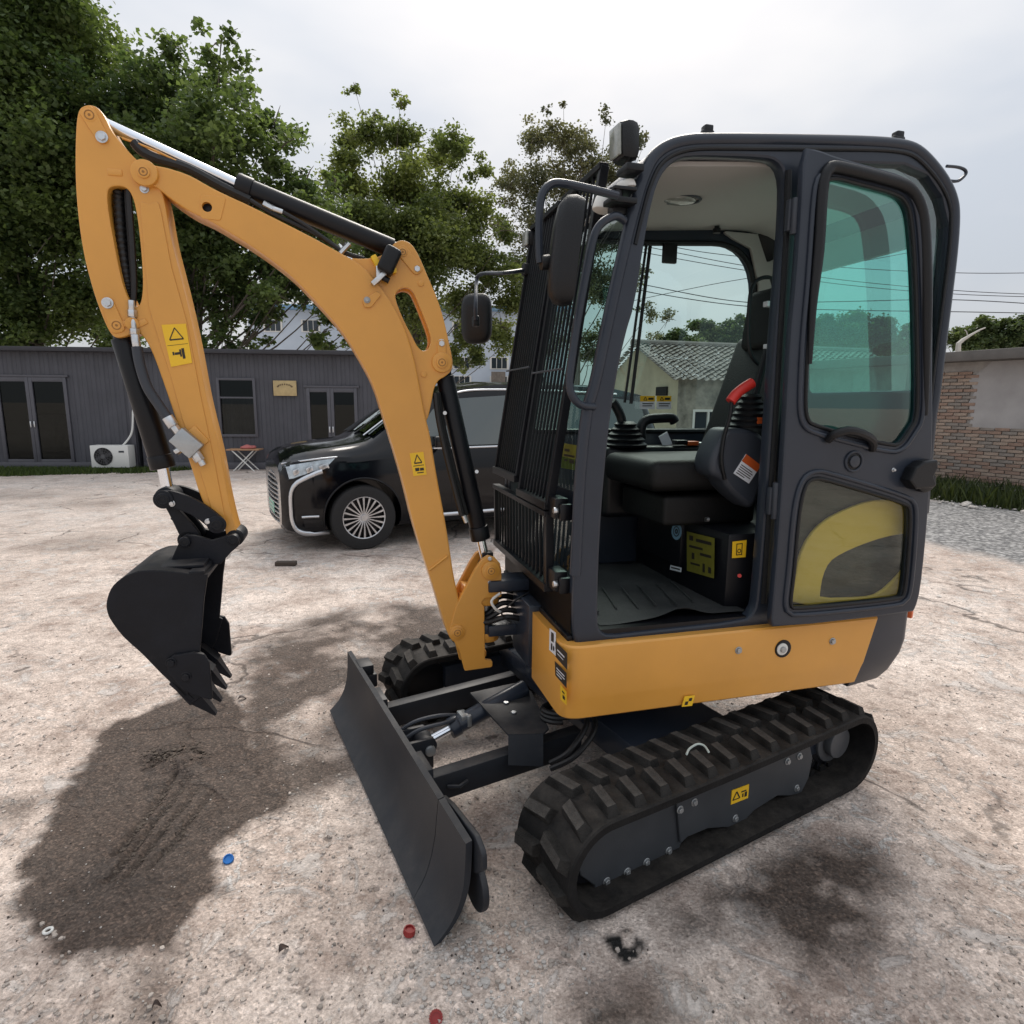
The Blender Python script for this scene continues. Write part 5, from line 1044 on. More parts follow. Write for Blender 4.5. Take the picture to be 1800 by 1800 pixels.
for nm, m_, cnt, szs, lab in (('concrete_chips', CHIPM, 1900, (.003, .004, .005, .007, .009), 'thin flaked chips of concrete lying on the yard'), ('dark_grit', DARKC, 500, (.0015, .002, .0025, .0035), 'dark grit and crumbs lying on the yard')):
    bm = NB(); k = 0
    while k < cnt:
        u, v = random.uniform(0, 1800), 1000+800*random.random()**.8
        if nm == 'concrete_chips' and pip(np.array([u]), np.array([v]), WETP)[0]: continue
        if any(pip(np.array([u]), np.array([v]), p_)[0] for p_ in DRKP): continue
        k += 1; c = gp(u, v); r = random.choice(szs); n = random.randint(5, 7); a0 = random.random()*6; tilt = random.uniform(-.25, .25)
        ring = [(r*random.uniform(.6, 1.2)*math.cos(a0+2*PI*i/n), r*random.uniform(.6, 1.2)*math.sin(a0+2*PI*i/n)) for i in range(n)]
        h_ = r*random.uniform(.22, .5); tp_ = [bm.verts.new((c.x+x*.85, c.y+y*.85, h_+.002+x*tilt)) for x, y in ring]; bt_ = [bm.verts.new((c.x+x, c.y+y, -.002)) for x, y in ring]
        bm.faces.new(tp_)
        for i in range(n): bm.faces.new((tp_[i], bt_[i], bt_[(i+1) % n], tp_[(i+1) % n]))
    tag(fin(nm, bm, m_, smooth=0), lab, kind='stuff')
for k, (u, v, r, lab) in enumerate(((853, 1728, .016, 'largest pale stone in the crumbled patch below the blade'), (895, 1668, .011, 'pale flat stone right of the blade tip in the crumbled patch'), (818, 1310+30, .010, 'small stone under the blade arms'))):
    bm = NB(); pebble(bm, Vector((0, 0, r*.3)), r); o = fin('stone', bm, STONE, smooth=0); o.location = gp(u, v); tag(o, lab, 'stone', 'single stones on the yard')
bm = NB()
cm = gp(310, 1335)
for k in range(260): pebble(bm, cm+Vector((random.gauss(0, .06), random.gauss(0, .035), .02+random.uniform(-.01, .02))), random.choice([.004, .006, .008, .011]))
SOIL = mat('wet_soil', (.085, .066, .052), .9, bump=.4, bscale=90, var=.3, vscale=40)
for (u0, v0, u1, v1) in ((372, 1392, 268, 1522), (352, 1376, 222, 1540), (332, 1366, 190, 1548), (312, 1362, 226, 1470), (296, 1378, 205, 1500)):
    for _ in range(70):
        t_ = random.random(); q_ = gp(u0+(u1-u0)*t_+random.gauss(0, 2)+5, v0+(v1-v0)*t_+random.gauss(0, 2)+3); pebble(bm, q_+Vector((0, 0, .001)), random.choice([.003, .004, .005, .007]))
tag(fin('soil_heap', bm, SOIL, smooth=0), 'heap of wet soil with crumbs along the raked grooves below the bucket', kind='stuff')
# ================================================================== BLACK CAR BEHIND
CARP = mat('black_car_paint', (.0015, .002, .004), .10, coat=.35, spec=.2); TYRE = mat('tyre_rubber', (.014, .014, .015), .75, bump=.2, bscale=80)
RIMD = mat('rim_dark', (.02, .02, .022), .35, .6); SILV = mat('satin_silver', (.62, .64, .67), .3, 1); LAMPG = mat('headlamp_glass', (.42, .50, .56), .12, coat=1, var=.35, vscale=14)
YAW = math.radians(27)
cw_ = at(FW, 2, 0, 642, 966)
Fc = np.array([-math.cos(YAW), -math.sin(YAW)]); Lc = np.array([math.sin(YAW), -math.cos(YAW)])
cpos = cw_[:2]-Fc*(-.98)-Lc*.96
CAR = empty('parked_car', (cpos[0], cpos[1], 0), PI+YAW, 'black people carrier with chrome grille parked behind the boom', 'car')
FC_ = frame(YAW, cpos[0], cpos[1])
# stations along x: half width, underside, sill bulge height, belt height, roof/bonnet height, top half width
ST = [(0.0, .72, .26, .50, .86, .93, .62), (-.06, .79, .20, .50, .92, 1.0, .68), (-.18, .86, .18, .5, .98, 1.055, .76), (-.40, .925, .17, .5, 1.01, 1.095, .82), (-.70, .96, .2, .52, 1.03, 1.13, .85), (-.92, .975, .2, .54, 1.02, 1.15, .86), (-1.10, .975, .2, .54, 1.04, 1.19, .85), (-1.35, .975, .2, .55, 1.06, 1.36, .79), (-1.75, .975, .2, .55, 1.075, 1.62, .74), (-2.15, .975, .2, .55, 1.085, 1.78, .72), (-2.7, .975, .2, .55, 1.09, 1.85, .72), (-3.7, .975, .2, .55, 1.10, 1.86, .72), (-4.5, .965, .2, .55, 1.11, 1.83, .70), (-5.0, .93, .22, .55, 1.11, 1.75, .68), (-5.18, .88, .26, .55, 1.08, 1.30, .74), (-5.25, .82, .32, .55, .95, 1.05, .72)]
SX = np.array([s[0] for s in ST])[::-1]
def stat(x): return [float(np.interp(x, SX, np.array([s[k] for s in ST])[::-1])) for k in range(1, 7)]
def section(x):
    w_, zb, zm, zbelt, zt, wt = stat(x); gh = max(0, min(1, (zt-zbelt-.12)/.5))
    pts = [(0, zb), (w_*.80, zb), (w_*.955, zb+.05), (w_*.992, zb+.16), (w_, zm), (w_*.996, (zm+zbelt)/2), (w_*.985, zbelt-.06), (w_*.965, zbelt), ]
    pts += [(w_*.965*(1-t)+wt*t, zbelt*(1-t)+(zt-.05-.03*gh)*t) for t in (.33, .66, .94)]
    pts += [(wt*.93, zt-.02), (wt*.75, zt), (wt*.4, zt+.025), (0, zt+.035)]
    return pts
xs = np.unique(np.concatenate([np.linspace(0, -.4, 12), np.linspace(-.4, -5.25, 60)]))[::-1]
bm = NB(); rows = []
for x in xs:
    s = section(x); full = [(y, z) for y, z in s]+[(-y, z) for y, z in s[-2:0:-1]]
    rows.append([bm.verts.new((x, y, z)) for y, z in full])
m_ = len(rows[0])
for A, B in zip(rows, rows[1:]):
    for k in range(m_): bm.faces.new((A[k], A[(k+1) % m_], B[(k+1) % m_], B[k]))
bm.faces.new(rows[0]); bm.faces.new(rows[-1])
bmesh.ops.recalc_face_normals(bm, faces=bm.faces); me = bpy.data.meshes.new('body'); bm.to_mesh(me); bm.free()
WX = (-.98, -4.05)
tmp = bpy.data.objects.new('tmp', me); C.objects.link(tmp); cutm = bpy.data.meshes.new('cut'); b2 = NB()
for x in WX:
    for sg in (1, -1): cyl(b2, (x, sg*.70, .37), (x, sg*1.2, .37), .415, seg=40)
b2.to_mesh(cutm); b2.free(); cut = bpy.data.objects.new('cut', cutm); C.objects.link(cut)
md = tmp.modifiers.new('b', 'BOOLEAN'); md.operation = 'DIFFERENCE'; md.object = cut; md.solver = 'EXACT'
dg = bpy.context.evaluated_depsgraph_get(); bme = bpy.data.meshes.new_from_object(tmp.evaluated_get(dg)); bme.name = 'body'
bpy.data.objects.remove(tmp); bpy.data.objects.remove(cut)
bme.materials.clear(); body = link('body', bme, CARP, CAR, 28)
def side(x, z, off=.004, sg=1):
    s = section(x); p = s[1:13]
    for (y0, z0), (y1, z1) in zip(p, p[1:]):
        if z0 <= z <= z1 and z1 > z0: return Vector((x, sg*(y0+(y1-y0)*(z-z0)/(z1-z0)+off), z))
    return Vector((x, sg*(p[-1][0]+off), z))
def patch(name, poly, m, parent, off=.005, n=8, th=0):
    """panel following the body side; poly = 4 corner (x, z) in order"""
    a, b, c, d = [Vector(p) for p in poly]; bm = NB(); G = []
    for i in range(n+1):
        G.append([])
        for j in range(n+1):
            s, t = i/n, j/n; q = a.lerp(b, s).lerp(d.lerp(c, s), t); G[-1].append(bm.verts.new(side(q.x, q.y, off)))
    for i in range(n):
        for j in range(n): bm.faces.new((G[i][j], G[i+1][j], G[i+1][j+1], G[i][j+1]))
    return fin(name, bm, m, parent, 40)
def strip(name, pts, r, m, parent, off=.006, n=6):
    bm = NB(); P_ = spline([side(x, z, off) for x, z in pts], n); tube(bm, P_, r, 8); return fin(name, bm, m, parent, 60)
patch('front_quarter_window', [(-1.50, 1.12), (-1.84, 1.12), (-2.02, 1.60), (-1.86, 1.53)], G_CAR, CAR, .006); patch('door_window', [(-1.90, 1.12), (-3.02, 1.13), (-3.06, 1.72), (-2.12, 1.655)], G_CAR, CAR, .006)
patch('door_window', [(-3.12, 1.13), (-4.15, 1.14), (-4.15, 1.72), (-3.15, 1.725)], G_CAR, CAR, .006); patch('rear_quarter_window', [(-4.22, 1.14), (-4.95, 1.15), (-4.9, 1.64), (-4.22, 1.71)], G_CAR, CAR, .006)
strip('window_trim', [(-1.90, 1.62), (-2.14, 1.715), (-2.5, 1.765), (-3.4, 1.77), (-4.5, 1.74)], .013, SILV, CAR); strip('window_trim', [(-1.56, 1.30), (-1.42, 1.17), (-1.34, 1.10), (-1.44, 1.085), (-2.2, 1.095), (-3.2, 1.105), (-4.9, 1.12)], .014, SILV, CAR)
strip('sill_trim', [(-1.50, .33), (-2.2, .33), (-3.4, .34)], .026, SILV, CAR)
for x in (-2.0, -3.06): strip('door_gap', [(x, .36), (x-.01, .7), (x, 1.08)], .004, RIMD, CAR, .001)
for x in (-2.75, -3.75):
    strip('door_handle', [(x, .93), (x-.12, .94), (x-.26, .945)], .016, SILV, CAR, .02)
# windscreen
bm = NB(); G = []
for i in range(9):
    x = -1.16-.84*i/8; zt = stat(x)[4]; wt = stat(x)[5]; G.append([bm.verts.new((x+.012, wt*.9*s, zt+.035-.035*abs(s)**2+.006)) for s in np.linspace(-1, 1, 9)])
for A, B in zip(G, G[1:]):
    for k in range(8): bm.faces.new((A[k], A[k+1], B[k+1], B[k]))
fin('car_windscreen', bm, G_CAR, CAR, 60)
for y0 in (.55, .1):
    bm = NB(); tube(bm, spline([(-1.10, y0, 1.235), (-1.40, y0-.08, 1.435), (-1.72, y0-.2, 1.645)]), .010); fin('wiper', bm, SILV if y0 > .3 else RIMD, CAR)
bm = NB(); box(bm, (-1.80, 1.08, 1.17), (.13, .20, .14)); box(bm, (-1.80, .98, 1.10), (.06, .10, .04)); dm = fin('door_mirror', bm, CARP, CAR, bevel=.035, seg=3); 
bm = NB(); box(bm, (-1.78, 1.09, 1.115), (.13, .2, .012)); fin('mirror_trim', bm, SILV, dm)
# headlamp, trims, grille
hl_ = patch('headlight', [(-.08, .945), (-.70, 1.02), (-.60, .925), (-.12, .80)], LAMPG, CAR, .008)
strip('headlight_trim', [(-.05, .955), (-.35, 1.0), (-.72, 1.03)], .010, SILV, hl_, .010); strip('headlight_trim', [(-.10, .79), (-.35, .85), (-.62, .915)], .010, RIMD, hl_, .010)
for x in (-.22, -.40, -.58):
    c = side(x, .855+.13*(-x), .004); bm = NB(); box(bm, c, (.10, .03, .06), Matrix.Rotation(.3, 3, 'Y')); fin('lamp_unit', bm, SILV, hl_, bevel=.008)
cpts = [(-.56, .885), (-.36, .825), (-.20, .755), (-.13, .65), (-.12, .48), (-.13, .36), (-.18, .27), (-.28, .225), (-.44, .21), (-.62, .205)]
bm = NB(); tube(bm, spline([side(x, z, .012) for x, z in cpts], 5), .03, 10, rs=None); 
for v in bm.verts: pass
fin('bumper_trim', bm, SILV, CAR, 60)
strip('fog_lamp_trim', [(-.26, .40), (-.36, .405), (-.50, .405)], .014, SILV, CAR, .010); patch('fog_lamp', [(-.28, .37), (-.52, .37), (-.50, .29), (-.30, .28)], RIMD, CAR, .004)
bm = NB(); G = []
for i in range(13):
    z = .26+.64*i/12; G.append([bm.verts.new((.012-.10*abs(s)**2.4-.06*max(0, (z-.7))/.2, .72*s, z)) for s in np.linspace(-1, 1, 15)])
for A, B in zip(G, G[1:]):
    for k in range(14): bm.faces.new((A[k], A[k+1], B[k+1], B[k]))
gr = fin('grille', bm, RIMD, CAR, 60)
for i in range(12):
    z = .29+.052*i; bm = NB(); pts = [(.026-.10*abs(s)**2.4-.06*max(0, (z-.7))/.2+(.012 if k % 2 else 0), .73*s, z) for k, s in enumerate(np.linspace(-1, 1, 25))]; tube(bm, pts, .011, 6); fin('grille_bar', bm, SILV, gr, 60)
bm = NB(); box(bm, (.03, 0, .42), (.012, .46, .13)); fin('number_plate', bm, mat('plate_green', (.25, .55, .42), .4), CAR, bevel=.004)
bm = NB(); tube(bm, [side(x, z, .006) for x, z in [(-.98+.425*math.cos(a), .37+.425*math.sin(a)) for a in np.linspace(-.2, PI+.2, 30)] if z > .2], .012, 8); fin('arch_lip', bm, CARP, CAR, 60)
tyre_prof = [(-.115, .235), (-.122, .30), (-.112, .345), (-.09, .358), (.09, .358), (.112, .345), (.122, .30), (.115, .235)]
def wheel(x, sg):
    w_ = empty('wheel', (x, sg*.86, .358), 0, parent=CAR)
    bm = NB(); n = 48; R_ = [[bm.verts.new((r*math.cos(2*PI*k/n), y*1.0, r*math.sin(2*PI*k/n))) for y, r in tyre_prof] for k in range(n)]
    for i in range(n):
        for k in range(7): bm.faces.new((R_[i][k], R_[i][k+1], R_[(i+1) % n][k+1], R_[(i+1) % n][k]))
    fin('tyre', bm, TYRE, w_, 40)
    bm = NB(); cyl(bm, (0, sg*.03, 0), (0, sg*.05, 0), .232, seg=40); fin('brake_backing', bm, RIMD, w_)
    bm = NB(); tube(bm, [(.232*math.cos(a), sg*.105, .232*math.sin(a)) for a in np.linspace(0, 2*PI, 48, endpoint=False)], .010, 8, True); cyl(bm, (0, sg*.06, 0), (0, sg*.115, 0), .040, .034, seg=20)
    rim = fin('rim', bm, SILV, w_, 50)
    bm = NB()
    for k in range(20):
        a = 2*PI*k/20; d = Vector((math.cos(a), 0, math.sin(a))); t = Vector((-math.sin(a), 0, math.cos(a)))
        pr = [(.03, .007, .100), (.12, .006, .112), (.228, .011, .108)]
        R_ = [[bm.verts.new(d*r+t*hw*s+Vector((0, sg*(y-dy), 0))) for s, dy in ((-1, 0), (1, 0), (1, .03), (-1, .03))] for r, hw, y in pr]
        for A, B in zip(R_, R_[1:]):
            for q in range(4): bm.faces.new((A[q], A[(q+1) % 4], B[(q+1) % 4], B[q]))
    sp = fin('rim_spokes', bm, SILV, rim, 30)
    return w_
for x in WX:
    for sg in (1, -1): wheel(x, sg)
for o_ in list(CAR.children_recursive):            # short front overhang
    p_ = o_.parent
    if o_.type != 'MESH' or o_.name.startswith(('tyre', 'rim', 'brake')): continue
    n_v = len(o_.data.vertices); a_ = np.empty(n_v*3); o_.data.vertices.foreach_get('co', a_); a_ = a_.reshape(-1, 3)
    k_ = a_[:, 0] > -.52; a_[k_, 0] -= (a_[k_, 0]+.52)*.30; o_.data.vertices.foreach_set('co', a_.ravel()); o_.data.update()
# ================================================================== CABINS
CONT = mat('cabin_charcoal', (.062, .064, .078), .55, var=.18, vscale=1.6, bump=.1, bscale=40, dust=.01); CFRM = mat('cabin_frame', (.085, .085, .10), .5, var=.1); ROOFM = mat('cabin_roof', (.035, .035, .042), .6, var=.2, vscale=2)
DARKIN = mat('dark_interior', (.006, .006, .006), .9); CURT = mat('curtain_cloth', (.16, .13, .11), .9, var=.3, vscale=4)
AC_ = math.atan2(.075, 1); cc = np.array([-9.0, 14.72, 0])
FCAB = (np.array([[math.cos(AC_), math.sin(AC_), 0], [-math.sin(AC_), math.cos(AC_), 0], [0, 0, 1.]]), cc)
def cx(u, v=720, d=0): q = at(FCAB, 1, d, u, v); return q[0], q[2]
def cabin(x0, x1, label, holes):
    """holes: list of (x0, x1, z0, z1) openings in the front wall, which is corrugated sheet"""
    e = empty('container_cabin', cc, AC_, label, 'cabin', 'container cabins')
    bm = NB(); H_ = 2.70; p = .20; k = 0; prof_ = []; x = x0
    while x < x1:
        for dx, dy in ((0, 0), (.060, 0), (.085, .016), (.155, .016), (.180, 0)): prof_.append((x+dx, dy))
        x += p
    prof_ = [q for q in prof_ if q[0] < x1]+[(x1, 0)]
    cutx = sorted({h for q in holes for h in q[:2]}); zz = sorted({0., H_, *[h for q in holes for h in q[2:]]})
    for h in cutx:
        i = next(i for i, q in enumerate(prof_) if q[0] > h); a, b = prof_[i-1], prof_[i]; y = a[1]+(b[1]-a[1])*(h-a[0])/(b[0]-a[0]); prof_.insert(i, (h, y))
    V = [[bm.verts.new((x, y, z)) for z in zz] for x, y in prof_]
    for i in range(len(prof_)-1):
        xm = (prof_[i][0]+prof_[i+1][0])/2
        if prof_[i+1][0]-prof_[i][0] < 1e-6: continue
        for j in range(len(zz)-1):
            zm = (zz[j]+zz[j+1])/2
            if any(a < xm < b and c < zm < d for a, b, c, d in holes): continue
            bm.faces.new((V[i][j], V[i+1][j], V[i+1][j+1], V[i][j+1]))
    fin('corrugated_wall', bm, CONT, e, 20)
    bm = NB()
    for sx in (x0, x1): box(bm, (sx, 1.2, H_/2), (.03, 2.4, H_))
    box(bm, ((x0+x1)/2, 2.4, H_/2), (x1-x0, .03, H_)); box(bm, ((x0+x1)/2, 1.2, .03), (x1-x0-.04, 2.3, .03)); fin('shell_wall', bm, CONT, e)
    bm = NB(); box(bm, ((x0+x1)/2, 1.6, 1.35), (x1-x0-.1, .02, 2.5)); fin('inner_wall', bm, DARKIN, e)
    bm = NB(); box(bm, ((x0+x1)/2, 1.15, H_+.05), (x1-x0+.12, 2.75, .10)); fin('roof', bm, ROOFM, e, bevel=.01)
    bm = NB(); box(bm, ((x0+x1)/2, -.03, .09), (x1-x0, .06, .16)); fin('base_rail', bm, CFRM, e, bevel=.005)
    for sx in (x0+.05, x1-.05): bm = NB(); box(bm, (sx, -.02, H_/2), (.10, .07, H_-.02)); fin('corner_post', bm, CFRM, e, bevel=.006)
    return e
def leafdoor(e, x0, x1, z0, z1, hinge=1, name='glass_door'):
    bm = NB(); f = .075
    for a in ((x0+f/2, (z0+z1)/2, f, z1-z0), (x1-f/2, (z0+z1)/2, f, z1-z0)): box(bm, (a[0], -.012, a[1]), (a[2], .05, a[3]))
    for z in (z0+.05, z1-.05): box(bm, ((x0+x1)/2, -.012, z), (x1-x0-2*f-.002, .046, .10))
    d = fin(name, bm, CFRM, e, bevel=.004)
    bm = NB(); bm.faces.new([bm.verts.new(p) for p in ((x0+f, 0, z0+.1), (x1-f, 0, z0+.1), (x1-f, 0, z1-.1), (x0+f, 0, z1-.1))]); fin('pane', bm, G_DARK, d, 0)
    hx = x0+f*.5 if hinge > 0 else x1-f*.5
    bm = NB(); box(bm, (hx, -.05, (z0+z1)/2-.08), (.03, .03, .14)); fin('handle', bm, ZINC, d, bevel=.006)
    return d
xa, xb = cx(0)[0], cx(238)[0]
dz0, dz1 = .14, cx(60, 663)[1]
D1 = [(cx(-58)[0], cx(-2)[0]), (cx(-2)[0], cx(57)[0]), (cx(57)[0], cx(123)[0])]
c1 = cabin(cx(-420)[0], cx(236)[0], 'charcoal corrugated cabin at far left with glass double door', [(D1[1][0], D1[2][1], dz0, dz1+.06)])
for (a, b), h in ((D1[1], -1), (D1[2], 1)): leafdoor(c1, a+.003, b-.003, dz0, dz1, h)
bm = NB(); box(bm, ((D1[1][0]+D1[2][1])/2, -.015, dz1+.03), (D1[2][1]-D1[1][0]+.1, .06, .05)); fin('door_frame', bm, CFRM, c1, bevel=.004)
bm = NB(); box(bm, (cx(95)[0], .9, .9), (.5, .3, .06)); box(bm, (cx(25)[0], 1.1, .8), (.6, .5, .9)); fin('furniture', bm, CURT, c1, bevel=.01)
W_ = (cx(388)[0], cx(448)[0], cx(418, 764)[1], cx(418, 668)[1]); D2 = [(cx(540)[0], cx(582)[0]), (cx(582)[0], cx(629)[0])]; dz2 = cx(580, 682)[1]
c2 = cabin(cx(246)[0], cx(716)[0], 'charcoal corrugated cabin behind the boom with wooden plaque and window', [W_, (D2[0][0], D2[1][1], dz0, dz2+.06)])
for (a, b), h in ((D2[0], -1), (D2[1], 1)): leafdoor(c2, a+.003, b-.003, dz0, dz2, h)
bm = NB(); box(bm, ((D2[0][0]+D2[1][1])/2, -.015, dz2+.03), (D2[1][1]-D2[0][0]+.1, .06, .05)); fin('door_frame', bm, CFRM, c2, bevel=.004)
bm = NB(); f = .06; x0, x1, z0, z1 = W_
for c_, s_ in (((x0-.02, -.01, (z0+z1)/2), (f, .06, z1-z0+.1)), ((x1+.02, -.01, (z0+z1)/2), (f, .06, z1-z0+.1)), (((x0+x1)/2, -.01, z0-.02), (x1-x0, .06, f)), (((x0+x1)/2, -.01, z1+.02), (x1-x0, .06, f)), (((x0+x1)/2, -.01, cx(418, 699)[1]), (x1-x0, .05, .04))): box(bm, c_, s_)
wf_ = fin('window', bm, CFRM, c2, bevel=.004)
zs = cx(418, 699)[1]
for a, b in ((z0+.012, zs-.02), (zs+.02, z1-.012)):
    bm = NB(); bm.faces.new([bm.verts.new(p) for p in ((x0+.01, .012, a), (x1-.01, .012, a), (x1-.01, .012, b), (x0+.01, .012, b))]); fin('pane', bm, G_DARK, wf_, 0)
bm = NB()
n = 26
V = [(bm.verts.new((x0+(x1-x0)*i/n, .14+.02*math.sin(i*1.7), z0)), bm.verts.new((x0+(x1-x0)*i/n, .14+.02*math.sin(i*1.7), zs))) for i in range(n+1)]
for A, B in zip(V, V[1:]): bm.faces.new((A[0], B[0], B[1], A[1]))
fin('curtain', bm, mat('pale_curtain', (.26, .28, .29), .9, var=.3, vscale=3), c2, 60)
WOODP = mat('plaque_wood', (.50, .38, .19), .6, var=.2, vscale=5, bump=.1)
x0, z1 = cx(481, 669); x1, z0 = cx(523, 696)
pl = empty('wall_plaque', Vector(cc)+Matrix.Rotation(AC_, 3, 'Z') @ Vector(((x0+x1)/2, -.05, (z0+z1)/2)), AC_, 'pale wooden plaque on the cabin wall left of the door', 'sign')
bm = NB(); box(bm, (0, 0, 0), (x1-x0, .03, z1-z0)); fin('board', bm, WOODP, pl, bevel=.004)
bm = NB()
for k, a in enumerate(np.linspace(.35, PI-.35, 9)):
    c_ = Vector(((x1-x0)*.33*math.cos(a), -.0165, (z1-z0)*(.02+.24*math.sin(a)))); box(bm, c_, (.032, .002, .035), Matrix.Rotation(PI/2-a, 3, 'Y'))
    if k % 2: box(bm, c_+Vector((0, -.0005, -.02)), (.006, .002, .03))
fin('lettering', bm, mat('plaque_ink', (.13, .09, .045), .6), pl, 0)
# air conditioner with pipe
x0, z1 = cx(157, 783, -.45); x1, z0 = cx(228, 822, -.45)
acu = empty('air_conditioner', Vector(cc)+Matrix.Rotation(AC_, 3, 'Z') @ Vector(((x0+x1)/2, -.45, z0)), AC_, 'white outdoor air conditioner unit on the grass by the left cabin', 'air conditioner')
ww, hh = x1-x0, z1-z0; fxx = -ww*.16
bm = NB(); box(bm, (0, .15, hh/2), (ww, .3, hh)); fin('casing', bm, WHITEP, acu, bevel=.012)
bm = NB(); cyl(bm, (fxx, -.002, hh*.5), (fxx, -.006, hh*.5), hh*.40, seg=32); fin('fan_opening', bm, RIMD, acu)
bm = NB()
for r in (.1, .2, .3, .4): tube(bm, [(fxx+hh*r*math.cos(a), -.014, hh*.5+hh*r*math.sin(a)) for a in np.linspace(0, 2*PI, 28, endpoint=False)], .003, 5, True)
for k in range(8): a = PI*k/8; tube(bm, [(fxx-hh*.4*math.cos(a), -.014, hh*.5-hh*.4*math.sin(a)), (fxx+hh*.4*math.cos(a), -.014, hh*.5+hh*.4*math.sin(a))], .003, 5)
cyl(bm, (fxx, -.012, hh*.5), (fxx, -.022, hh*.5), hh*.09, seg=16); fin('fan_grille', bm, mat('grille_grey', (.10, .10, .105), .5), acu)
bm = NB()
for k in range(4):
    a = k*PI/2+.4; box(bm, (fxx+hh*.2*math.cos(a), -.0085, hh*.5+hh*.2*math.sin(a)), (hh*.36, .003, hh*.14), Matrix.Rotation(-a, 3, 'Y'))
fin('fan_blade', bm, mat('fan_grey', (.05, .05, .055), .5), acu)
bm = NB(); box(bm, (ww*.32, -.003, hh*.72), (ww*.14, .004, hh*.08)); fin('badge', bm, GREYP, acu)
bm = NB()
for sx in (-.35, .35): box(bm, (ww*sx, .12, -.02), (.06, .32, .05))
fin('foot', bm, GREYP, acu)
pa, pb = cx(217, 782, -.25), cx(237, 716, -.02)
bm = NB(); tube(bm, spline([(pa[0]-.1, -.3, pa[1]-.08), (pa[0], -.25, pa[1]), (pa[0]+.16, -.15, pa[1]+.28), (pb[0]-.02, -.08, pb[1]-.1), (pb[0], -.05, pb[1]+.05)]), .022, 8)
o = fin('insulated_pipe', bm, WHITEP); o.location = cc; o.rotation_euler = (0, 0, AC_); tag(o, 'white insulated pipe curving up from the air conditioner', 'pipe')
# folding table and towel
tb = gp(433, 827); TW = mat('table_wood', (.42, .24, .13), .5, var=.2)
tab = empty('folding_table', tb, AC_, 'low folding table with white crossed legs by the right cabin', 'table')
bm = NB(); box(bm, (0, 0, .50), (.74, .40, .03)); fin('table_top', bm, TW, tab, bevel=.006)
for sy in (-.16, .16):
    for sx in (1, -1): bm = NB(); tube(bm, [(-.24*sx, sy+.012*sx, 0), (.24*sx, sy+.012*sx, .485)], .015, 8); fin('leg', bm, WHITEP, tab)
PINK = mat('pink_cloth', (.50, .16, .15), .9, bump=.3, bscale=30)
bm = NB(); bmesh.ops.create_uvsphere(bm, u_segments=20, v_segments=10, radius=1, matrix=Matrix.Translation((.08, 0, .545)) @ Matrix.Diagonal((.17, .12, .06, 1)))
for v in bm.verts: v.co.z = max(v.co.z, .517); v.co += Vector((.012*math.sin(v.co.y*40), .012*math.sin(v.co.x*37), .01*math.sin(v.co.x*30+v.co.y*22) if v.co.z > .53 else 0))
o = fin('folded_cloth', bm, PINK, None, 60); o.location = tb; o.rotation_euler = (0, 0, AC_); tag(o, 'crumpled pink cloth lying on the folding table', 'cloth')
# ================================================================== PALE BUILDING AND TILED HOUSE
PALEW = mat('pale_render', (.50, .57, .66), .8, var=.06, vscale=.5); BLUER = mat('blue_roof', (.16, .30, .46), .5)
bl = empty('apartment_block', (0, 46, 0), 0, 'pale blue white apartment block behind the trees', 'building')
bx0, bx1 = -19., 4.0; bz = float(at(FW, 1, 46, 520, 545)[2])
bm = NB(); box(bm, ((bx0+bx1)/2, 4, bz/2), (bx1-bx0, 8, bz)); fin('wall', bm, PALEW, bl)
bm = NB(); box(bm, ((bx0+bx1)/2, 3.8, bz+.15), (bx1-bx0+.6, 9, .3)); fin('roof', bm, BLUER, bl, bevel=.02)
wzs = [float(at(FW, 1, 46, 820, v)[2]) for v in (671, 638)]+[7.0]
for z in wzs:
    x = bx0+1.2
    while x < bx1-1.6:
        bm = NB(); box(bm, (x+.6, -.02, z), (1.36, .10, .86)); f = fin('window', bm, WHITEP, bl)
        for k in range(3):
            bm = NB(); box(bm, (x+.22+.38*k, -.075, z), (.33, .02, .74)); fin('pane', bm, mat('window_dark', (.03, .04, .05), .1) if 'window_dark' not in MATS else MATS['window_dark'], f)
        x += 2.7
q = at(FW, 1, 45, 876, 663); bm = NB(); box(bm, (q[0], q[1]+.1, q[2]), (1.0, .5, .75)); box(bm, (q[0], q[1]+.3, q[2]-.46), (1.5, .8, .1)); box(bm, (q[0]-.2, q[1]-.16, q[2]), (.5, .03, .5)); tag(fin('wall_air_conditioner', bm, mat('old_metal', (.16, .14, .12), .6, var=.3)), 'rusty air conditioner on a ledge of the pale building', 'air conditioner')
TILE = mat('roof_tile', (.19, .175, .16), .85, var=.35, vscale=3, bump=.3, bscale=30); OLDW = mat('old_plaster', (.25, .235, .20), .9, var=.55, vscale=3.5, bump=.3, bscale=12); OLDG = mat('gable_plaster', (.40, .37, .27), .9, var=.18, vscale=1.5)
ha = math.radians(16); hk = at(FW, 1, 15.5, 1191, 700)
hs = empty('tiled_house', (hk[0], hk[1], 0), ha, 'old low house with grey tiled roof seen through the cab', 'house')
EZ, RZ, HD, HL_ = 2.28, 3.25, 2.1, 7.5
wx0 = .55; wins = [(.45, 1.35, .92, 1.5), (2.6, 3.5, .92, 1.5), (4.7, 5.6, .92, 1.5)]
bm = NB(); xs_ = sorted({0, HL_, *[a for w0 in wins for a in w0[:2]]}); zs_ = [0, .92, 1.5, EZ]
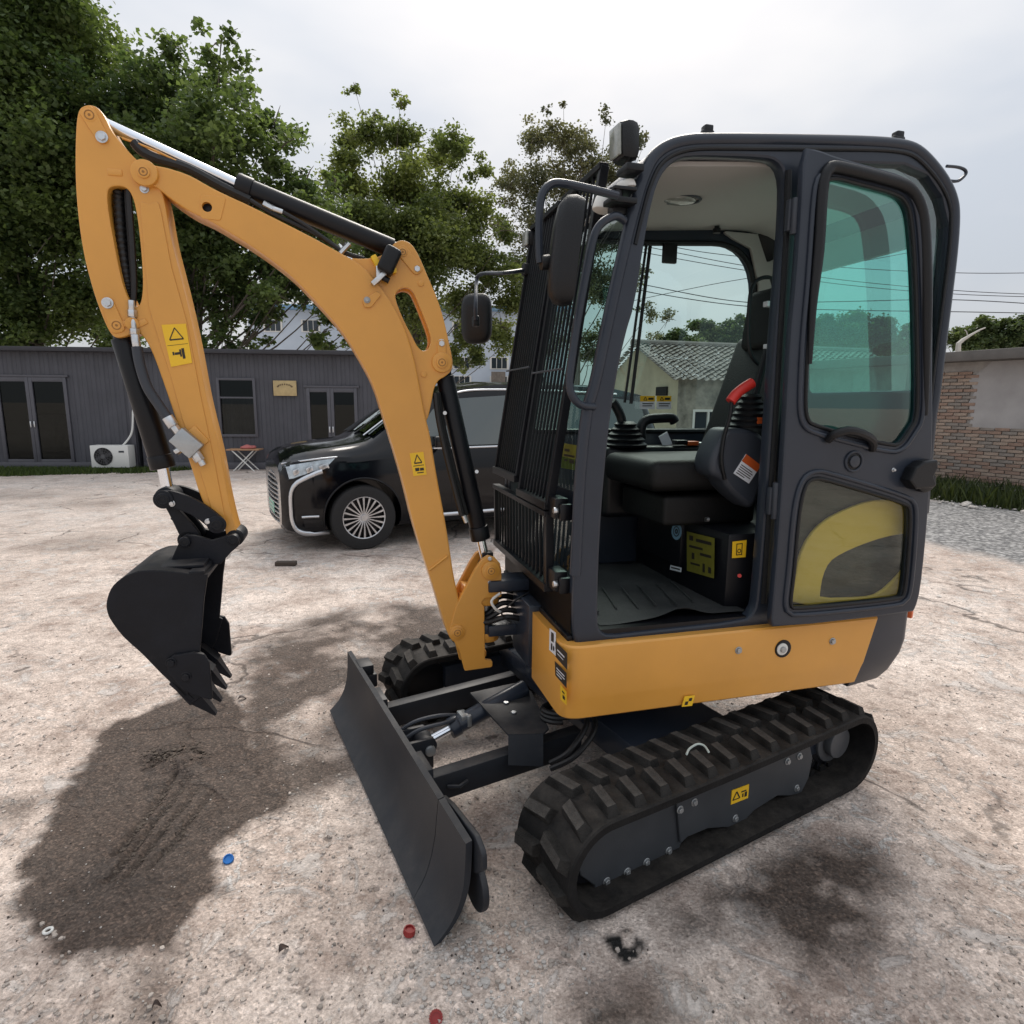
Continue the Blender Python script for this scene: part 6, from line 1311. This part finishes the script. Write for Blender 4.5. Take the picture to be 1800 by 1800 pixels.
for i in range(len(xs_)-1):
    for j in range(3):
        if j == 1 and any(abs(xs_[i]-w0[0]) < 1e-6 for w0 in wins): continue
        bm.faces.new([bm.verts.new(p) for p in ((xs_[i], 0, zs_[j]), (xs_[i+1], 0, zs_[j]), (xs_[i+1], 0, zs_[j+1]), (xs_[i], 0, zs_[j+1]))])
bmesh.ops.remove_doubles(bm, verts=bm.verts, dist=1e-4); fin('wall', bm, OLDW, hs, 0)
bm = NB(); bm.faces.new([bm.verts.new(p) for p in ((0, 0, 0), (0, 2*HD, 0), (0, 2*HD, EZ), (0, HD, RZ-.03), (0, 0, EZ))]); bm.faces.new([bm.verts.new(p) for p in ((HL_, 0, 0), (HL_, 2*HD, 0), (HL_, 2*HD, EZ), (HL_, HD, RZ-.03), (HL_, 0, EZ))]); fin('gable_wall', bm, OLDG, hs, 0)
bm = NB(); box(bm, (-.02, .75, 1.95), (.05, .55, .22)); fin('vent', bm, DARKIN, hs)
for w0 in wins:
    bm = NB(); a, b, c_, d_ = w0
    for cc_, s_ in (((a+.03, .02, (c_+d_)/2), (.06, .06, d_-c_)), ((b-.03, .02, (c_+d_)/2), (.06, .06, d_-c_)), (((a+b)/2, .02, c_+.03), (b-a-.12, .055, .06)), (((a+b)/2, .02, d_-.03), (b-a-.12, .055, .06)), (((a+b)/2, .02, (c_+d_)/2), (.05, .05, d_-c_-.12))): box(bm, cc_, s_)
    f = fin('window', bm, WHITEP, hs); bm = NB(); box(bm, ((a+b)/2, .06, (c_+d_)/2), (b-a, .02, d_-c_)); fin('pane', bm, MATS['window_dark'], f)
nr = 16
for sgn in (0, 1):
    bm = NB()
    for r in range(nr):
        for cidx in range(38):
            x0_ = -.25+cidx*(HL_+.5)/38; x1_ = x0_+(HL_+.5)/38*.93; t0, t1 = r/nr, (r+1.25)/nr
            def rp(t, h): y = -.3+(HD+.3)*t; z = EZ-.12+(RZ-EZ+.12)*t+h; return (y if not sgn else 2*HD-y, z)
            a, b = rp(t0, .055+random.uniform(-.012, .012)), rp(min(t1, 1.02), .012)
            xm = (x0_+x1_)/2
            v = [bm.verts.new(p) for p in ((x0_, a[0], a[1]-.02), (xm, a[0], a[1]+.03), (x1_, a[0], a[1]-.02), (x1_, b[0], b[1]-.02), (xm, b[0], b[1]+.03), (x0_, b[0], b[1]-.02))]
            bm.faces.new((v[0], v[1], v[4], v[5])); bm.faces.new((v[1], v[2], v[3], v[4]))
    tag(fin('roof_tiles', bm, TILE, hs, 0), kind='stuff')
bm = NB(); tube(bm, [(-.25, HD, RZ+.03), (HL_+.25, HD, RZ+.03)], .09, 10); box(bm, (-.14, HD/2-.1, (EZ+RZ)/2-.02), (.16, 2.5, .07), Matrix.Rotation(math.atan2(RZ-EZ+.12, HD+.3), 3, 'X')); fin('ridge', bm, TILE, hs)
# ================================================================== BRICK SHED AT THE RIGHT
BR = [mat('brick_red', (.30, .205, .160), .9, var=.22, vscale=9, bump=.4, bscale=60), mat('brick_pale', (.36, .28, .225), .9, var=.2, vscale=9, bump=.4, bscale=60), mat('brick_grey', (.24, .21, .185), .9, var=.25, vscale=9, bump=.4, bscale=60)]
MORT = mat('mortar', (.33, .31, .29), .95, bump=.4, bscale=40, var=.2, vscale=5); PLAS = mat('grey_plaster', (.36, .345, .34), .95, bump=.3, bscale=14, var=.14, vscale=1.8); CONC = mat('slab_concrete', (.13, .122, .115), .9, bump=.3, bscale=30, var=.2, vscale=3)
sa, sbb = at(FW, 2, 2.62, 1662, 621), at(FW, 2, 2.62, 1800, 612); dd = (sbb-sa)[:2]; sang = math.atan2(dd[1], dd[0])
shed = empty('brick_shed', (sa[0], sa[1], 0), sang, 'low brick shed with grey plaster and concrete roof slab at right', 'shed')
FS = (np.array([[math.cos(sang), math.sin(sang), 0], [-math.sin(sang), math.cos(sang), 0], [0, 0, 1.]]), np.array([sa[0], sa[1], 0]))
def sx(u, v, d=.12): q = at(FS, 1, d, u, v); return q[0], q[2]
LW0, LW1 = -6.0, 7.0
bm = NB(); box(bm, ((LW0+LW1)/2, .12+1.5, 1.22), (LW1-LW0, 3.0, 2.44)); fin('wall', bm, MORT, shed)
bm = NB(); box(bm, ((LW0+LW1)/2, 1.5, 2.53), (LW1-LW0+.5, 3.5, .18)); fin('roof_slab', bm, CONC, shed, bevel=.015)
px0, pz0 = sx(1704, 751); px1 = sx(1830, 751)[0]+2
ptop = 2.43; plx = sx(1690, 660)[0]
bm = NB(); out_ = [(px0, pz0), (px1, pz0-.05), (px1, ptop), (px0+.25, ptop), (px0+.12, 2.30), (px0-.10, 2.10), (px0+.03, 1.9), (px0-.05, 1.7), (px0+.02, 1.4)]
V = [[bm.verts.new((x, yy, z)) for x, z in out_] for yy in (.092, .121)]; bm.faces.new(V[0]); 
for i in range(len(out_)): bm.faces.new((V[0][i], V[1][i], V[1][(i+1) % len(out_)], V[0][(i+1) % len(out_)]))
fin('plaster_patch', bm, PLAS, shed, 20)
bmes = []
for k in range(6):
    bm = NB(); box(bm, (0, 0, 0), (.232, .04, .052)); 
    for v in bm.verts: v.co += Vector((random.uniform(-.004, .004), random.uniform(-.006, .003), random.uniform(-.003, .003)))
    bmesh.ops.bevel(bm, geom=bm.edges[:], offset=.004, segments=1, affect='EDGES'); m2 = bpy.data.meshes.new('brick'); bm.to_mesh(m2); bm.free(); m2.materials.append(BR[k % 3]); bmes.append(m2)
xv0, xv1 = sx(1638, 760)[0], sx(1806, 780)[0]; nb_ = 0
for r in range(32):
    z = .25+r*.064
    x = xv0-.12*(r % 2)
    while x < xv1:
        inpl = (x+.12 > px0-.02 and z > pz0-.02) or z > 2.40
        if not inpl and nb_ < 290:
            o = bpy.data.objects.new('brick', random.choice(bmes)); C.objects.link(o); o.parent = shed; o.location = (x+.12, .105+random.uniform(-.006, .008), z); o.rotation_euler = (0, random.uniform(-.012, .012), random.uniform(-.02, .02)); nb_ += 1
        x += .247
o = bpy.data.objects.new('dead_branch', bpy.data.meshes.new('dead_branch')); 
bm = NB(); pz_ = lambda u, v: Vector(at(FW, 1, 15.5, u, v))
tube(bm, [pz_(1684, 618), pz_(1685, 604), pz_(1693, 597), pz_(1706, 589), pz_(1722, 580), pz_(1732, 576)], .03, 8, rs=[.06, .055, .045, .03, .02, .015]); tube(bm, [pz_(1701, 591), pz_(1699, 583), pz_(1696, 580)], .012, 6)
bpy.data.objects.remove(o); tag(fin('bare_branch', bm, mat('bleached_wood', (.55, .52, .47), .8)), 'bleached bent branch sticking up above the shed roof', 'branch')
q = Vector(at(FS, 1, -.8, 1764, 816)); 
bm = NB(); bmesh.ops.create_uvsphere(bm, u_segments=14, v_segments=8, radius=1, matrix=Matrix.Diagonal((.12, .08, .06, 1)))
for v in bm.verts: v.co += Vector((.02*math.sin(v.co.y*50), .02*math.sin(v.co.x*40), .012*math.sin(v.co.x*60)))
o = fin('plastic_bag', bm, WHITEP, None, 60); M_, oo = FS; o.location = gp(1766, 838)+Vector((0, 0, .16)); tag(o, 'white plastic bag among the weeds by the shed', 'bag')
# ================================================================== CABLES
CABM = mat('cable_black', (.03, .03, .033), .6)
for k, (pts, D_) in enumerate((([(1060, 405), (1199, 437), (1309, 452), (1480, 470), (1700, 480), (1900, 478)], 34), ([(1060, 418), (1188, 444), (1309, 467), (1480, 492), (1700, 512), (1900, 520)], 34), ([(1060, 430), (1192, 455), (1309, 475), (1480, 500), (1680, 517), (1900, 524)], 34), ([(1060, 482), (1145, 503), (1309, 531), (1480, 530), (1680, 527), (1900, 540)], 36), ([(1060, 494), (1160, 517), (1309, 538), (1480, 545), (1680, 548), (1900, 552)], 36), ([(1060, 540), (1211, 508), (1309, 490), (1480, 465), (1620, 440)], 38))):
    bm = NB(); tube(bm, spline([Vector(at(FW, 1, D_, u, v)) for u, v in pts], 8), .024 if k in (3, 4) else .018, 5)
    nm = ['topmost', 'second from top', 'third from top', 'fourth from top', 'lowest', 'crosswise rising'][k]
    tag(fin('overhead_cable', bm, CABM, None, 60), 'overhead cable behind the cab, %s of the six' % nm, 'cable', 'overhead cables')
# ================================================================== VEGETATION
def leafmat(name, c, tr=.52):
    m = bpy.data.materials.new(name); m.use_nodes = True; t = m.node_tree; b = t.nodes['Principled BSDF']; o = t.nodes['Material Output']
    a = t.nodes.new('ShaderNodeAttribute'); a.attribute_name = 'tone'; r = t.nodes.new('ShaderNodeValToRGB'); e = r.color_ramp.elements
    e[0].color = (c[0]*.55, c[1]*.6, c[2]*.6, 1); e[1].color = (c[0]*1.75, c[1]*1.5, c[2]*1.3, 1)
    t.links.new(a.outputs['Fac'], r.inputs['Fac']); t.links.new(r.outputs['Color'], b.inputs['Base Color']); b.inputs['Roughness'].default_value = .5; b.inputs['Specular IOR Level'].default_value = .35
    tl = t.nodes.new('ShaderNodeBsdfTranslucent'); mc = t.nodes.new('ShaderNodeMixRGB'); mc.blend_type = 'MULTIPLY'; mc.inputs['Fac'].default_value = 1; mc.inputs['Color2'].default_value = (1.4, 1.4, .75, 1)
    t.links.new(r.outputs['Color'], mc.inputs['Color1']); t.links.new(mc.outputs['Color'], tl.inputs['Color'])
    mx_ = t.nodes.new('ShaderNodeMixShader'); mx_.inputs['Fac'].default_value = tr; t.links.new(b.outputs['BSDF'], mx_.inputs[1]); t.links.new(tl.outputs['BSDF'], mx_.inputs[2]); t.links.new(mx_.outputs['Shader'], o.inputs['Surface'])
    return m
BARK = mat('bark', (.13, .11, .09), .9, bump=.6, bscale=14, var=.3, vscale=6)
def leaves(name, cs, size, m, parent=None, droop=.25, flat=.5):
    """one small folded leaf per point of cs (n x 3)"""
    n = len(cs); nrm = RNG.normal(size=(n, 3)); nrm[:, 2] = np.abs(nrm[:, 2])+flat; nrm /= np.linalg.norm(nrm, axis=1)[:, None]
    t = RNG.normal(size=(n, 3)); t[:, 2] -= droop; t -= nrm*(t*nrm).sum(1)[:, None]; t /= np.linalg.norm(t, axis=1)[:, None]; b = np.cross(nrm, t)
    s = size*RNG.uniform(.6, 1.25, n)[:, None]
    v = np.stack([cs-t*s*.5, cs-t*s*.08+b*s*.42+nrm*s*.10, cs+t*s*.55, cs-t*s*.08-b*s*.42+nrm*s*.10], 1).reshape(-1, 3)
    me = bpy.data.meshes.new(name); me.vertices.add(4*n); me.vertices.foreach_set('co', v.ravel().astype(np.float32))
    i = np.arange(n)*4; tri_ = np.stack([i, i+1, i+2, i, i+2, i+3], 1).ravel().astype(np.int32)
    me.loops.add(6*n); me.loops.foreach_set('vertex_index', tri_); me.polygons.add(2*n); me.polygons.foreach_set('loop_start', (np.arange(2*n)*3).astype(np.int32)); me.polygons.foreach_set('loop_total', np.full(2*n, 3, np.int32)); me.update(calc_edges=True)
    return me, v
def tree(name, label, D_, blobs, size, lm, dens=1.0, trunk_u=None, depth=1.0, tr_r=.16, group=None, low=0., twig=.35):
    cs, tone = [], []; cen_ = []
    for u, v, r in blobs:
        c = np.array(at(FW, 1, D_, u, v)); R_ = r*D_/FPX; c[1] += RNG.normal(0, depth*.7); cen_.append((c, R_))
        nclump = max(5, int(12*(R_/1.0)**1.2)); lt = RNG.uniform(.25, .75)
        for _ in range(nclump):
            d = RNG.normal(size=3); d /= np.linalg.norm(d); cc_ = c+d*R_*RNG.uniform(.25, 1.0)*np.array([1, 1.15, .92]); cr_ = R_*RNG.uniform(.22, .42)
            n = int(dens*60*(cr_/.35)**2*(.17/size)**2)+6
            p = RNG.normal(size=(n, 3))*cr_*.55*np.array([1.15, 1.15, .8])+cc_; cs.append(p); tone.append(np.clip(lt+RNG.normal(0, .15)+RNG.normal(0, .12, n), 0, 1))
    cs = np.concatenate(cs); tone = np.concatenate(tone); k = cs[:, 2] > max(low, .3); cs, tone = cs[k], tone[k]
    me, _ = leaves('crown', cs, size, lm)
    me.attributes.new('tone', 'FLOAT', 'POINT').data.foreach_set('value', np.repeat(tone, 4).astype(np.float32))
    u0 = trunk_u if trunk_u is not None else sum(b[0] for b in blobs)/len(blobs)
    base = np.array(at(FW, 1, D_, u0, 700)); base[2] = -.05
    e = empty(name, base, 0, label, 'tree', group or 'trees around the yard')
    me.transform(Matrix.Translation(-Vector(base))); link('crown', me, lm, e, 0)
    bm = NB(); top = max(c[2] for c, _ in cen_)-base[2]; sp_ = [Vector((0, 0, 0)), Vector((.1, .05, top*.25)), Vector((-.08, .1, top*.5)), Vector((.05, 0, top*.85))]; pts = spline(sp_, 5)
    tube(bm, pts, tr_r, 10, rs=[tr_r*(1.15-.95*i/(len(pts)-1)) for i in range(len(pts))]); fin('trunk', bm, BARK, e, 60)
    bm = NB()
    for c, R_ in cen_:
        tgt = Vector(c-base)*1.0; st = pts[min(len(pts)-1, max(2, int(len(pts)*min(.9, max(.12, (tgt.z/top)*.62)))))]
        mid_ = st.lerp(tgt, .5)+Vector((RNG.normal(0, .15), RNG.normal(0, .15), -.08*(tgt-st).length)); q = spline([st, mid_, tgt], 4); r0 = tr_r*.20
        tube(bm, q, r0, 6, rs=[r0*(1-.82*i/(len(q)-1)) for i in range(len(q))])
        for _ in range(3):
            d = Vector(RNG.normal(size=3)).normalized()*R_*.8; tube(bm, [tgt, tgt+d*.5+Vector((0, 0, .05)), tgt+d], .012, 5, rs=[.022, .015, .006])
    fin('limbs', bm, BARK, e, 60)
    return e
LM1, LM2, LM3, LM4, LM5 = leafmat('plane_tree_leaf', (.098, .152, .064)), leafmat('plane_tree_leaf_dark', (.090, .142, .064)), leafmat('pale_tree_leaf', (.125, .170, .070), .5), leafmat('grey_tree_leaf', (.105, .120, .080), .4), leafmat('far_tree_leaf', (.075, .115, .055), .4)
tree('leafy_tree', 'tall dense dark green tree at far left behind the cabin', 20, [(30, 40, 100), (110, 40, 80), (150, 90, 60), (60, 170, 110), (160, 190, 80), (40, 290, 110), (140, 300, 100), (60, 400, 110), (150, 420, 100), (30, 520, 100), (130, 530, 90), (-60, 200, 120), (-60, 420, 120), (190, 540, 60), (60, 600, 60), (160, 600, 50)], .145, LM1, 1.7, 70, 1.1, .22)
tree('leafy_tree', 'broad dark green tree with rounded tops behind the raised boom', 19, [(235, 160, 62), (312, 100, 34), (310, 175, 62), (388, 140, 44), (430, 122, 40), (462, 200, 52), (505, 285, 48), (420, 260, 75), (330, 270, 80), (250, 260, 80), (380, 370, 85), (470, 370, 78), (530, 350, 36), (300, 380, 80), (420, 470, 60), (340, 480, 75), (500, 450, 50), (250, 490, 70), (460, 545, 34), (380, 560, 40), (545, 520, 40), (585, 560, 36), (600, 480, 36), (230, 590, 45), (310, 590, 42), (380, 610, 40), (430, 600, 30), (400, 520, 50), (545, 470, 40), (570, 610, 30), (640, 545, 34), (620, 590, 34), (520, 500, 36), (560, 420, 44), (350, 440, 60), (520, 420, 55), (480, 465, 50), (440, 520, 44), (545, 320, 30), (300, 540, 50), (270, 440, 60), (500, 530, 40), (600, 430, 36), (575, 380, 36), (585, 310, 22), (600, 540, 40), (640, 600, 36), (560, 590, 30), (420, 600, 30), (360, 610, 30)], .145, LM2, 1.9, 350, 1.1, .20)
tree('leafy_tree', 'yellowish green airy tree in the middle with twigs poking up', 25, [(625, 160, 15), (648, 190, 22), (710, 192, 18), (640, 240, 42), (590, 245, 30), (700, 235, 42), (760, 240, 36), (818, 228, 9), (800, 275, 40), (845, 305, 30), (620, 320, 52), (700, 320, 65), (780, 340, 62), (850, 370, 44), (600, 400, 48), (680, 420, 70), (770, 430, 70), (850, 450, 52), (890, 410, 26), (640, 505, 50), (740, 520, 60), (830, 540, 52), (880, 570, 34), (800, 600, 32), (740, 590, 34), (690, 560, 40), (800, 640, 26), (840, 622, 30), (890, 600, 34), (760, 630, 30), (900, 520, 40), (880, 470, 40), (720, 460, 60)], .13, LM3, 2.1, 730, 1.2, .15, twig=.5)
tree('leafy_tree', 'thin grey green tree behind the cab guard', 30, [(962, 190, 9), (990, 186, 9), (940, 250, 36), (985, 240, 38), (1062, 215, 15), (1050, 270, 38), (900, 280, 26), (892, 335, 32), (925, 225, 18), (1015, 235, 34), (1100, 262, 26), (880, 390, 30), (1000, 310, 52), (930, 340, 42), (1085, 300, 36), (1132, 250, 9), (1112, 320, 30), (960, 420, 52), (1040, 400, 52), (1100, 420, 40), (920, 480, 42), (1000, 500, 52), (1080, 500, 50), (950, 580, 44), (1040, 600, 44), (1128, 480, 16), (1130, 560, 22), (1160, 570, 20), (1150, 600, 18)], .12, LM4, 1.25, 1010, 1.3, .17)
far = [('bushy tree showing above the shed roof at right edge', 42, [(1690, 592, 18), (1725, 578, 20), (1760, 572, 22), (1800, 572, 24), (1660, 598, 16), (1840, 580, 30), (1740, 600, 22), (1790, 604, 22), (1700, 606, 22), (1765, 592, 26), (1820, 600, 28), (1725, 590, 24), (1675, 606, 18)]), ('hazy green tree above the tiled house roof', 48, [(1195, 592, 18), (1240, 574, 20), (1285, 578, 20), (1320, 570, 22), (1170, 606, 20), (1255, 590, 24), (1300, 596, 24), (1345, 590, 24), (1220, 610, 20), (1270, 606, 20), (1315, 604, 20)]), ('hazy green tree seen through the cab door glass', 50, [(1400, 580, 20), (1450, 574, 20), (1510, 578, 22), (1560, 582, 22), (1610, 592, 20), (1420, 600, 28), (1480, 600, 28), (1550, 604, 26), (1610, 610, 20), (1360, 575, 24), (1385, 596, 26), (1440, 582, 30), (1500, 582, 30), (1530, 590, 28), (1590, 600, 26), (1640, 596, 22)]), ]
for lab, D_, bl_ in far: tree('leafy_tree', lab, D_, bl_, .20, LM5, 9.0, None, 1.0, .2)
def blades(name, pos, h0, h1, m, label, w_=.012):
    n = len(pos); h = RNG.uniform(h0, h1, n); a = RNG.uniform(0, 2*PI, n); ln = RNG.uniform(.1, .6, n)*h; b = RNG.uniform(0, 2*PI, n)
    pw = np.stack([np.cos(a), np.sin(a), np.zeros(n)], 1)*w_*RNG.uniform(.5, 1.3, n)[:, None]; tip = np.stack([np.cos(b)*ln, np.sin(b)*ln, h], 1)
    v = np.stack([pos-pw, pos+pw, pos+tip*.55+pw*.7+np.array([0, 0, .1])*h[:, None], pos+tip], 1).reshape(-1, 3)
    me = bpy.data.meshes.new(name); me.vertices.add(4*n); me.vertices.foreach_set('co', v.ravel().astype(np.float32)); i = np.arange(n)*4; tri_ = np.stack([i, i+1, i+2, i, i+2, i+3], 1).ravel().astype(np.int32)
    me.loops.add(6*n); me.loops.foreach_set('vertex_index', tri_); me.polygons.add(2*n); me.polygons.foreach_set('loop_start', (np.arange(2*n)*3).astype(np.int32)); me.polygons.foreach_set('loop_total', np.full(2*n, 3, np.int32)); me.update(calc_edges=True)
    me.attributes.new('tone', 'FLOAT', 'POINT').data.foreach_set('value', np.repeat(RNG.uniform(0, 1, n), 4).astype(np.float32))
    return tag(link(name, me, m, None, 0), label, kind='stuff')
GR = leafmat('grass_blade', (.050, .085, .022), .3); WEED = leafmat('weed_leaf', (.040, .060, .022), .3)
def strip_pos(n, x0, x1, y0, y1, thin=None):
    p = np.stack([RNG.uniform(x0, x1, n), RNG.uniform(y0, y1, n), np.zeros(n)], 1)
    q = vnoise(p[:, 0], p[:, 1], .9, 21, 3); return p[q > .40]
Mi, oi = FCAB
lp = strip_pos(16000, cx(-60)[0], cx(330)[0], -1.9, -.12); w_ = lp[:, 0]; edge_ = np.interp(lp[:, 0], [cx(-60)[0], cx(110)[0], cx(160)[0], cx(270)[0], cx(330)[0]], [-2.0, -1.35, -1.1, -.85, -.2]); lp = lp[lp[:, 1] > edge_+RNG.normal(0, .06, len(lp))]
lp = lp @ Mi+oi; blades('grass', lp, .05, .13, GR, 'grass strip along the cabins')
Ms, os_ = FS
lp = strip_pos(9000, -3.2, 5.5, -1.5, .05); h_ = lp @ Ms+os_; blades('weeds', h_, .06, .40, WEED, 'weeds and grass along the foot of the brick shed', .016)
bm = NB()
for k in range(260):
    x, y = random.uniform(-2.5, 3.5), random.uniform(-1.9, -.3); q = Ms.T @ np.array([x, y, 0])+os_; pebble(bm, Vector(q)+Vector((0, 0, .02)), random.choice([.02, .03, .05, .07]))
tag(fin('rubble', bm, STONE, smooth=0), 'rubble and litter in front of the shed', kind='stuff')
